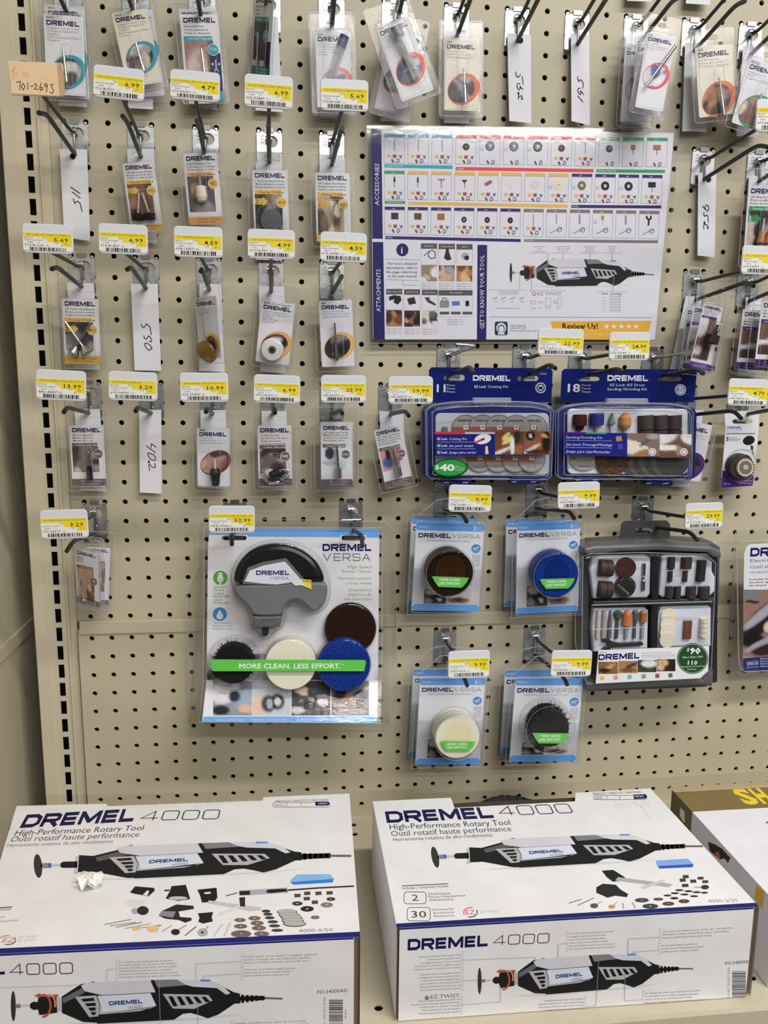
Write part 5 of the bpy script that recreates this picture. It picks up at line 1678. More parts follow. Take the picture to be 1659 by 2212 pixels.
A.line([(864, 880), (866, 872), (1054, 873), (1054, 880)], 1.6, (130, 130, 140), 1)
A.text('Four different collets are available to', 752, 882, h=7, col=(100, 100, 112), lv=1, al='c', sx=.72)
A.text('accommodate different sized bits', 752, 893, h=7, col=(100, 100, 112), lv=1, al='c', sx=.72)
for x in (682, 726, 774, 822):
    A.line([(x - 14, 918), (x + 12, 908)], 7, (150, 150, 156), 1)
    A.text('480', x - 8, 934, h=7, col=(110, 110, 120))
A.text('Included; use to generate best accessories', 686, 968, 812, h=6, col=(70, 60, 120))
A.ell(888, 889, 11, 11, (150, 90, 104), 1)
A.ell(888, 889, 7, 7, (206, 196, 204), 2)
A.text('EZ TWIST', 906, 897, 1032, h=16, col=(112, 112, 118))
for x0, w_, h_ in ((872, 24, 16), (912, 20, 8), (948, 28, 44), (992, 14, 14), (1012, 20, 40)):
    A.frame_(x0, 934 - h_ / 2, x0 + w_, 934 + h_ / 2, 2, (140, 140, 146), 1)
for x, l_ in ((882, 'Collet Nut'), (922, 'Collet'), (962, 'EZ Twist'), (1010, 'Shaft')):
    A.text(l_, x, 968, h=6, col=(110, 110, 120), al='c', sx=.8)
A.line([(1225, 884), (1225, 876), (1375, 878), (1375, 886)], 1.6, (130, 130, 140), 1)
A.line([(1304, 876), (1306, 785)], 1.8, (150, 150, 158), 8)
A.text('Setting', 1242, 892, 1276, h=8, col=(60, 60, 70), bold=.03)
A.text('Speed Range', 1288, 893, 1350, h=8, col=(60, 60, 70), bold=.03)
for k in range(6):
    y = 906 + 15 * k
    A.text(str(k + 1) if k else '1', 1254, y, h=7, col=(90, 90, 100))
    A.text('%d,000-%d,000 RPM' % (5 + 5 * k, 10 + 5 * k), 1286, y, 1344, h=6.5, col=(90, 90, 100))
    A.line([(1238, y + 4), (1344, y + 5)], 1, (160, 160, 168))
A.line([(652, 1012), (1506, 1016)], 2.4, (110, 104, 160), 1)
A.rr(680, 1036, 748, 1108, 10, (34, 46, 96), 1)
A.ell(714, 1070, 26, 28, (206, 214, 226), 2)
A.ell(714, 1074, 18, 22, (34, 46, 96), 3)
A.ell(714, 1076, 14, 18, (214, 218, 226), 4)
A.poly([(700, 1092), (728, 1092), (734, 1104), (694, 1104)], (214, 218, 226), 4)
for k, l_ in enumerate(('Dremel Experts', '1-800-437-3635', 'Dremel.com/customer-support')):
    A.text(l_, 762, 1062 + 13 * k, 845 if k < 2 else 915, h=9, col=(60, 60, 74), lv=1, bold=.02 if not k else 0)
A.poly([(974, 1034), (1506, 1032), (1480, 1131), (1000, 1131)], (226, 172, 62), 1)
A.text('Review Us!', 1036, 1074, 1222, h=29, col=(30, 28, 32), lv=2, bold=.045)
for k in range(5):
    x, y = 1269 + k * 39, 1062
    A.poly([(x + (17 if q % 2 == 0 else 7) * math.sin(q * PI / 5), y - (17 if q % 2 == 0 else 7) * math.cos(q * PI / 5)) for q in range(10)], (226, 224, 220), 2)
A.text('Please write a review of this product', 1010, 1108, 1420, h=13, col=(232, 214, 170), lv=2)
part(mb, 'printed_sheet', 'print', t)
mb = MB()
o = [g(4, 2), g(1652, 22), g(1548, 1146), g(16, 1150)]
prism(mb, F, o, -.0009, .0014, WHITE)
tube(mb, [F(a, b, .0003) for a, b in o], .0007, WHITE, 6, 1, closed=True)
part(mb, 'clear_laminate', ['clearflat', 'clearrim'], t)

# ================================================================== cartons on the shelf
def Zp(x, y, z):
    v = ray(x, y)
    return CAM + v * ((z - CAM.z) / v.z)
BRN = (122, 100, 80)

def carton(label, TL, TR, FR_, FL, zt, notch, name='tool_box_carton'):
    bl, br, fr, fl = [Zp(*q, zt) for q in (TL, TR, FR_, FL)]
    t = thing(name, label, 'tool box', ((fl.x + fr.x) / 2, (fl.y + bl.y) / 2, ZB), 'white rotary tool cartons')
    mb = MB()
    W = (214, 212, 212)
    top = [fl, fr, br] + [Zp(*q, zt) for q in notch] + [bl]
    mb.add(top, [tuple(range(len(top)))], W)
    th = .0025
    dn = lambda p, q=ZB + .0008: Vector((p.x, p.y, q))
    # front panel inset between the side walls, whose raw brown edges show
    u = (fr - fl).normalized()
    a, b = fl + u * th, fr - u * th * 2.2
    mb.add([a, b, dn(b), dn(a)], [(3, 2, 1, 0)], W)
    for p, q in ((fl, a), (b, fr)):
        mb.add([p + Vector((0, .004, -.0015)), q + Vector((0, .004, -.0015)), dn(q) + Vector((0, .004, 0)), dn(p) + Vector((0, .004, 0))], [(3, 2, 1, 0)], BRN)
    mb.add([fr + Vector((0, .0, -.001)), br + Vector((0, 0, -.001)), dn(br), dn(fr)], [(3, 2, 1, 0)], W)
    mb.add([fl, bl, dn(bl), dn(fl)], [(0, 1, 2, 3)], W)
    # inner wall at the back, below the lid; browns darkened for the shade inside
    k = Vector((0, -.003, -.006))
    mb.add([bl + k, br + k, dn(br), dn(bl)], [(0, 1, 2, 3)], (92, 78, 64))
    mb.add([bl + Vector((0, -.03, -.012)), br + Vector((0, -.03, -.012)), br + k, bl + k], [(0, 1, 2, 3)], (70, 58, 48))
    ft = FR(fl, u, Vector((-u.y, u.x, 0)), (0, 0, 1))
    ff = FR(fl, u, (0, 0, 1), (u.y, -u.x, 0))
    return t, mb, ft, ff, (fr - fl).length

GK = (60, 60, 64)
def lines(A, x0, y0, x1, dy, n, h, col=(110, 110, 116), sl=0.0, al=0, seed=0):
    r = random.Random(seed)
    src = ['Separate on/off switch retains speed setting', "L'interrupteur marche/arret separe garde en memoire", 'les reglages de vitesse pour plus de commodite', 'El interruptor de encendido y apagado separado', 'retiene el ajuste de velocidad para facilitar',
           'Electronic feedback maintains speed under load', 'Une retroaction electronique permet de maintenir', 'Variable speed for greater versatility', 'Vitesse variable pour plus de versatilite', 'Velocidad variable para brindar mayor versatilidad']
    for k in range(n):
        e = x1 - (x1 - x0) * r.uniform(0, .3) if not al else x1
        b = x0 if not al else x0 + (x1 - x0) * r.uniform(0, .3)
        y = y0 + dy * k
        A.text(src[(k + seed) % 10], b, y + sl * (b - x0), e, h=h, col=col, y1=y + sl * (e - x0))

# --- the right carton
t, mb, ft, ff, W_ = carton('white rotary tool box at centre right, lid numbered 4000-2/30', (805, 1731), (1405, 1703), (1640.5, 1959), (857.5, 2005), -.351, [(1243.5, 1712.5), (1242, 1731), (982, 1745), (974, 1723)])
A = Art(mb, ft, crop(ft, 760, 1650, 1.8454), res=2)
A.logo(140, 236, 570, 46, NAVY, 1, y1=216)
A.strokes('4000', 590, 208, 885, 38, GK, .085, 1, y1=196)
A.text('High-Performance Rotary Tool', 152, 262, 634, 21, (52, 52, 56), y1=243)
A.text('Outil rotatif haute performance', 158, 289, 638, 21, (70, 70, 74), y1=268)
A.text('Herramienta rotativa de alto rendimiento', 166, 309, 562, 14, (80, 80, 84), y1=290)
A.text('VERSATILITY | VERSATILITE | VERSATILIDAD', 962, 124, 1158, 8, (60, 60, 70), y1=116)
A.line(rrect(963, 126, 1176, 143, 8), 2, (80, 80, 90), 1, True)
A.poly([(1122, 123), (1170, 121), (1178, 130), (1172, 139), (1124, 141)], NAVY, 2)
A.text('HIGH', 1130, 135, 1166, 8, (220, 220, 230), 3, y1=133)
A.text('BASIC', 974, 141, 1006, 9, (90, 90, 96), 1, y1=139)
A.line([(1016, 143), (1016, 128)], 2, (90, 90, 96))
A.line([(1068, 141), (1068, 126)], 2, (90, 90, 96))
tool(A, (308, 314), (1085, -54), (12, 122), True)
A.line([(200, 487), (385, 478)], 3, NAVY)
A.text('Includes | Comprend | Incluye', 204, 501, 386, 10, (60, 60, 66), y1=491)
A.line(rrect(208, 511, 296, 558, 12), 2.6, (80, 80, 84), 1, True)
A.line(rrect(221, 573, 313, 626, 12), 2.6, (80, 80, 84), 1, True)
A.text('2', 240, 546, 266, 24, (60, 60, 64))
A.text('30', 238, 613, 298, 26, (60, 60, 64))
for k, l_ in enumerate(('Attachments', "Pieces d'equipement", 'Aditamentos')):
    A.text(l_, 304 + 3 * k, 523 + 12 * k, (394, 454, 406)[k], 9, (80, 80, 86), y1=520 + 12 * k - 3 * (k == 1))
for k, l_ in enumerate(('Accessories', 'Accessoires', 'Accesorios')):
    A.text(l_, 321 + 3 * k, 586 + 13 * k, 408, 9, (80, 80, 86), y1=582 + 13 * k)
A.line([(443 + 30 + 27 * math.cos(a), 592 + 19 * math.sin(a)) for a in [2.6 + q * .3 for q in range(9)]], 4, (196, 90, 80))
A.line([(443 + 30 + 27 * math.cos(a), 592 + 19 * math.sin(a)) for a in [-.5 + q * .3 for q in range(9)]], 4, (70, 66, 100))
A.text('EZ', 456, 601, 492, 18, (190, 90, 84), 2)
A.text('EZ TWIST', 513, 595, 588, 8, (150, 150, 156), y1=591)
A.text('4000-2/30', 1424, 554, 1542, 12, (120, 120, 124), y1=550)
# pictures of the contents
A.poly([(996, 426), (1042, 423), (1088, 452), (1092, 466), (1040, 470), (1016, 452)], (38, 38, 42), 1)
A.poly([(1060, 452), (1280, 480), (1262, 492), (1050, 466)], (150, 152, 158), 2)
A.poly([(1150, 492), (1240, 462), (1250, 468), (1166, 500)], (176, 176, 182), 3)
A.poly([(975, 492), (1000, 478), (1052, 482), (1070, 500), (1102, 520), (1096, 532), (1050, 526), (1020, 534), (974, 514)], (46, 46, 52), 1)
A.poly([(1212, 386), (1340, 378), (1362, 400), (1360, 412), (1226, 418), (1214, 400)], (120, 160, 214), 1)
A.poly([(1220, 408), (1361, 400), (1360, 412), (1226, 418)], (50, 80, 160), 2)
for x, y, r_, q in ((1330, 450, 12, 6), (1360, 468, 12, 6), (1389, 456, 12, 5), (1408, 470, 12, 5), (1318, 464, 12, 6), (1328, 485, 13, 6)):
    A.poly([(x - r_, y - q), (x + r_, y - q - 1), (x + r_ + 2, y + q), (x - r_ + 2, y + q + 1)], (84, 56, 58), 1)
A.line([(1366, 492), (1400, 492)], 3, (110, 110, 114))
A.ell(1408, 492, 16, 9, (70, 52, 52), 2)
for x, y, r_, q in ((1306, 504, 17, 4), (1288, 516, 17, 4), (1258, 525, 16, 4), (1342, 508, 17, 4), (1326, 521, 17, 4), (1375, 512, 17, 4), (1364, 528, 17, 4), (1286, 536, 17, 5), (1406, 514, 14, 4)):
    disc(A, x, y, r_, q, (52, 52, 54), 1)
for x, y, r_, q, c in ((1222, 540, 20, 6, (92, 66, 62)), (1262, 558, 24, 8, (90, 62, 58)), (1324, 548, 22, 8, (86, 60, 58)), (1156, 544, 28, 9, (70, 72, 72)), (1190, 568, 32, 10, (66, 68, 68))):
    disc(A, x, y, r_, q, c, 2)
    disc(A, x, y, r_ * .12, q * .16, (200, 200, 200), 3)
for a, b in (((865, 556), (915, 540)), ((900, 565), (964, 535)), ((1118, 552), (1130, 575)), ((1080, 555), (1083, 578))):
    A.line([a, b], 4, (120, 118, 112), 1)
disc(A, 966, 566, 16, 10, (80, 80, 84), 1)
A.line([(975, 560), (1000, 548)], 3, (130, 130, 134))
A.ell(1036, 570, 14, 8, (190, 120, 70), 1)
A.line([(1044, 564), (1056, 552)], 3, (130, 130, 134))
for r_ in range(16):
    x = 1050 + r_ * 9
    A.line([(x, 180 - r_ * .5), (x + 3, 150 + (r_ % 3) * 4 - r_ * .4)], 1.2, (176, 170, 164))
sc = [(1120, 150), (1160, 175), (1190, 220)]
A.line(sc, 1.2, (160, 156, 152))
D_ = .0062
A2 = Art(mb, ft)
A2.poly([(0, .0), (W_, 0), (W_, D_), (0, D_)], (30, 36, 112), 2)
A3 = Art(mb, ff, crop(ff, 760, 1650, 1.8454), res=2)
B_ = Art(mb, ff)
B_.poly([(.0025, 0), (W_ - .006, 0), (W_ - .006, -.0018), (.0025, -.0018)], (30, 36, 112), 2)
A = A3
A.logo(222, 744, 542, 45, NAVY, 1, y1=727)
A.strokes('4000', 562, 724, 786, 40, GK, .085, 1, y1=714)
tool(A, (498, 792), (862, -62), (0, 152), False)
S3 = -.055
for (x0, x1, y0, n_, al, br_) in ((245, 436, 774, 5, 1, 1), (245, 436, 845, 6, 1, 1), (220, 432, 952, 5, 1, 1), (865, 1065, 680, 6, 0, 0), (1235, 1520, 672, 3, 0, 0), (1232, 1430, 728, 3, 0, 0), (725, 925, 950, 4, 1, 1), (1168, 1430, 918, 4, 0, 0)):
    lines(A, x0, y0, x1, 12.4, n_, 6.5, sl=S3, al=al, seed=n_ + x0)
    bx = x1 + 6 if br_ else x0 - 8
    sx_ = -8 if br_ else 8
    yt = y0 - 14 + (S3 * (x1 - x0) if br_ else 0)
    A.line([(bx + sx_, yt), (bx, yt), (bx, yt + 12.4 * n_ + 8), (bx + sx_, yt + 12.4 * n_ + 8)], 1.4, (140, 140, 146))
A.text('EZ TWIST', 314, 936, 428, 14, (84, 84, 90), y1=930)
A.ell(299, 933, 9, 9, (120, 110, 130), 1)
for pts in ([(442, 780), (730, 768), (732, 784)], [(442, 862), (504, 860)], [(440, 958), (592, 946), (592, 884)], [(822, 770), (822, 716), (856, 713)], [(1100, 760), (1101, 696), (1228, 688)], [(1118, 760), (1119, 748), (1226, 740)], [(984, 766), (972, 962), (930, 966)], [(1088, 838), (1087, 942), (1160, 938)]):
    A.line(pts, 1.6, (140, 142, 150), 9)
A.text('F0134000AE', 1488, 802, 1590, 13, (70, 70, 74), y1=794)
A.vtext('NOT A UPC - DO NOT SCAN', 1506, 948, 812, 8, (90, 90, 96))
A.bars(1516, 826, 1570, 934, (60, 60, 64), 4, 1, 26, True)
A.vtext('3649A', 1583, 892, 852, 7, (90, 90, 96))
A.text('4000-2/30', 222, 1040, 336, 14, (100, 100, 104), y1=1034)
part(mb, 'carton', 'card', t)
# --- the left carton
t, mb, ft, ff, W_ = carton('white rotary tool box at lower left, lid numbered 4000-6/50', (36, 1741), (755, 1714), (778, 2024), (-62, 2063.5), -.335, [(569, 1722), (567, 1729.5), (233, 1741.5), (229, 1736)])
A = Art(mb, ft, crop(ft, 0, 1650, 2.0737), res=2)
A.logo(86, 288, 596, 55, NAVY, 1, y1=258)
A.strokes('4000', 624, 256, 978, 42, GK, .085, 1, y1=248)
A.text('High-Performance Rotary Tool', 62, 322, 640, 22, (52, 52, 56), y1=297)
A.text('Outil rotatif haute performance', 42, 350, 620, 22, (78, 78, 82), y1=327)
A.text('Herramienta rotativa de alto rendimiento', 28, 373, 504, 14, (96, 96, 100), y1=354)
A.text('VERSATILITY | VERSATILITE | VERSATILIDAD', 1232, 172, 1472, 8, (60, 60, 70), y1=165)
A.line(rrect(1221, 173, 1478, 194, 10), 2, (80, 80, 90), 1, True)
A.poly([(1412, 170), (1470, 169), (1479, 179), (1470, 187), (1413, 188)], NAVY, 2)
A.text('HIGH', 1426, 184, 1466, 9, (220, 220, 230), 3, y1=182)
A.text('BASIC', 1232, 190, 1276, 9, (90, 90, 96), 1, y1=188)
A.line([(1285, 192), (1285, 175)], 2, (90, 90, 96))
A.line([(1350, 190), (1350, 173)], 2, (90, 90, 96))
tool(A, (148, 384), (1428, -58), (-4, 154), True)
A.text('4000-6/50', 1338, 756, 1490, 15, (110, 110, 114), y1=750)
A.line([(-60, 650), (55, 641)], 4, NAVY)
A.text('Comprend | Incluye', -90, 665, 47, 11, (60, 60, 66), y1=655)
A.text('Attachments', -60, 695, 19, 9, (110, 110, 114), y1=690)
A.text("Pieces d'equipement", -60, 714, 80, 9, (110, 110, 114), y1=704)
for a0, c in ((2.6, (196, 90, 80)), (-.5, (70, 66, 100))):
    A.line([(33 + 37 * math.cos(a), 790 + 20 * math.sin(a)) for a in [a0 + q * .3 for q in range(9)]], 4, c)
A.text('EZ', 6, 800, 62, 20, (190, 110, 100), 2)
A.text('EZ TWIST', 82, 782, 166, 8, (150, 150, 156), y1=777)
A.text('EZ LOCK', 78, 797, 160, 8, (150, 150, 156), y1=791)
BKK = (36, 36, 40)
A.poly([(582, 576), (605, 549), (690, 556), (694, 568), (664, 594), (648, 590), (600, 582)], BKK, 1)
A.poly([(640, 586), (662, 566), (668, 572), (660, 592)], (206, 206, 210), 2)
A.poly([(742, 604), (762, 568), (768, 548), (832, 542), (840, 566), (852, 606), (800, 614)], BKK, 1)
A.ell(798, 602, 42, 8, (170, 170, 176), 2)
A.line([(736, 568), (760, 566)], 7, BKK)
A.poly([(884, 564), (970, 555), (974, 600), (960, 618), (905, 622), (896, 590)], BKK, 1)
A.poly([(915, 576), (944, 574), (944, 582), (916, 584)], (210, 210, 214), 2)
A.poly([(935, 612), (1170, 644), (1168, 656), (1120, 660), (930, 624)], (170, 172, 178), 2)
A.poly([(976, 672), (1080, 630), (1090, 636), (985, 680)], (190, 190, 196), 3)
A.poly([(1072, 600), (1098, 598), (1098, 640), (1076, 640)], (50, 50, 56), 4)
A.poly([(710, 680), (724, 660), (790, 630), (866, 636), (870, 650), (800, 662), (806, 686), (858, 690), (858, 702), (830, 712), (800, 700), (740, 694)], (44, 44, 48), 1)
A.poly([(710, 680), (724, 660), (788, 662), (776, 690)], (120, 120, 124), 2)
A.poly([(886, 670), (955, 664), (948, 688), (954, 706), (910, 716), (888, 708), (894, 690)], (38, 38, 42), 1)
A.ell(604, 624, 48, 16, (196, 192, 188), 1)
A.ell(640, 658, 26, 20, (48, 46, 46), 2)
A.ell(606, 660, 18, 14, (150, 150, 150), 1)
A.poly([(1300, 522), (1330, 496), (1478, 494), (1496, 516), (1490, 532), (1316, 542), (1302, 536)], (130, 180, 224), 1)
A.poly([(1302, 530), (1496, 516), (1490, 532), (1316, 542)], (50, 110, 190), 2)
A.line([(1072, 578), (1100, 578), (1290, 566)], 24, (150, 152, 158), 1)
A.line([(1072, 580), (1120, 578)], 18, (40, 40, 44), 2)
A.poly([(1190, 576), (1200, 564), (1280, 560), (1290, 572), (1210, 580)], (34, 34, 38), 3)
A.line([(1290, 566), (1430, 556), (1586, 548)], 7, (50, 50, 54), 1)
A.line([(1012, 592), (1064, 578)], 4, (50, 50, 54), 1)
for x, y in ((1332, 590), (1376, 580), (1426, 580), (1476, 578), (1374, 604), (1410, 620)):
    A.poly([(x - 14, y - 7), (x + 14, y - 8), (x + 15, y + 7), (x - 13, y + 9)], (84, 66, 64), 1)
for x, y, r_, c in ((1332, 626, 24, (72, 60, 58)), (1464, 632, 28, (120, 108, 88)), (1376, 650, 30, (44, 44, 46)), (1482, 606, 20, (70, 56, 56)), (1412, 688, 20, (96, 92, 90))):
    disc(A, x, y, r_, r_ * .42, c, 1)
    disc(A, x, y, r_ * .2, r_ * .1, (170, 164, 156), 2)
for x, y in ((1182, 612), (1228, 628), (1272, 626), (1258, 600)):
    A.ell(x, y, 20, 8, (206, 202, 196), 1)
for x, y in ((1192, 660), (1200, 674), (1208, 690), (1222, 708), (1230, 726), (1242, 746)):
    disc(A, x, y, 20 + (y - 660) * .08, 7, (66, 66, 68), 1)
for x, y in ((1286, 664), (1296, 678), (1306, 690), (1312, 704), (1320, 718)):
    A.ell(x, y, 46 + (y - 664) * .1, 13, (60, 60, 60), 1 + (y - 660) // 12)
    A.ell(x, y - 1, 42 + (y - 664) * .1, 11, (160, 158, 154), 1.5 + (y - 660) // 12)
for x, y, r_ in ((1075, 700, 26), (1140, 692, 28), (1078, 728, 30), (1152, 714, 30), (1160, 736, 32), (1080, 762, 46), (1172, 762, 34)):
    disc(A, x, y, r_, r_ * .36, (104, 88, 80), 1)
    disc(A, x, y, 4, 2, (220, 220, 220), 2)
for k, (a, b, w_) in enumerate((((468, 720), (588, 697), 4), ((492, 726), (610, 710), 4), ((518, 733), (636, 710), 4), ((560, 738), (676, 716), 3), ((630, 736), (720, 722), 3))):
    A.line([a, b], w_, (120, 116, 112))
A.ell(612, 738, 22, 9, (206, 166, 116), 2, -.2)
A.ell(684, 740, 28, 15, (208, 172, 120), 2)
A.line([(700, 732), (724, 722)], 3, (110, 110, 112))
A.line([(726, 752), (770, 724)], 5, (150, 146, 150))
disc(A, 786, 754, 20, 14, (44, 44, 46), 2)
A.line([(796, 746), (836, 722)], 4, (110, 110, 112))
A.line([(828, 770), (880, 728)], 5, (90, 88, 90))
disc(A, 908, 756, 24, 18, (150, 150, 152), 2)
disc(A, 906, 756, 6, 5, (50, 50, 52), 3)
A.line([(915, 746), (934, 728)], 4, (110, 110, 112))
A.line([(955, 775), (996, 718)], 7, (176, 174, 172))
A.line([(1002, 776), (1032, 712)], 8, (176, 174, 172))
for r_ in range(60):
    x = 560 + r_ * 10
    A.line([(x, 204 - r_ * .4), (x + 4, 180 - r_ * .4 + (r_ * 7 % 5) * 3)], 1.6, (196, 190, 182))
A2 = Art(mb, ft)
A2.poly([(0, .0), (W_, 0), (W_, .0068), (0, .0068)], (30, 34, 122), 2)
B_ = Art(mb, ff)
B_.poly([(.0025, 0), (W_ - .006, 0), (W_ - .006, -.0018), (.0025, -.0018)], (30, 34, 122), 2)
A = Art(mb, ff, crop(ff, 0, 1650, 2.0737), res=2)
A.logo(-330, 960, 24, 52, NAVY, 1, y1=943)
A.strokes('4000', 44, 948, 328, 52, GK, .085, 1, y1=940)
tool(A, (43, 990), (1222, -50), (2, 196), False)
for (x0, x1, y0, n_) in ((530, 845, 892, 6), (1090, 1460, 868, 3), (1090, 1350, 926, 3), (1045, 1400, 1166, 3)):
    lines(A, x0, y0, x1, 13.5, n_, 7.5, sl=-.035, seed=n_ + x0)
    A.line([(x0, y0 - 14), (x0 - 9, y0 - 14), (x0 - 9, y0 + 13.5 * n_), (x0, y0 + 13.5 * n_)], 1.5, (140, 140, 146))
for pts in ([(480, 972), (480, 918), (520, 915)], [(878, 966), (878, 892), (1080, 882)], [(912, 966), (912, 948), (1080, 936)], [(-20, 1000), (350, 988)], [(712, 968), (720, 1180)], [(886, 1062), (888, 1190)]):
    A.line(pts, 1.8, (150, 152, 160), 9)
A.text('F0134000AD', 1422, 1030, 1558, 15, (70, 70, 74), y1=1022)
A.vtext('NOT A UPC - DO NOT SCAN', 1458, 1230, 1045, 9, (90, 90, 96))
A.bars(1474, 1056, 1536, 1230, (60, 60, 64), 6, 1, 30, True)
A.vtext('3647A', 1552, 1142, 1098, 8, (90, 90, 96))
part(mb, 'carton', 'card', t)
# --- the brown and white box at the right edge
zt = -.356
p0, p1 = Zp(1445, 1706, zt), Zp(1659, 1922, zt)
x0 = Zp(1495.6, 1753.7, zt).x
t = thing('tool_box_carton', 'brown and white box with yellow lettering, cut by the right edge', 'tool box', (x0 + .16, -.25, ZB))
mb = MB()
yb_, ym, yf = p0.y, Zp(1495.6, 1753.7, zt).y, -.372
W = (206, 204, 208)
OL = (112, 96, 62)
X1 = x0 + .34
mb.add([(x0, ym, zt), (X1, ym, zt), (X1, yb_, zt), (x0, yb_, zt)], [(0, 1, 2, 3)], OL)
mb.add([(x0, yf, zt), (X1, yf, zt), (X1, ym, zt), (x0, ym, zt)], [(0, 1, 2, 3)], W)
mb.add([(x0, yf, ZB + .0006), (x0, ym, ZB + .0006), (x0, ym, zt), (x0, yf, zt)], [(3, 2, 1, 0)], W)
mb.add([(x0, ym, ZB + .0006), (x0, yb_, ZB + .0006), (x0, yb_, zt), (x0, ym, zt)], [(3, 2, 1, 0)], (104, 90, 60))
mb.add([(x0, yf, ZB + .0006), (X1, yf, ZB + .0006), (X1, yf, zt), (x0, yf, zt)], [(0, 1, 2, 3)], W)
mb.add([(x0, yb_, ZB + .0006), (X1, yb_, ZB + .0006), (X1, yb_, zt), (x0, yb_, zt)], [(3, 2, 1, 0)], OL)
mb.add([(X1, yf, ZB + .0006), (X1, yb_, ZB + .0006), (X1, yb_, zt), (X1, yf, zt)], [(0, 1, 2, 3)], W)
# lifted flap edge along the back
mb.add([(x0 - .004, yb_ + .002, zt + .002), (X1, yb_ + .004, zt + .004), (X1, yb_ - .006, zt + .0005), (x0, yb_ - .008, zt + .0005)], [(3, 2, 1, 0), (0, 1, 2, 3)], (150, 132, 104))
F = FR((x0, ym, zt), (1, 0, 0), (0, 1, 0), (0, 0, 1))
A = Art(mb, F, crop(F, 1400, 1640, 3.869))
A.text('S', 812, 374, 942, 108, (226, 198, 50), 1, .09, y1=366)
A.text('H', 958, 366, 1060, 104, (226, 198, 50), 1, .09, y1=360)
A.line([(985, 534), (1010, 520), (1030, 530)], 10, (60, 60, 60))
F = FR((x0, ym, ZB + .0006), (0, -1, 0), (0, 0, 1), (-1, 0, 0))
A = Art(mb, F, crop(F, 1400, 1640, 3.869))
A.poly([(270, 402), (306, 440), (308, 530), (290, 520), (264, 470)], (206, 204, 200), 1)
A.poly([(500, 690), (560, 712), (620, 748), (664, 800), (690, 824), (668, 868), (640, 830), (600, 838), (560, 806), (515, 765)], (58, 38, 30), 1)
A.poly([(560, 780), (590, 770), (604, 830), (566, 812)], (166, 96, 46), 2)
A.poly([(904, 1048), (972, 1112), (956, 1262), (888, 1172)], (206, 162, 50), 1)
part(mb, 'carton', 'card', t)
# --- black ribbed part behind the right carton
mb = MB()
c0 = U(1110, 1752, .085)
R_ = .056
n = 56
ring = []
zt_ = c0.z - .012
for (r_, z_) in ((R_ * .5, -.014), (R_ * .86, -.004), (R_, -.012), (R_ * 1.02, -.03), (R_ * .98, -.074)):
    if z_ == -.074:
        z_ = ZB + .0006 - zt_ - .010
    ring.append([(c0.x + (r_ + (.0018 if k % 2 and r_ > R_ * .8 else 0)) * math.cos(2 * PI * k / n), -.082 + (r_ + (.0018 if k % 2 and r_ > R_ * .8 else 0)) * math.sin(2 * PI * k / n), zt_ + .010 + z_) for k in range(n)])
for i in range(len(ring) - 1):
    mb.add(ring[i] + ring[i + 1], [(k, (k + 1) % n, n + (k + 1) % n, n + k)[::-1] for k in range(n)], (34, 34, 36))
mb.add(ring[0], [tuple(range(n))], (30, 30, 32))
zb_ = ring[-1][0][2]
o = mb.build('ribbed_cap', 'rubber', None, Vector((c0.x, -.082, zb_)))
o['label'] = 'black ribbed round plastic piece behind the centre right tool box'
o['category'] = 'plastic cap'
o.location.z = zb_
# --- scrap of torn paper on the left carton
cp = Zp(192, 1916, -.335)
mb = MB()
r = random.Random(8)
vs, fs = [], []
for (x, y, cr_) in ((0, 0, 1), (.004, .006, .8), (-.005, .008, .7), (.007, -.001, .7)):
    n0 = len(vs)
    vs.append((cp.x + x, cp.y + y, -.335 + .0095 * cr_ + r.uniform(0, .004)))
    m_ = 9
    for k in range(m_):
        a = 2 * PI * k / m_
        q = r.uniform(.007, .0135) * cr_
        vs.append((cp.x + x + q * math.cos(a), cp.y + y + q * math.sin(a), -.3348 + r.choice((0, .0004, .007 * cr_, .011 * cr_))))
    for k in range(m_):
        fs.append((n0, n0 + 1 + k, n0 + 1 + (k + 1) % m_))
mb.add(vs, fs, (226, 222, 216))
o = mb.build('paper_scrap', 'paper', None, Vector((cp.x, cp.y, -.335)))
o['label'] = 'crumpled white scrap of torn paper lying on the left tool box'
o['category'] = 'paper scrap'
# ================================================================== the two blue kits
BLU = (20, 34, 118)

def kit(label, header, slots, hcol, case, lid, px, grp='blue boxed kits on double hooks'):
    C = (860, 760, 2.4043)
    Fh = fplane(.030)
    ch_ = crop(Fh, *C)
    ctr = U(C[0] + px[0] / C[2], C[1] + px[1] / C[2], .03)
    t = thing('accessory_kit', label, 'kit', ctr, grp)
    mb = MB()
    (x0, y0), (x1, y1), (x2, y2), (x3, y3) = header
    xm, ym = (x0 + x1) / 2, (y0 + y1) / 2
    xb, yb = (x2 + x3) / 2, (y2 + y3) / 2
    for half, sl in ((((x0 + 14, y0), (xm, ym), (xb, yb), (x3, y3), (x0, y0 + 14)), slots[0]), (((xm, ym), (x1 - 14, y1), (x1, y1 + 14), (x2, y2), (xb, yb)), slots[1])):
        pts = [ch_(*p) for p in half]
        sl_ = [ch_(*p) for p in rrect(sl[0], sl[1], sl[2], sl[3], 12)]
        holed(mb, Fh, pts, sl_, -.0006, 0, BLU, side=(190, 190, 200))
    return t, mb, Art(mb, Fh, ch_, res=2), C

def fan(A, cx, cy, r, n=12, c=(30, 30, 30)):
    for k in range(n):
        a = 2 * PI * k / n
        A.line([(cx, cy), (cx + r * math.cos(a), cy + r * math.sin(a))], 1.5, c)

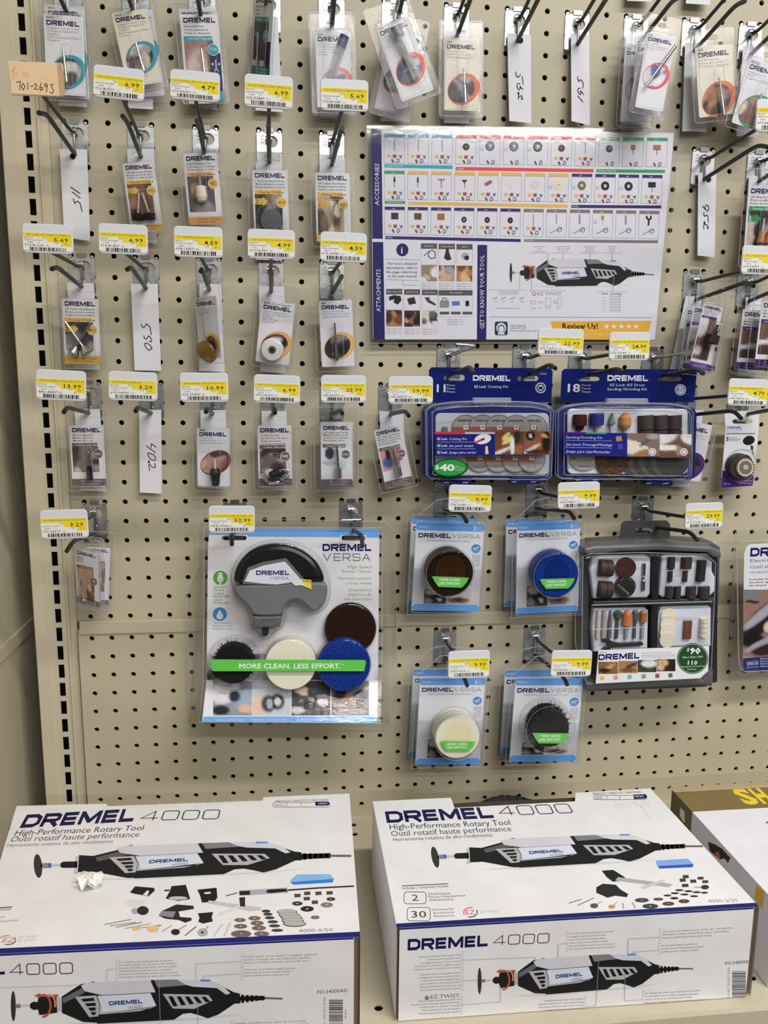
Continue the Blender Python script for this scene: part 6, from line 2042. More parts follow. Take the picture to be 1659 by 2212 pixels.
def shell(t, F, cv_, back, front, d0, d1, d2, C, tabs, top):
    """blue tray case with a clear hinged lid"""
    mb = MB()
    Fb = fplane(0)
    cb = crop(fplane(d1), *C)
    prism(mb, Fb, [cb(*p) for p in back], d0, d1, BLU, ch=.003, steps=2)
    for tb in tabs:
        prism(mb, Fb, [cb(*p) for p in rrect(*tb, 4)], d0 + .003, d1 + .009, BLU, ch=.002)
        A = Art(mb, fplane(d1 + .009), crop(fplane(d1 + .009), *C))
        A.rect(tb[0] + 8, tb[3] - 8, tb[0] + 34, tb[3] - 5, (200, 206, 220))
        A.rect(tb[2] - 40, tb[3] - 8, tb[2] - 10, tb[3] - 5, (200, 206, 220))
    o = part(mb, 'case_base', 'plastic', t)
    o['label'] = 'blue plastic case'
    mb = MB()
    cf = crop(fplane(d2), *C)
    pts = [cf(*p) for p in front]
    prism(mb, Fb, pts, d1 + .0005, d2, WHITE, ch=.006, steps=3, back=False)
    for dd, k in ((d2 - .0065, 0), (d2, .006), (d1 + .001, 0)):
        q = inset(ccw(pts), k) if k else ccw(pts)
        tube(mb, [Fb(a, b, dd) for a, b in q], .0006, WHITE, 6, 1, closed=True)
    for tb in top:
        prism(mb, Fb, [cf(*p) for p in rrect(*tb, 5)], d2 - .004, d2 + .003, (150, 154, 176), ch=.0015, mi=1)
    part(mb, 'clear_lid', ['clear', 'clearrim'], t)

# cutting kit
t, mb, A, C = kit('blue cutting kit of 11 pieces with a green oval 40 sticker', [(160, 80), (803, 85), (796, 262), (163, 258)], [(238, 120, 346, 150), (620, 125, 728, 152)], None, None, None, (480, 370))
A.poly([(170, 130), (790, 134), (788, 232), (168, 228)], (16, 24, 84), 0.5) if False else None
A.logo(388, 150, 583, 29, (222, 222, 230), 2, y1=152)
A.text('EZ Lock', 396, 187, 456, 13, (214, 216, 226), 2, .03)
A.text('Cutting Kit', 466, 187, 572, 13, (206, 208, 222), 2)
A.text('11', 200, 208, 246, 38, (226, 226, 232), 2, .05)
for k, l_ in enumerate(('Pieces', 'Pieces', 'Piezas')):
    A.text(l_, 252, 178 + 17 * k, 295, 11, (190, 194, 216), 2)
A.line([(740 + 25 * math.cos(a), 187 + 25 * math.sin(a)) for a in [2 * PI * q / 24 for q in range(24)]], 5, (200, 204, 216), 2, True)
A.ell(740, 187, 16, 16, (206, 208, 214), 2)
A.poly([(726, 180), (754, 180), (748, 187), (754, 196), (726, 196), (732, 187)], (40, 44, 96), 3)
A.text('EZ688', 735, 118, 770, 8, (150, 156, 190), 2)
part(mb, 'header_card', 'gloss', t)
backo = [(128, 310), (150, 284), (230, 262), (480, 250), (735, 262), (800, 282), (824, 310), (806, 655), (780, 668), (160, 660), (126, 640)]
fronto = [(152, 305), (185, 278), (300, 262), (480, 256), (700, 262), (790, 280), (816, 308), (804, 650), (785, 668), (178, 664), (156, 645)]
shell(t, None, None, backo, fronto, .030, .046, .064, C, [(228, 650, 375, 686), (580, 646, 728, 682)], [(388, 238, 586, 268)])
mb = MB()
Ft = fplane(.047)
ct = crop(Ft, *C)
prism(mb, Ft, [ct(*p) for p in rrect(192, 318, 782, 640, 26)], 0, .002, (170, 172, 182), ch=.001)
for x in (240,):
    prism(mb, Ft, [ct(*p) for p in rrect(x - 14, 388, x + 14, 420, 6)], .002, .006, (96, 96, 104), ch=.001)
part(mb, 'insert_tray', 'plastic', t)
k_ = 0
for row, (ys, xs, r_) in enumerate(((398, (352, 440, 527, 615, 703), 74), (556, (425, 520, 608, 694), 72))):
    for x in xs:
        k_ += 1
        F = fplane(.0495 + .0011 * (k_ % 5))
        cv_ = crop(F, *C)
        mb = MB()
        prism(mb, F, [cv_(*p) for p in circ(x, ys, r_, r_ * .98, 40)], -.0009, 0, (140, 138, 136))
        B = Art(mb, F, cv_, res=1, eps=5e-5)
        B.line([(x + r_ * .96 * math.cos(a), ys + r_ * .94 * math.sin(a)) for a in [2 * PI * q / 32 for q in range(32)]], 3, (84, 80, 78), 1, True)
        B.poly([(x - r_ * .92, ys - 8), (x + r_ * .3, ys - 8), (x + r_ * .2, ys + 16), (x - r_ * .92, ys + 16)], (138, 74, 56), 1)
        B.rr(x - 13, ys - 16, x + 13, ys + 6, 3, (196, 190, 184), 2)
        B.rect(x - 7, ys - 9, x + 7, ys - 3, (90, 80, 74), 3)
        B.logo(x - 42, ys - 34, x + 42, 13, (70, 70, 76), 2) if not row else B.text('EZ LOCK', x - 24, ys + 44, x + 24, 11, (80, 80, 84), 2)
        part(mb, 'cutting_disc', 'plastic', t)
mb = MB()
Fl = fplane(.0645)
cl_ = crop(Fl, *C)
prism(mb, Fl, [cl_(*p) for p in ((190, 415), (797, 413), (793, 533), (192, 540))], -.0003, 0, (30, 40, 128))
A = Art(mb, Fl, cl_, res=2)
A.rect(190, 415, 348, 428, (190, 44, 52))
A.rect(348, 416, 502, 427, (170, 172, 180))
for k, l_ in enumerate(('Cutting Kit', 'Jeu pour coupe', 'Juego para cortar')):
    A.text('EZ Lock', 203, 458 + 35 * k, 256, 12, (222, 222, 230), 1, .04)
    A.text(l_, 265, 458 + 35 * k, (356, 390, 406)[k], 12, (210, 212, 226), 1)
    if k < 2:
        A.line([(203, 469 + 35 * k), (400, 468 + 35 * k)], 1.6, (170, 176, 214), 1)
A.ell(440, 453, 44, 26, (214, 214, 220), 1, -.2)
A.poly([(400, 466), (432, 452), (438, 462), (404, 476)], (196, 50, 44), 2)
A.poly([(430, 452), (448, 446), (450, 456), (434, 463)], (40, 60, 140), 3)
A.poly([(454, 490), (464, 488), (470, 530), (452, 532)], (206, 190, 130), 1)
A.photo(503, 414, 648, 533, (120, 64, 36), [(.5, .35, .3, .10, -.7, (230, 190, 90)), (.4, .2, .2, .07, -.9, (240, 210, 120)), (.78, .25, .13, .3, 0, (60, 50, 46)), (.62, .62, .07, .4, 0, (200, 200, 206)), (.25, .85, .35, .07, -.5, (190, 190, 196)), (.9, .8, .2, .2, 0, (150, 80, 40))], 18, 16, 1, .14, 3)
A.photo(651, 413, 796, 532, (140, 74, 44), [(.25, .2, .16, .2, 0, (30, 28, 30)), (.25, .2, .07, .08, 0, (190, 190, 190)), (.82, .5, .16, .5, 0, (40, 34, 34)), (.75, .2, .14, .08, .5, (180, 160, 60)), (.3, .75, .35, .06, -.6, (190, 180, 170)), (.5, .9, .4, .1, 0, (90, 40, 28))], 18, 16, 1, .16, 4)
part(mb, 'wrap_label', 'gloss', t)
mb = MB()
prism(mb, Fl, [cl_(*p) for p in circ(270, 603, 92, 48, 36, -.03)], -.0001, .0003, (20, 76, 36))
A = Art(mb, Fl, cl_, c=.0003)
A.ell(270, 602, 84, 41, (40, 136, 60), 1, -.03)
A.text('$', 192, 608, 212, 20, (222, 226, 222), 2, .06)
A.text('40', 214, 617, 292, 32, (222, 226, 222), 2, .08)
for k, l_ in enumerate(('Value', 'Une valeur de', 'Contenido')):
    A.text(l_, 294, 597 + 10 * k, 344 if k else 318, 6.5, (214, 220, 214), 2)
o = part(mb, 'value_sticker', 'gloss', t)
# sanding kit
t, mb, A, C = kit('blue sanding and grinding kit of 18 pieces with dark drums', [(850, 88), (1552, 92), (1536, 262), (842, 255)], [(926, 130, 1046, 152), (1346, 130, 1470, 152)], None, None, None, (1190, 370))
A.logo(1086, 151, 1298, 30, (222, 222, 230), 2, y1=152)
A.text('EZ Lock /EZ Drum', 1100, 178, 1280, 12, (206, 208, 222), 2)
A.text('Sanding /Grinding Kit', 1086, 200, 1292, 13, (206, 208, 222), 2)
A.text('18', 880, 208, 945, 40, (226, 226, 232), 2, .05)
for k, l_ in enumerate(('Pieces', 'Pieces', 'Piezas')):
    A.text(l_, 953, 178 + 17 * k, 1000, 11, (190, 194, 216), 2)
A.ell(1466, 197, 29, 29, (206, 208, 216), 2)
A.ell(1466, 197, 24, 24, (60, 60, 120), 3)
A.ell(1466, 197, 20, 20, (210, 206, 214), 4)
A.text('EZ', 1450, 205, 1482, 17, (60, 50, 100), 5)
part(mb, 'header_card', 'gloss', t)
backo = [(818, 312), (850, 284), (940, 266), (1190, 258), (1450, 268), (1540, 290), (1556, 318), (1545, 650), (1520, 668), (850, 658), (814, 638)]
fronto = [(840, 312), (880, 284), (1000, 268), (1190, 264), (1440, 272), (1520, 290), (1546, 318), (1536, 648), (1516, 668), (860, 664), (838, 642)]
shell(t, None, None, backo, fronto, .030, .046, .064, C, [(912, 648, 1052, 672), (1280, 652, 1415, 690)], [(1082, 242, 1296, 274)])
mb = MB()
prism(mb, Ft, [ct(*p) for p in rrect(876, 296, 1500, 634, 26)], 0, .003, (206, 208, 216), ch=.001)
A = Art(mb, Ft, ct, c=.003)
for a in ((918, 318, 968, 412), (1002, 316, 1062, 412), (1090, 318, 1126, 412), (1150, 316, 1204, 412)):
    A.rr(*a, 12, (182, 184, 194), 1)
part(mb, 'insert_tray', 'plastic', t)
def AX(x, y, d0, d1):
    p = U(C[0] + x / C[2], C[1] + y / C[2], d1)
    return Vector((p.x, -d0, p.z)), p
def pxl(x, y, d):
    return U(C[0] + x / C[2], C[1] + y / C[2], d)
def mkp(nm, m, fn, lab=None):
    mb = MB()
    fn(mb)
    o = part(mb, nm, m, t)
    if lab:
        o['label'] = lab
mkp('sanding_drum', 'fibre', lambda mb: lathe(mb, pxl(945, 326, .054), pxl(940, 440, .054), [(0, .0085), (.2, .009), (.5, .009), (.52, .0055, (60, 56, 90)), (.7, .005, (60, 56, 90)), (.72, .0018, (160, 160, 166)), (1, .0018, (160, 160, 166))], (104, 60, 48), 14), 'brown sanding drum on a stem')
mkp('sanding_drum', 'plastic', lambda mb: lathe(mb, pxl(1031, 318, .054), pxl(1030, 440, .054), [(0, .0085), (.05, .0095), (.5, .0095), (.55, .006), (.6, .0022, (160, 160, 166)), (1, .002, (160, 160, 166))], (44, 50, 140), 16), 'blue drum mandrel')
mkp('grinding_stone', 'rubber', lambda mb: lathe(mb, pxl(1112, 318, .054), pxl(1104, 430, .054), [(0, .001), (.5, .0052), (.55, .0018, (170, 170, 174)), (1, .0016, (170, 170, 174))], (92, 106, 104), 12), 'grey pointed stone')
mkp('grinding_stone', 'foam', lambda mb: lathe(mb, pxl(1180, 316, .054), pxl(1176, 440, .054), [(0, .002), (.2, .0075), (.5, .0082), (.66, .006), (.68, .002, (170, 170, 174)), (1, .0018, (170, 170, 174))], (176, 120, 76), 14), 'orange rounded stone')
for i_, y in enumerate((330, 405)):
    for x in (1285, 1358, 1430):
        mkp('sanding_band', 'rubber', lambda mb: lathe(mb, pxl(x, y, .0515), pxl(x, y + 70, .0515), [(0, .0105), (1, .0105)], (70, 58, 58), 18))
mkp('grinding_disc', 'plastic', lambda mb: (prism(mb, Fl, [], 0, 0, WHITE) if False else None, prism(mb, fplane(.0525), [crop(fplane(.0525), *C)(*p) for p in circ(966, 560, 75, 56, 36)], -.001, 0, (140, 142, 138)), Art(mb, fplane(.0525), crop(fplane(.0525), *C)).text('EZ LOCK', 930, 572, 1000, 12, (70, 74, 72), 1), Art(mb, fplane(.0525), crop(fplane(.0525), *C)).text('GRINDING', 935, 600, 995, 9, (70, 74, 72), 1), Art(mb, fplane(.0525), crop(fplane(.0525), *C)).poly([(892, 545), (930, 548), (925, 565), (894, 566)], (96, 120, 70), 1)), 'grey disc')
mkp('sanding_disc', 'fibre', lambda mb: (lathe(mb, *AX(1112, 556, .050, .053), [(0, .0232), (1, .0232)], (112, 84, 66), 30), lathe(mb, *AX(1112, 556, .053, .0545), [(0, .0062, (170, 160, 140)), (1, .005, (90, 76, 60))], WHITE, 14)), 'brown disc with metal eyelet')
for q in range(7):
    x = 1250 + q * 30
    mkp('sanding_disc', 'rubber', lambda mb: lathe(mb, *AX(x, 560, .0510 + q * .0003, .0520 + q * .0003), [(0, .0235), (1, .0235)], (88, 86, 82) if q % 2 else (72, 70, 68), 30))
mb = MB()
prism(mb, Fl, [cl_(*p) for p in ((862, 418), (1190, 422), (1525, 430), (1518, 552), (1190, 545), (862, 535))], -.0003, 0, (36, 40, 138))
A = Art(mb, Fl, cl_, res=2)
A.poly([(862, 416), (975, 417), (975, 426), (862, 425)], (96, 40, 140), 1)
A.poly([(975, 417), (1080, 418), (1080, 427), (975, 426)], (60, 160, 110), 1)
for k, l_ in enumerate(('Sanding/Grinding Kit', 'Jeu pour Poncage/Meulage', 'Juego para Lijar/Esmerilar')):
    A.text(l_, 872, 449 + 37 * k, (1060, 1112, 1102)[k], 13, (206, 208, 228), 1, y1=453 + 37 * k)
    if k < 2:
        A.line([(870, 459 + 37 * k), (1112, 463 + 37 * k)], 1.6, (170, 176, 214), 1)
A.poly([(1130, 440), (1158, 436), (1164, 462), (1134, 466)], (170, 120, 84), 1)
A.poly([(1140, 480), (1166, 478), (1168, 505), (1144, 505)], (60, 70, 160), 1)
A.photo(1190, 423, 1358, 544, (120, 96, 86), [(.3, .5, .4, .12, .5, (206, 196, 160)), (.15, .7, .3, .2, .4, (200, 190, 170)), (.55, .85, .4, .14, -.3, (160, 104, 50)), (.6, .35, .3, .08, -.8, (90, 84, 86)), (.8, .15, .2, .1, 0, (150, 140, 140))], 18, 14, 1, .1, 5)
A.photo(1358, 428, 1524, 550, (112, 76, 56), [(.1, .1, .5, .3, -.5, (196, 192, 194)), (.95, .15, .3, .25, .9, (206, 204, 208)), (.2, .58, .4, .12, 0, (206, 204, 200)), (.6, .7, .1, .2, 0, (150, 120, 100))], 18, 14, 1, .1, 6)
for x, y in ((1320, 520), (1484, 520)):
    A.ell(x, y, 20, 20, (200, 196, 204), 2)
    A.ell(x, y, 14, 14, (110, 100, 130), 3)
    A.ell(x, y, 11, 11, (206, 200, 208), 4)
part(mb, 'wrap_label', 'gloss', t)

# ================================================================== the big power cleaner pack
C = (390, 1060, 3.3857)
oA = U(390 + 205 / C[2], 1060 + 270 / C[2], .024)
vA = Vector((0, .028, .194)).normalized()
uA = Vector((1, 0, 0))
FA = FR(oA, uA, vA, uA.cross(vA))
cA = crop(FA, *C)
foldb = cA(190, 1382)[1]
oB = FA(0, foldb)
vB = Vector((0, .044, .062)).normalized()
FB = FR(oB, uA, vB, uA.cross(vB))
cB = crop(FB, *C)
t = thing('power_cleaner_pack', 'large clear pack with grey power cleaner and four round pads', 'tool pack', FA(.11, -.1))
mb = MB()
SK = (104, 156, 214)
for half, sl in ((((212, 272), (830, 275), (830, 420), (200, 420)), (302, 328, 482, 362)), (((830, 275), (1440, 278), (1455, 292), (1454, 420), (830, 420)), (1178, 328, 1352, 365))):
    holed(mb, FA, [cA(*p) for p in half], [cA(*p) for p in rrect(*sl, 14)], -.0005, 0, WHITE)
prism(mb, FA, [cA(*p) for p in ((200, 420), (1454, 420), (1443, 1385), (190, 1382))], -.0005, 0, WHITE)
prism(mb, FB, [cB(*p) for p in ((190, 1384), (1443, 1386), (1438, 1700), (157, 1690))], -.0005, 0, (206, 206, 210))
A = Art(mb, FA, cA, res=2)
A.poly([(210, 272), (1440, 279), (1455, 294), (1454, 345), (1352, 328), (1330, 322), (1196, 324), (1176, 345), (482, 332), (470, 326), (310, 326), (300, 335), (205, 332)], SK, 1) if False else None
A.poly([(212, 272), (1440, 279), (1455, 292), (1455, 326), (207, 322)], SK, 1)
A.poly([(1360, 326), (1455, 326), (1454, 345), (1360, 342)], SK, 1)
A.poly([(490, 323), (1170, 325), (1170, 340), (490, 336)], SK, 1)
A.logo(1038, 441, 1396, 52, (24, 26, 112), 1)
A.strokes('VERSA', 1042, 514, 1396, 56, (84, 84, 96), .11, 1)
GRN = (98, 150, 60)
for tx, x, y, h_ in (('High-Speed', 1225, 567, 22), ('Power Cleaner', 1184, 600, 22), ('Nettoyeur puissant', 1148, 650, 22), ('a haute vitesse', 1203, 685, 20), ('Limpiadora', 1230, 735, 22), ('electrica de', 1226, 769, 22), ('alta velocidad', 1194, 802, 22)):
    A.text(tx, x, y, 1396, h_, (112, 150, 88), 1)
A.ell(291, 637, 53, 53, (82, 142, 60), 1)
A.rr(270, 625, 312, 665, 10, (206, 214, 206), 2)
A.rect(276, 600, 306, 626, (206, 214, 206), 2)
A.rect(282, 608, 288, 616, (82, 142, 60), 3)
A.rect(294, 608, 300, 616, (82, 142, 60), 3)
A.poly([(296, 634), (282, 652), (291, 652), (286, 664), (302, 646), (293, 646)], (82, 142, 60), 3)
A.rect(285, 664, 297, 690, (206, 214, 206), 2)
for k, l_ in enumerate(('USB FAST', 'CHARGE', 'CHARGE', 'RAPIDE USB', 'CARGA', 'RAPIDA USB')):
    A.text(l_, 238, (712, 734, 760, 780, 806, 827)[k], (332, 318, 318, 354, 305, 354)[k], 14, (96, 130, 84), 1, .03)
A.ell(287, 903, 52, 50, (60, 122, 184), 1)
A.poly([(287, 870), (300, 890), (311, 912), (310, 928), (300, 938), (287, 942), (273, 938), (264, 928), (263, 912), (274, 890)], (214, 218, 224), 2)
for k, l_ in enumerate(('Water Resistant', "Resistant a l'eau", 'Resistente al agua')):
    A.text(l_, 238, 973 + 22 * k, (368, 372, 384)[k], 14, (96, 132, 180), 1)
# grey studio floor and the upper part of the picture strip
A.photo(193, 1190, 1444, 1383, (176, 178, 184), [(.12, .6, .09, .6, .3, (60, 60, 64)), (.3, .9, .1, .3, 0, (150, 154, 164)), (.62, .85, .12, .4, 0, (84, 80, 82)), (.85, .7, .16, .6, 0, (76, 92, 64)), (.95, .4, .06, .8, 0, (196, 196, 202))], 30, 10, 1, .05, 9)
B = Art(mb, FB, cB, res=1)
PHS = [(250, 1386, 522, (126, 130, 140), [(.3, .3, .3, .4, .8, (206, 206, 210)), (.75, .5, .3, .25, .1, (130, 150, 176)), (.2, .85, .22, .14, 0, (30, 30, 34)), (.55, .45, .14, .16, 0, (40, 42, 48)), (.85, .8, .2, .12, 0, (206, 160, 130))]),
       (526, 1386, 806, (168, 176, 184), [(.2, .7, .22, .26, .3, (206, 168, 140)), (.42, .66, .18, .24, 0, (58, 60, 66)), (.65, .6, .18, .22, 0, (36, 36, 38)), (.66, .6, .08, .12, 0, (190, 186, 180)), (.45, .66, .08, .14, 0, (150, 154, 160))]),
       (812, 1386, 1096, (66, 64, 66), [(.35, .3, .28, .12, .2, (206, 170, 146)), (.6, .35, .2, .24, 0, (50, 48, 52)), (.8, .62, .14, .1, 0, (190, 190, 186)), (.15, .85, .18, .1, 0, (180, 180, 180)), (.5, .7, .2, .12, 0, (34, 34, 38))]),
       (1102, 1386, 1378, (96, 92, 84), [(.4, .55, .4, .16, 0, (140, 100, 74)), (.8, .42, .2, .16, -.2, (44, 48, 58)), (.78, .65, .12, .1, 0, (60, 60, 66)), (.25, .35, .14, .3, .5, (44, 44, 50)), (.5, .9, .5, .08, 0, (120, 116, 108)), (.1, .1, .2, .16, 0, (90, 116, 70))])]
for k, (x0, y0, x1, b_, bl) in enumerate(PHS):
    B.photo(x0 - (0 if k else 12), y0 + 4, x1, 1644, b_, bl, 22, 18, 1, .1, 30 + k)
B.poly([(172, 1652), (1438, 1650), (1438, 1700), (157, 1690)], SK, 1)
for l_, a_, b_ in (('GARAGE | GARAGE | GARAJE', 262, 462), ('BATHROOM | SALLE DE BAINS | BANO', 522, 782), ('KITCHEN | CUISINE | COCINA', 844, 1042), ('OUTDOORS | EXTERIEUR | EXTERIORES', 1098, 1370)):
    B.text(l_, a_, 1682, b_, 12, (214, 222, 234), 2)
part(mb, 'card', 'gloss', t)
# cleaner body
def padd(F, cv_, x, y, r, c0, c1, col, nm, m, lab, brist=False):
    mb = MB()
    a, b = cv_(x, y)
    a2, _ = cv_(x + r, y)
    R_ = a2 - a
    prism(mb, F, circ(a, b, R_, n=44), c0, c1, col, ch=.0012, steps=2, sm=False)
    if brist:
        r_ = random.Random(int(x))
        for k in range(220):
            an = 2 * PI * k / 220 + r_.uniform(-.03, .03)
            L_ = R_ * r_.uniform(1.02, 1.3)
            z_ = r_.uniform(c0, c1 * .9)
            p = [F(a + R_ * .9 * math.cos(an - .02), b + R_ * .9 * math.sin(an - .02), z_), F(a + L_ * math.cos(an), b + L_ * math.sin(an), z_ * .9), F(a + R_ * .9 * math.cos(an + .035), b + R_ * .9 * math.sin(an + .035), z_)]
            mb.add(p, [(0, 1, 2), (2, 1, 0)], (26, 26, 28))
    ar = Art(mb, F, None, c=c1)
    hw, hh = R_ * .57, R_ * .36
    cy_ = b + R_ * .44
    pts = [(a - hw, cy_ - hh), (a + hw, cy_ - hh), (a + hw, cy_ + hh * .2), (a + hw * .75, cy_ + hh * .8), (a, cy_ + hh), (a - hw * .75, cy_ + hh * .8), (a - hw, cy_ + hh * .2)]
    q = tuple(min(255, int(v * 1.08 + 6)) for v in col)
    ar.line(pts, R_ * .016, q, 1, True)
    o = part(mb, nm, m, t)
    o['label'] = lab
    return R_
padd(FA, cA, 1240, 1000, 185, .002, .010, (66, 40, 28), 'scrubbing_pad', 'fibre', 'dark brown scrubbing pad')
padd(FA, cA, 398, 1236, 142, .004, .026, (24, 24, 26), 'bristle_brush', 'bristle', 'black bristle brush', True)
padd(FA, cA, 805, 1240, 182, .004, .026, (206, 202, 182), 'foam_pad', 'foam', 'off white foam pad')
padd(FA, cA, 1188, 1242, 187, .012, .027, (28, 68, 172), 'scouring_pad', 'fibre', 'blue scouring pad')
Fc = FR(FA.o + FA.n * .030, FA.u, FA.v, FA.n)
cC = crop(Fc, *C)
body = MB()
dome = [(392, 686), (386, 620), (412, 545), (460, 478), (530, 425), (620, 394), (720, 386), (820, 402), (905, 440), (975, 496), (1030, 570), (1062, 664), (1000, 672), (700, 692)]
prism(body, Fc, smooth([cC(*p) for p in dome]), -.027, 0, (26, 26, 28), ch=.007, steps=4, sm=True)
ob_ = part(body, 'handle_grip', 'gloss', t)
ob_['label'] = 'glossy black curved grip'
mb = MB()
low = [(378, 690), (700, 688), (880, 655), (960, 672), (1076, 668), (1074, 780), (1040, 846), (990, 886), (958, 882), (905, 826), (852, 794), (792, 804), (758, 850), (748, 912), (640, 918), (522, 914), (506, 852), (440, 800), (392, 744)]
Fc2 = FR(FA.o + FA.n * .032, FA.u, FA.v, FA.n)
cC2 = crop(Fc2, *C)
prism(mb, Fc2, smooth([cC2(*p) for p in low]), -.028, 0, (96, 96, 98), ch=.0028, steps=2, sm=True)
prism(mb, Fc2, [cC2(*p) for p in ((524, 918), (744, 914), (732, 996), (700, 1004), (560, 1006), (530, 998))], -.024, -.002, (84, 84, 86), ch=.003, steps=2)
A = Art(mb, Fc2, cC2, c=-.0018)
A.line([(560, 1000), (600, 950), (650, 948)], 3, (56, 56, 58), 1)
o = part(mb, 'cleaner_body', 'plastic', t)
o['label'] = 'mid grey plastic housing with a hooked tail'
HB = o
mb = MB()
prism(mb, Fc2, [cC2(*p) for p in ((592, 1006), (644, 1006), (640, 1060), (620, 1072), (596, 1068))], -.02, -.006, (22, 22, 24), ch=.001)
part(mb, 'drive_stub', 'plastic', HB)
mb = MB()
prism(mb, Fc2, [cC2(*p) for p in ((452, 668), (492, 562), (600, 522), (772, 494), (905, 648), (880, 672), (700, 694), (456, 684))], -.003, .0002, (88, 88, 90), ch=.0004)
prism(mb, Fc2, [cC2(*p) for p in ((468, 664), (506, 584), (610, 546), (764, 518), (876, 646), (800, 672), (700, 686), (600, 680))], -.003, .0008, (190, 192, 202), ch=.0003)
A = Art(mb, Fc2, cC2, c=.0008)
A.logo(552, 616, 796, 33, (26, 28, 116), 1)
A.strokes('VERSA', 655, 650, 794, 22, (90, 90, 100), .12, 1)
o = part(mb, 'name_plate', 'plastic', HB)
mb = MB()
A = Art(mb, Fc2, cC2, c=.0012)
A.poly([(800, 660), (885, 645), (955, 652), (958, 722), (925, 706), (880, 690), (840, 694)], (196, 196, 186), 1)
A.poly([(884, 646), (955, 652), (958, 722), (930, 708), (905, 686)], (230, 214, 60), 2)
A.text('NO', 948, 656, 890, 16, (50, 48, 40), 3, .02, y1=648)
part(mb, 'torn_sticker', 'paper', t)
# clear clamshell
mb = MB()
Ff = fplane(.018)
cf = crop(Ff, *C)
fl_ = [(130, 250), (170, 210), (300, 200), (1500, 226), (1560, 290), (1572, 560), (1590, 1500), (1530, 1712), (52, 1702), (60, 1500), (46, 800), (60, 700), (128, 560)]
fp = [cf(*p) for p in fl_]
prism(mb, Ff, fp, -.0004, 0, WHITE)
tube(mb, [Ff(a, b, 0) for a, b in fillet([Vector((p[0], p[1])).to_3d() for p in fp] + [Vector((fp[0][0], fp[0][1])).to_3d()], .004) for a, b in [(a.x, a.y)]] if False else [Ff(a, b, 0) for a, b in ccw(fp)], .0007, WHITE, 6, 1, closed=True)
g_ = [(176, 262), (1478, 270), (1468, 1385), (168, 1382)]
pa = [FA(*cA(*p), .0045) for p in g_]
pb = [FB(*cB(*p), .0045) for p in ((1460, 1704), (140, 1696))]
mb.add(pa, [(3, 2, 1, 0)], WHITE)
mb.add([pa[3], pa[2], pb[0], pb[1]], [(3, 2, 1, 0)], WHITE)
fbk = [Ff(*cf(*p)) for p in ((176, 262), (1478, 270), (1530, 1700), (60, 1696))]
mb.add([pa[0], pa[3], pb[1], fbk[3], fbk[0]], [(0, 1, 2, 3, 4), (4, 3, 2, 1, 0)], WHITE)
mb.add([pa[1], pa[2], pb[0], fbk[2], fbk[1]], [(4, 3, 2, 1, 0)], WHITE)
mb.add([pb[1], pb[0], fbk[2], fbk[3]], [(0, 1, 2, 3)], WHITE)
for e in ((pa[0], pa[1]), (pa[1], pa[2], pb[0], pb[1], pa[3], pa[0]), (pa[3], pa[2]), (pb[1], fbk[3]), (pb[0], fbk[2])):
    tube(mb, list(e), .0006, WHITE, 6, 1)
for x, y, r_, c1 in ((400, 1238, 192, .030), (805, 1240, 190, .030), (1190, 1242, 194, .031), (1240, 1000, 192, .014)):
    a, b = cA(x, y)
    R_ = cA(x + r_, y)[0] - a
    prism(mb, FA, circ(a, b, R_, n=44), .0045, c1, WHITE, ch=.004, steps=3, back=False, sm=True)
    tube(mb, [FA(p[0], p[1], .0047) for p in circ(a, b, R_, n=44)], .0005, WHITE, 5, 1, closed=True)
ol = [(366, 690), (362, 620), (390, 530), (450, 452), (530, 398), (620, 368), (720, 360), (840, 376), (930, 414), (1010, 480), (1066, 560), (1100, 660), (1100, 790), (1060, 866), (990, 908), (940, 900), (880, 840), (810, 822), (780, 860), (764, 1000), (700, 1030), (650, 1090), (590, 1088), (560, 1030), (508, 1010), (490, 870), (400, 800)]
pq = smooth([cC(*p) for p in ol])
prism(mb, FA, pq, .0045, .0365, WHITE, ch=.006, steps=3, back=False, sm=True)
tube(mb, [FA(p[0], p[1], .0047) for p in ccw(pq)], .0005, WHITE, 5, 1, closed=True)
part(mb, 'clear_clamshell', ['clear', 'clearrim'], t)
mb = MB()
Fg = FR(FA.o + FA.n * .0318, FA.u, FA.v, FA.n)
cG = crop(Fg, *C)
prism(mb, Fg, [cG(*p) for p in [(228, 1234), (1348, 1238), (1357, 1250), (1344, 1320), (240, 1320), (222, 1300), (217, 1244)]], -.0003, 0, (84, 170, 66))
A = Art(mb, Fg, cG)
A.text('MORE CLEAN. LESS EFFORT.', 428, 1299, 1172, 34, (222, 230, 220), 1, .05)
A.text('TM', 1174, 1276, 1196, 9, (222, 230, 220), 1)
A.text('2610054242', 1246, 1312, 1328, 7, (150, 200, 140), 1)
o = part(mb, 'slogan_band', 'gloss', t)
o['label'] = 'green slogan band'

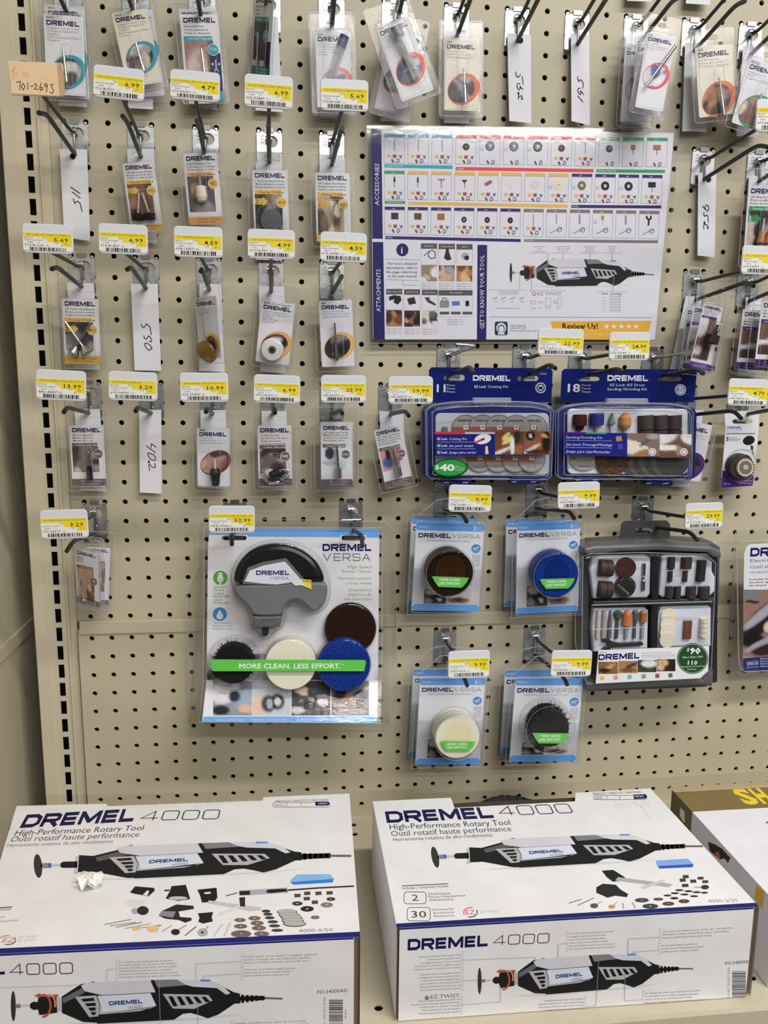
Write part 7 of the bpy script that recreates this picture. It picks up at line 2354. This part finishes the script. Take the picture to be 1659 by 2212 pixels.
# ================================================================== round pad packs
def pad_pack(label, TL, TR, BL, d, num, kind, front, fr, three=True, rear=False, pics=0):
    global t
    F = fcard(TL, TR, BL, d)
    w, h = F.w, F.h
    H = h / w
    t = thing('pad_pack', label, 'pad pack', F(w / 2, -h * .3, 0), 'round pad packs on the lower hooks')
    mb = MB()
    prism(mb, F, rrect(0, -h, w, 0, .003), -.0005, 0, (206, 207, 213))
    A = Art(mb, F, lambda x, y: (x * w, -y * w), res=1)
    LB = (84, 138, 200)
    A.poly(rrect(0, 0, 1, .108, .04), LB, 1)
    A.poly(rrect(0, H - .10, 1, H, .05), LB, 1)
    A.text(num, .035, .075, .165, .034, (214, 224, 238), 2, .02)
    if three:
        A.text('3', .835, .095, .88, .068, (222, 228, 238), 2, .02)
        for k in range(3):
            A.text(('PIECES', 'PIECES', 'PIEZAS')[k], .893, .045 + .027 * k, .965, .018, (206, 218, 236), 2)
    A.logo(.035, .215, .515, .066, (26, 28, 96), 1)
    A.strokes('VERSA', .53, .213, .955, .064, (92, 92, 104), .10, 1)
    A.text({'brown': 'Heavy Duty Pad | Coussinet pour nettoyage en profondeur', 'blue': 'Non-Scratch Pad | Coussinet anti-rayures | Almohadilla antirayones', 'foam': 'Eraser Pad | Tampon de Polissage | Almohadilla Borradora', 'brush': 'Bristle Brush | Brosse a soies | Cepillo de cerdas'}[kind], .15, .262, .80, .021, (90, 104, 92), 1)
    A.ell(.895, .36, .07, .066, (62, 126, 190), 1)
    A.poly([(.85, .35), (.89, .35), (.93, .33), (.94, .345), (.90, .37), (.85, .37)], (210, 220, 232), 2)
    A.rect(.85, .385, .94, .392, (210, 220, 232), 2)
    for k in range(7):
        A.text(('Quick Change', 'Adjustable', 'Montage rapide', 'et reglable', 'Cambio rapido', 'Colocacion', 'ajustable')[k], .85, .465 + .026 * k, .965, .017, (70, 70, 80), 1)
    A.photo(.0, .68, 1, H - .10, (168, 170, 178), [(.5, .1, .6, .2, 0, (178, 180, 188))], 8, 8, 1, .03, 4)
    if pics >= 0:
        A.photo(.17, .98, .50, H - .11, (70, 66, 66), [(.3, .2, .25, .2, .3, (196, 160, 140)), (.6, .6, .3, .25, 0, (40, 40, 44)), (.7, .7, .12, .1, 0, (190, 190, 196)), (.2, .8, .2, .15, 0, (120, 116, 118))], 12, 9, 2, .16, 41)
        A.photo(.505, .98, .86, H - .11, (166, 158, 156), [(.5, .75, .45, .2, 0, (120, 78, 60)), (.5, .68, .2, .12, 0, (50, 46, 48)), (.3, .3, .2, .2, 0, (190, 188, 190))], 12, 9, 2, .1, 42)
    part(mb, 'card', 'print', t)
    # the three pads seen through their clear drum
    th = .031
    a_, b_ = .5, -.76
    if front:
        p = U(front[0], front[1], d + th) - F.o
        a_, b_ = p.dot(F.u), p.dot(F.v)
        R_ = fr / FPX * (1.045 - d - th)
        th_ = th
    else:
        a_, b_, R_, th_ = .5 * w, -.76 * w, .33 * w, .012
    col = {'brown': (62, 42, 30), 'blue': (26, 68, 176), 'foam': (204, 202, 182), 'brush': (24, 24, 26)}[kind]
    mt = {'brown': 'fibre', 'blue': 'fibre', 'foam': 'foam', 'brush': 'bristle'}[kind]
    nm = {'brown': 'scrubbing_pad', 'blue': 'scouring_pad', 'foam': 'foam_pad', 'brush': 'bristle_brush'}[kind]
    n_ = 1 if kind == 'brush' else 3
    if front:
        for k in range(n_):
            mb = MB()
            z0, z1 = .003 + (th_ - .004) * k / n_, .003 + (th_ - .004) * (k + 1) / n_ - (.0016 if k < n_ - 1 else 0)
            rr = R_ * (1 if kind != 'brush' else .80)
            prism(mb, F, circ(a_, b_, rr, n=44), z0, z1, col, ch=.0014, steps=2)
            if k < n_ - 1:
                prism(mb, F, circ(a_, b_, rr * .985, n=44), z1, z1 + .0017, (50, 52, 56) if kind == 'foam' else tuple(int(v * .6) for v in col))
            if kind == 'brush':
                r_ = random.Random(3)
                for q in range(320):
                    an = 2 * PI * q / 320 + r_.uniform(-.03, .03)
                    if r_.random() < .25:
                        continue
                    L_ = R_ * r_.uniform(.86, 1.05)
                    zz = r_.uniform(.004, th_ * .9)
                    mb.add([F(a_ + rr * .9 * math.cos(an - .05), b_ + rr * .9 * math.sin(an - .05), zz), F(a_ + L_ * math.cos(an), b_ + L_ * math.sin(an), zz), F(a_ + rr * .9 * math.cos(an + .03), b_ + rr * .9 * math.sin(an + .03), zz)], [(0, 1, 2), (2, 1, 0)], (28, 28, 30))
            if k == n_ - 1:
                ar = Art(mb, F, None, c=z1)
                hw, hh = R_ * .6, R_ * .44
                cy_ = b_ + R_ * .30
                pts = [(a_ - hw, cy_ - hh), (a_ + hw, cy_ - hh), (a_ + hw, cy_), (a_ + hw * .8, cy_ + hh * .55), (a_ + hw * .4, cy_ + hh * .95), (a_, cy_ + hh * 1.05), (a_ - hw * .4, cy_ + hh * .95), (a_ - hw * .8, cy_ + hh * .55), (a_ - hw, cy_)]
                q2 = {'foam': (208, 200, 158), 'brown': (84, 50, 26), 'blue': (22, 58, 160), 'brush': (14, 14, 16)}[kind]
                ar.poly(pts, q2, 1)
                ar.line(pts, R_ * .02, tuple(min(250, v + 26) for v in q2), 2, True)
            part(mb, nm, mt, t)
        mb = MB()
        Fs_ = FR(F(a_, b_, th_ + .0016), F.u, F.v, F.n)
        pts = [(-.80 * R_, -.12 * R_), (.80 * R_, -.15 * R_), (.72 * R_, -.36 * R_), (.52 * R_, -.60 * R_), (-.5 * R_, -.58 * R_), (-.68 * R_, -.34 * R_)]
        prism(mb, Fs_, pts, -.0002, .0001, (84, 170, 66))
        ar = Art(mb, Fs_, None, c=.0001)
        ar.text('MORE CLEAN.', -.47 * R_, -.31 * R_, .44 * R_, .10 * R_, (222, 230, 220), 1, .05)
        ar.text('LESS EFFORT.', -.50 * R_, -.47 * R_, .46 * R_, .10 * R_, (222, 230, 220), 1, .05)
        o = part(mb, 'slogan_sticker', 'gloss', t)
        o['label'] = 'green slogan sticker'
    # clear shell with a tall hang tab
    mb = MB()
    m = .0055
    out = [(-m, -h - m), (w + m, -h - m), (w + m, .004), (w * .96, .012), (w * .72, .030), (w * .5, .0335), (w * .28, .030), (w * .06, .012), (-m, .004)]
    holed(mb, F, out, rrect(w * .40, .019, w * .60, .024, .002), -.0012, -.0007, WHITE)
    tube(mb, [F(a, b, -.0008) for a, b in out], .0006, WHITE, 6, 1, closed=True)
    tube(mb, [F(a, b, -.0006) for a, b in rrect(w * .40, .019, w * .60, .024, .002)], .0004, WHITE, 5, 1, closed=True)
    prism(mb, F, rrect(-m * .4, -h - m * .5, w + m * .4, .004, .004), .0003, .0035, WHITE, ch=.0015, steps=2, back=False)
    tube(mb, [F(a, b, .0035) for a, b in rrect(-m * .2, -h - m * .3, w + m * .2, .003, .004)], .0004, WHITE, 5, 1, closed=True)
    R2 = R_ * 1.07
    prism(mb, F, circ(a_, b_, R2, n=44), .0035, th_ + .0012, WHITE, ch=.003, steps=3, back=False, sm=True)
    tube(mb, [F(p[0], p[1], .0037) for p in circ(a_, b_, R2 * 1.01, n=44)], .0005, WHITE, 5, 1, closed=True)
    tube(mb, [F(p[0], p[1], th_ + .0005) for p in circ(a_, b_, R2 * .985, n=44)], .0003, WHITE, 5, 1, closed=True)
    part(mb, 'clear_clamshell', ['clear', 'clearrim'], t)

pad_pack('rear pack of brown pads, mostly hidden', (889, 1116), (1028, 1119), (886, 1311), .018, 'PC361-3', 'brown', None, 0, rear=True)
pad_pack('front pack of dark brown scrubbing pads', (900, 1129), (1047, 1133), (904, 1319), .055, 'PC361-3', 'brown', (973, 1239), 53)
pad_pack('rear pack of blue pads, mostly hidden', (1094, 1124), (1230, 1121), (1088, 1312), .018, 'PC363-3', 'blue', None, 0, rear=True)
pad_pack('front pack of bright blue scouring pads', (1117, 1132), (1254, 1127), (1108, 1327), .055, 'PC363-3', 'blue', (1203, 1243), 52)
pad_pack('rear pack of white foam pads, mostly hidden', (893, 1446), (1030, 1446), (889, 1636), .030, 'PC362-3', 'foam', None, 0, rear=True)
pad_pack('front pack of white foam eraser pads', (908, 1465), (1049, 1465), (905, 1652), .062, 'PC362-3', 'foam', (989, 1594), 53)
pad_pack('rear pack of black brushes, mostly hidden', (1091, 1448), (1230, 1446), (1086, 1628), .030, 'PC364-1', 'brush', None, 0, three=False, rear=True)
pad_pack('front pack with the black bristle brush', (1114, 1465), (1260, 1465), (1105, 1646), .062, 'PC364-1', 'brush', (1190, 1576), 57, three=False)

# ================================================================== the dark accessory case
C = (1200, 1040, 3.6144)
DG = (70, 71, 72)
P_ = lambda d: crop(fplane(d), *C)
Z0 = fplane(0)
t = thing('accessory_case', 'dark grey hanging case with white trays of rotary tool bits', 'tool case', U(1400, 1320, .04))
mb = MB()
c5 = P_(.050)
prism(mb, Z0, [c5(*p) for p in ((222, 500), (300, 470), (800, 445), (1220, 470), (1292, 515), (1285, 900), (1232, 1580), (1180, 1612), (280, 1646), (240, 1625), (205, 1300), (215, 700))], .022, .050, DG, ch=.004, steps=2)
c7 = P_(.074)
prism(mb, Z0, [c7(*p) for p in ((225, 520), (300, 500), (800, 482), (1220, 505), (1298, 545), (1302, 600), (1236, 590), (1190, 556), (800, 540), (500, 548), (262, 578), (222, 560))], .048, .074, (86, 87, 88), ch=.004, steps=2)
prism(mb, Z0, [c7(*p) for p in ((238, 1560), (1150, 1545), (1195, 1500), (1236, 1470), (1232, 1580), (1222, 1606), (1180, 1592), (280, 1640), (240, 1632))], .048, .074, (78, 79, 80), ch=.003, steps=2)
part(mb, 'case_body', 'plastic', t)
mb = MB()
c6 = P_(.060)
prism(mb, Z0, [P_(.0505)(*p) for p in rrect(262, 560, 1262, 1570, 20)], .0495, .0507, (30, 30, 32))
prism(mb, Z0, [c6(*p) for p in ((752, 545), (800, 545), (788, 1300), (740, 1300))], .050, .064, (34, 34, 36), ch=.001)
prism(mb, Z0, [c6(*p) for p in ((285, 930), (1232, 905), (1232, 945), (285, 970))], .050, .066, (52, 53, 54), ch=.001)
part(mb, 'divider', 'plastic', t)
mb = MB()
c3 = P_(.034)
holed(mb, fplane(.034), [c3(*p) for p in ((505, 470), (515, 335), (540, 310), (868, 305), (893, 330), (896, 470))], [c3(*p) for p in rrect(620, 362, 762, 402, 16)], -.002, 0, (66, 67, 68))
part(mb, 'hang_tab', 'plastic', t)
TRAY = (204, 208, 220)
for pts in (((290, 600), (340, 585), (715, 582), (748, 600), (742, 880), (715, 912), (300, 918), (270, 690)), ((830, 590), (860, 570), (1170, 574), (1228, 632), (1225, 700), (1250, 750), (1245, 860), (1215, 892), (830, 908), (806, 885)),
            ((300, 990), (700, 985), (728, 1010), (722, 1310), (300, 1335), (285, 1150)), ((815, 990), (840, 976), (1195, 968), (1218, 990), (1216, 1290), (785, 1300), (790, 1120))):
    mb = MB()
    c_ = P_(.060)
    prism(mb, Z0, [c_(*p) for p in pts], .0507, .060, TRAY, ch=.003, steps=2)
    part(mb, 'insert_tray', 'plastic', t)
def AX(x, y, d0, d1):
    p = U(C[0] + x / C[2], C[1] + y / C[2], d1)
    return Vector((p.x, -d0, p.z)), p
Q = lambda x, y, d=.062: U(C[0] + x / C[2], C[1] + y / C[2], d)
BN = (70, 50, 46)
def L_(nm, m, a, b, prof, col, lab=None, n=16):
    mb = MB()
    lathe(mb, a, b, prof, col, n)
    o = part(mb, nm, m, t)
    if lab:
        o['label'] = lab
for (x, y) in ((380, 672), (375, 838)):
    L_('sanding_drum', 'rubber', Q(x - 48, y, .061), Q(x + 56, y + 6, .061), [(0, .0100), (.05, .0112), (.5, .0112), (.52, .0100), (.55, .0112), (1, .0112)], BN, 'dark brown wheel on edge', 20)
L_('sanding_disc', 'plastic', *AX(553, 676, .061, .065), [(0, .0138), (1, .0135)], (74, 40, 32), 'reddish brown disc', 30)
L_('sanding_disc', 'plastic', *AX(548, 826, .062, .067), [(0, .0142), (1, .0140)], (44, 44, 40), 'black lettered disc', 30)
mb = MB()
F_ = fplane(.0672)
A = Art(mb, F_, crop(F_, *C), res=1)
A.logo(520, 862, 584, 14, (140, 140, 132), 1, y1=888) if False else A.text('DREMEL', 484, 812, 576, 15, (130, 130, 122), 1, .04, y1=892)
for k, ch in enumerate('GRINDSAW'):
    a = -2.2 + k * .33
    A.text(ch, 548 + 68 * math.cos(a) - 5, 826 + 68 * math.sin(a) + 5, None, 12, (130, 130, 122), 1)
part(mb, 'disc_print', 'print', t)
L_('mandrel', 'steel', Q(692, 640), Q(682, 850), [(0, .0022), (.45, .0022), (.5, .0014), (.6, .0014), (.65, .0026), (1, .0026)], (150, 156, 166))
for x, r_ in ((905, .0050), (1022, .0072)):
    L_('sanding_mandrel', 'rubber', Q(x + 2, 592), Q(x - 14, 780), [(0, r_), (.45, r_), (.47, .0030), (1, .0034)], BN if x > 1000 else (56, 50, 50), 'dark drum on a stem')
L_('rubber_block', 'rubber', Q(1140, 615), Q(1125, 775), [(0, .0065), (1, .0065)], (38, 42, 46), 'black rubber block', 6)
for x, r_ in ((888, .0048), (952, .0048), (1058, .0068), (1158, .0078)):
    L_('sanding_band', 'rubber', Q(x, 820), Q(x - 4, 908), [(0, r_), (1, r_)], (66, 54, 54))
for k, (x, c, pr) in enumerate(((338, (176, 166, 160), [(0, .003), (.12, .003), (.14, .0032), (1, .0032)]), (382, (150, 140, 134), [(0, .003), (.12, .003), (1, .0028)]), (430, (92, 86, 88), [(0, .0012), (.4, .0028), (1, .0030)]), (487, (72, 82, 76), [(0, .002), (.05, .006), (.22, .0052), (.35, .0022), (1, .0024)]),
                                (562, (170, 104, 60), [(0, .003), (.12, .0068), (.5, .0080), (.56, .003, (140, 140, 144)), (1, .0028, (140, 140, 144))]), (625, (72, 84, 98), [(0, .003), (.05, .0042), (.3, .0045), (.5, .002), (1, .0024)]), (687, (150, 96, 56), [(0, .0035), (.05, .0050), (.4, .0050), (.45, .0024, (140, 140, 144)), (1, .0026, (140, 140, 144))]))):
    L_('grinding_bit', 'plastic', Q(x, 1008), Q(x - 12, 1222), pr, c)
mb = MB()
Fw = fplane(.063)
cw_ = crop(Fw, *C)
prism(mb, Fw, [cw_(*p) for p in ((362, 1235), (380, 1218), (410, 1222), (440, 1248), (500, 1258), (670, 1248), (684, 1262), (676, 1278), (500, 1290), (440, 1292), (420, 1312), (360, 1305), (378, 1290), (402, 1284), (404, 1262), (392, 1250), (372, 1252))], -.001, .002, (58, 56, 62), ch=.0006)
part(mb, 'collet_wrench', 'plastic', t)
for k in range(4):
    L_('felt_wheel', 'foam', *AX(884 - k * 3, 1052 + k * 62, .0600 + k * .0012, .0620 + k * .0012), [(0, .0112), (1, .0110)], (212, 206, 188), None, 26)
mb = MB()
prism(mb, Z0, [P_(.063)(*p) for p in ((1006, 1088), (1068, 1086), (1058, 1228), (998, 1230))], .061, .064, (112, 62, 50), ch=.0006)
part(mb, 'dressing_stone', 'plastic', t)
for k in range(4):
    L_('felt_wheel', 'foam', Q(1158 - k * 3, 1066 + k * 37), Q(1158 - k * 3, 1098 + k * 37), [(0, .0058), (1, .0058)], (210, 202, 184))
mb = MB()
c8 = P_(.082)
lp = [(222, 590), (290, 570), (700, 560), (1190, 575), (1262, 640), (1250, 1000), (1228, 1470), (1150, 1550), (250, 1590), (215, 1300)]
pts = [c8(*p) for p in lp]
prism(mb, Z0, pts, .050, .082, WHITE, ch=.004, steps=2, back=False)
tube(mb, [Z0(a, b, .078) for a, b in ccw(pts)], .0006, WHITE, 6, 1, closed=True)
tube(mb, [Z0(a, b, .052) for a, b in ccw(pts)], .0006, WHITE, 6, 1, closed=True)
for p0, p1 in (((285, 968), (1230, 940)), ((290, 1160), (725, 1140)), ((650, 745), (735, 742)), ((870, 700), (1060, 694))):
    a, b = c8(*p0), c8(*p1)
    tube(mb, [Z0(a[0], a[1], .080), Z0(b[0], b[1], .080)], .0009, WHITE, 6, 1)
part(mb, 'clear_lid', ['clear', 'clearrim'], t)
mb = MB()
Fl2 = fplane(.0826)
A = Art(mb, Fl2, crop(Fl2, *C), res=1, mi=0)
prism(mb, Fl2, [A.conv(*p) for p in ((335, 1318), (1200, 1284), (1192, 1478), (1130, 1536), (314, 1578))], -.0003, 0, (214, 214, 218))
A.text('709-02', 342, 1340, 398, 10, (50, 50, 60), 1, .03)
A.logo(334, 1396, 656, 46, (22, 26, 110), 1, y1=1382)
for k in range(3):
    A.text(('All-Purpose Accessory Storage Kit', "Necessaire d'accessoires tout usage", 'Kit de almacenamiento de accesorios')[k], 674, 1344 + 17 * k, (900, 938, 938)[k], 9, (90, 90, 100), 1, y1=1338 + 17 * k)
A.line([(674, 1366), (930, 1358)], 1.2, (150, 150, 158))
PH = [(334, 486, (130, 84, 40), [(.5, .5, .5, .12, -.8, (190, 140, 80)), (.3, .7, .3, .2, 0, (60, 34, 24))]), (490, 640, (160, 110, 60), [(.7, .35, .4, .12, -.6, (60, 60, 66)), (.5, .75, .4, .15, 0, (120, 70, 30))]), (642, 788, (70, 60, 46), [(.6, .3, .4, .3, 0, (196, 196, 200)), (.4, .9, .5, .2, 0, (50, 80, 40))]), (792, 936, (60, 44, 36), [(.3, .3, .3, .3, .4, (196, 150, 90)), (.2, .7, .2, .2, 0, (206, 160, 130)), (.8, .6, .2, .3, 0, (40, 40, 30))])]
for k, (a, b, c, bl) in enumerate(PH):
    y = 1408 - k * 7
    A.photo(a, y, b, y + 95, c, bl, 12, 8, 1, .14, 60 + k)
for x, c in ((364, (206, 160, 60)), (470, (190, 130, 110)), (578, (90, 160, 170)), (688, (120, 130, 120)), (795, (130, 80, 60)), (897, (90, 90, 94))):
    A.poly([(x - 18, 1522 + (364 - x) * .04), (x + 14, 1516 + (364 - x) * .04), (x + 18, 1548 + (364 - x) * .04), (x - 14, 1554 + (364 - x) * .04)], c, 1)
A.ell(1070, 1382, 122, 120, (26, 66, 34), 2, n=40)
A.ell(1070, 1382, 116, 114, (160, 176, 160), 3, n=40)
A.ell(1070, 1382, 112, 110, (36, 78, 44), 4, n=40)
A.text('$', 1024, 1324, 1042, 26, (222, 226, 222), 5, .05)
A.text('90', 1044, 1344, 1130, 44, (222, 226, 222), 5, .08)
A.text('Value | Valeur | Valor', 988, 1380, 1152, 14, (214, 220, 214), 5, .02, y1=1372)
A.text('110', 1030, 1430, 1106, 30, (222, 226, 222), 5, .05)
A.text('Accessories | Accessoires', 982, 1452, 1160, 11, (214, 220, 214), 5, .02, y1=1444)
A.text('Accesorios', 1028, 1470, 1098, 11, (214, 220, 214), 5, .02)
part(mb, 'wrap_label', 'gloss', t)

# ================================================================== engraver pack cut by the right edge
C = (1560, 1100, 5.818)
Fk = fplane(.052)
ck = crop(Fk, *C)
t = thing('engraver_pack', 'clear pack with dark workshop photo marked 290-01, cut by the right edge', 'tool pack', U(1700, 1300, .04))
mb = MB()
prism(mb, Fk, [ck(*p) for p in ((345, 440), (1400, 395), (1400, 1975), (320, 2035), (275, 2010), (262, 1960), (262, 1850), (275, 560), (300, 480))], -.0006, 0, (214, 214, 220))
A = Art(mb, Fk, ck, res=2)
A.logo(350, 596, 1080, 108, (24, 28, 112), 1, y1=566)
A.text('Electric Engraver', 350, 668, 980, 40, (84, 84, 92), 1, y1=640)
A.text('Outil electrique de gravure', 350, 746, 1180, 40, (84, 84, 92), 1, y1=712)
A.text('Grabador Electrico', 350, 806, 900, 26, (100, 100, 108), 1, y1=782)
for k, l_ in enumerate(('Includes letter / number template', 'Inclut gabarit de lettres', 'Incluye plantilla de letras')):
    A.text(l_, 345, 892 + 38 * k, 1100, 18, (50, 50, 56), 1, .03, y1=860 + 38 * k)
A.photo(264, 1010, 1400, 1860, (140, 96, 84), [(.0, .0, .2, .2, 0, (110, 108, 114)), (.1, .62, .10, .35, .75, (40, 26, 26)), (.3, .25, .3, .06, -.75, (24, 20, 22)), (.22, .35, .32, .055, -.85, (146, 146, 156)), (.1, .18, .08, .02, .1, (40, 30, 34)), (.15, .8, .12, .16, -.6, (26, 22, 24)), (.22, .78, .25, .04, -.6, (138, 140, 150)), (.3, .88, .2, .08, -.3, (60, 30, 30)), (.28, .55, .05, .08, .2, (206, 170, 140)), (.7, .5, .25, .4, 0, (90, 60, 56))], 60, 50, 1, .06, 77)
A.poly([(262, 1868), (1400, 1810), (1400, 1974), (320, 2034), (276, 2010), (262, 1960)], (36, 46, 112), 2)
A.text('290-01', 308, 1966, 452, 34, (206, 210, 226), 3, .02, y1=1952)
A.line([(304, 1922), (456, 1906)], 4, (190, 196, 216), 3)
A.line([(302, 1992), (458, 1976)], 4, (190, 196, 216), 3)
for k in range(4):
    A.text('Engraver Graveur', 478, 1884 + 32 * k, 700, 18, (206, 210, 226), 3)
part(mb, 'card', 'print', t)
mb = MB()
Fq = fplane(.018)
cq = crop(Fq, *C)
o_ = [cq(*p) for p in ((165, 300), (215, 245), (1400, 205), (1400, 2020), (115, 2085), (105, 1990), (150, 420))]
prism(mb, Fq, o_, -.0005, 0, WHITE)
tube(mb, [Fq(a, b, 0) for a, b in ccw(o_)], .0008, WHITE, 6, 1, closed=True)
ce = crop(fplane(.056), *C)
i_ = [ce(*p) for p in ((195, 500), (230, 430), (320, 405), (1400, 355), (1400, 2000), (300, 2050), (240, 2010), (220, 1900))]
prism(mb, Z0, i_, .018, .056, WHITE, ch=.003, steps=2, back=False)
tube(mb, [Z0(a, b, .0535) for a, b in ccw(i_)], .0008, WHITE, 6, 1, closed=True)
part(mb, 'clear_clamshell', ['clear', 'clearrim'], t)

# ================================================================== sanding disc packet with its hang card
C = (1400, 600, 4.425)
Fk = fplane(.028)
ck = crop(Fk, *C)
t = thing('disc_packet', 'white hang card with cream lettered disc and purple foot', 'packet', U(1597, 950, .03))
mb = MB()
holed(mb, Fk, [ck(*p) for p in ((742, 1275), (1052, 1270), (1064, 1284), (1056, 1450))[0:4]] + [ck(740, 1450), ck(730, 1290)], [ck(*p) for p in rrect(805, 1352, 998, 1394, 18)], -.0006, 0, (212, 212, 218))
prism(mb, Fk, [ck(*p) for p in ((740, 1450), (1056, 1450), (1000, 1978), (985, 1990), (712, 2006), (695, 1992))], -.0006, 0, (212, 212, 218))
A = Art(mb, Fk, ck, res=2)
A.logo(750, 1443, 897, 22, (58, 92, 168), 1)
A.text('EZ LOCK', 750, 1468, 908, 20, (150, 160, 180), 1)
A.rect(748, 1484, 1024, 1496, (120, 118, 124), 1)
A.text('5', 745, 1558, 768, 36, (40, 40, 46), 1, .06)
for k in range(3):
    A.text(('Sanding Discs', "Disques de poncage", 'Discos de lijar')[k], 774, 1534 + 13 * k, (850, 886, 860)[k], 9, (60, 60, 66), 1, .02)
A.ell(962, 1555, 58, 44, (38, 34, 36), 1, -.3)
A.line([(985, 1600), (1005, 1690)], 14, (110, 100, 90), 1)
A.ell(992, 1625, 14, 22, (70, 64, 60), 2)
A.poly([(712, 1842), (1010, 1880), (1000, 1978), (985, 1990), (712, 2006), (695, 1992)], (84, 40, 128), 1)
A.text('EZ512SA', 720, 1976, 786, 12, (200, 190, 214), 2)
A.text('Sanding', 930, 1942, 990, 10, (200, 190, 214), 2)
A.text('Poncage | Lijado', 872, 1970, 990, 10, (200, 190, 214), 2)
part(mb, 'card', 'print', t)
Q = lambda x, y, d: U(C[0] + x / C[2], C[1] + y / C[2], d)
L_('sanding_disc', 'rubber', *AX(895, 1800, .030, .042), [(0, .0165), (1, .0165)], (52, 50, 50), 'stack of dark discs', 30)
L_('backing_disc', 'plastic', *AX(930, 1812, .0425, .0437), [(0, .0126), (1, .0124)], (196, 188, 160), 'cream lettered disc', 30)
mb = MB()
F_ = fplane(.0439)
A = Art(mb, F_, crop(F_, *C), res=1)
A.ell(932, 1814, 62, 66, (110, 100, 92), 1)
A.ell(934, 1810, 24, 24, (170, 164, 156), 2)
for k in range(22):
    a = 2 * PI * k / 22
    x, y = 932 + 82 * math.cos(a), 1814 + 90 * math.sin(a)
    A.rr(x - 8, y - 8, x + 8, y + 8, 3, (92, 84, 62), 1)
part(mb, 'disc_print', 'print', t)
mb = MB()
a, b = ck(885, 1795)
R_ = ck(885 + 150, 1795)[0] - a
prism(mb, Fk, circ(a, b, R_, n=40), .0005, .018, WHITE, ch=.006, steps=3, back=False, sm=True)
tube(mb, [Fk(p[0], p[1], .0008) for p in circ(a, b, R_, n=40)], .0005, WHITE, 5, 1, closed=True)
part(mb, 'blister', ['clear', 'clearrim'], t)
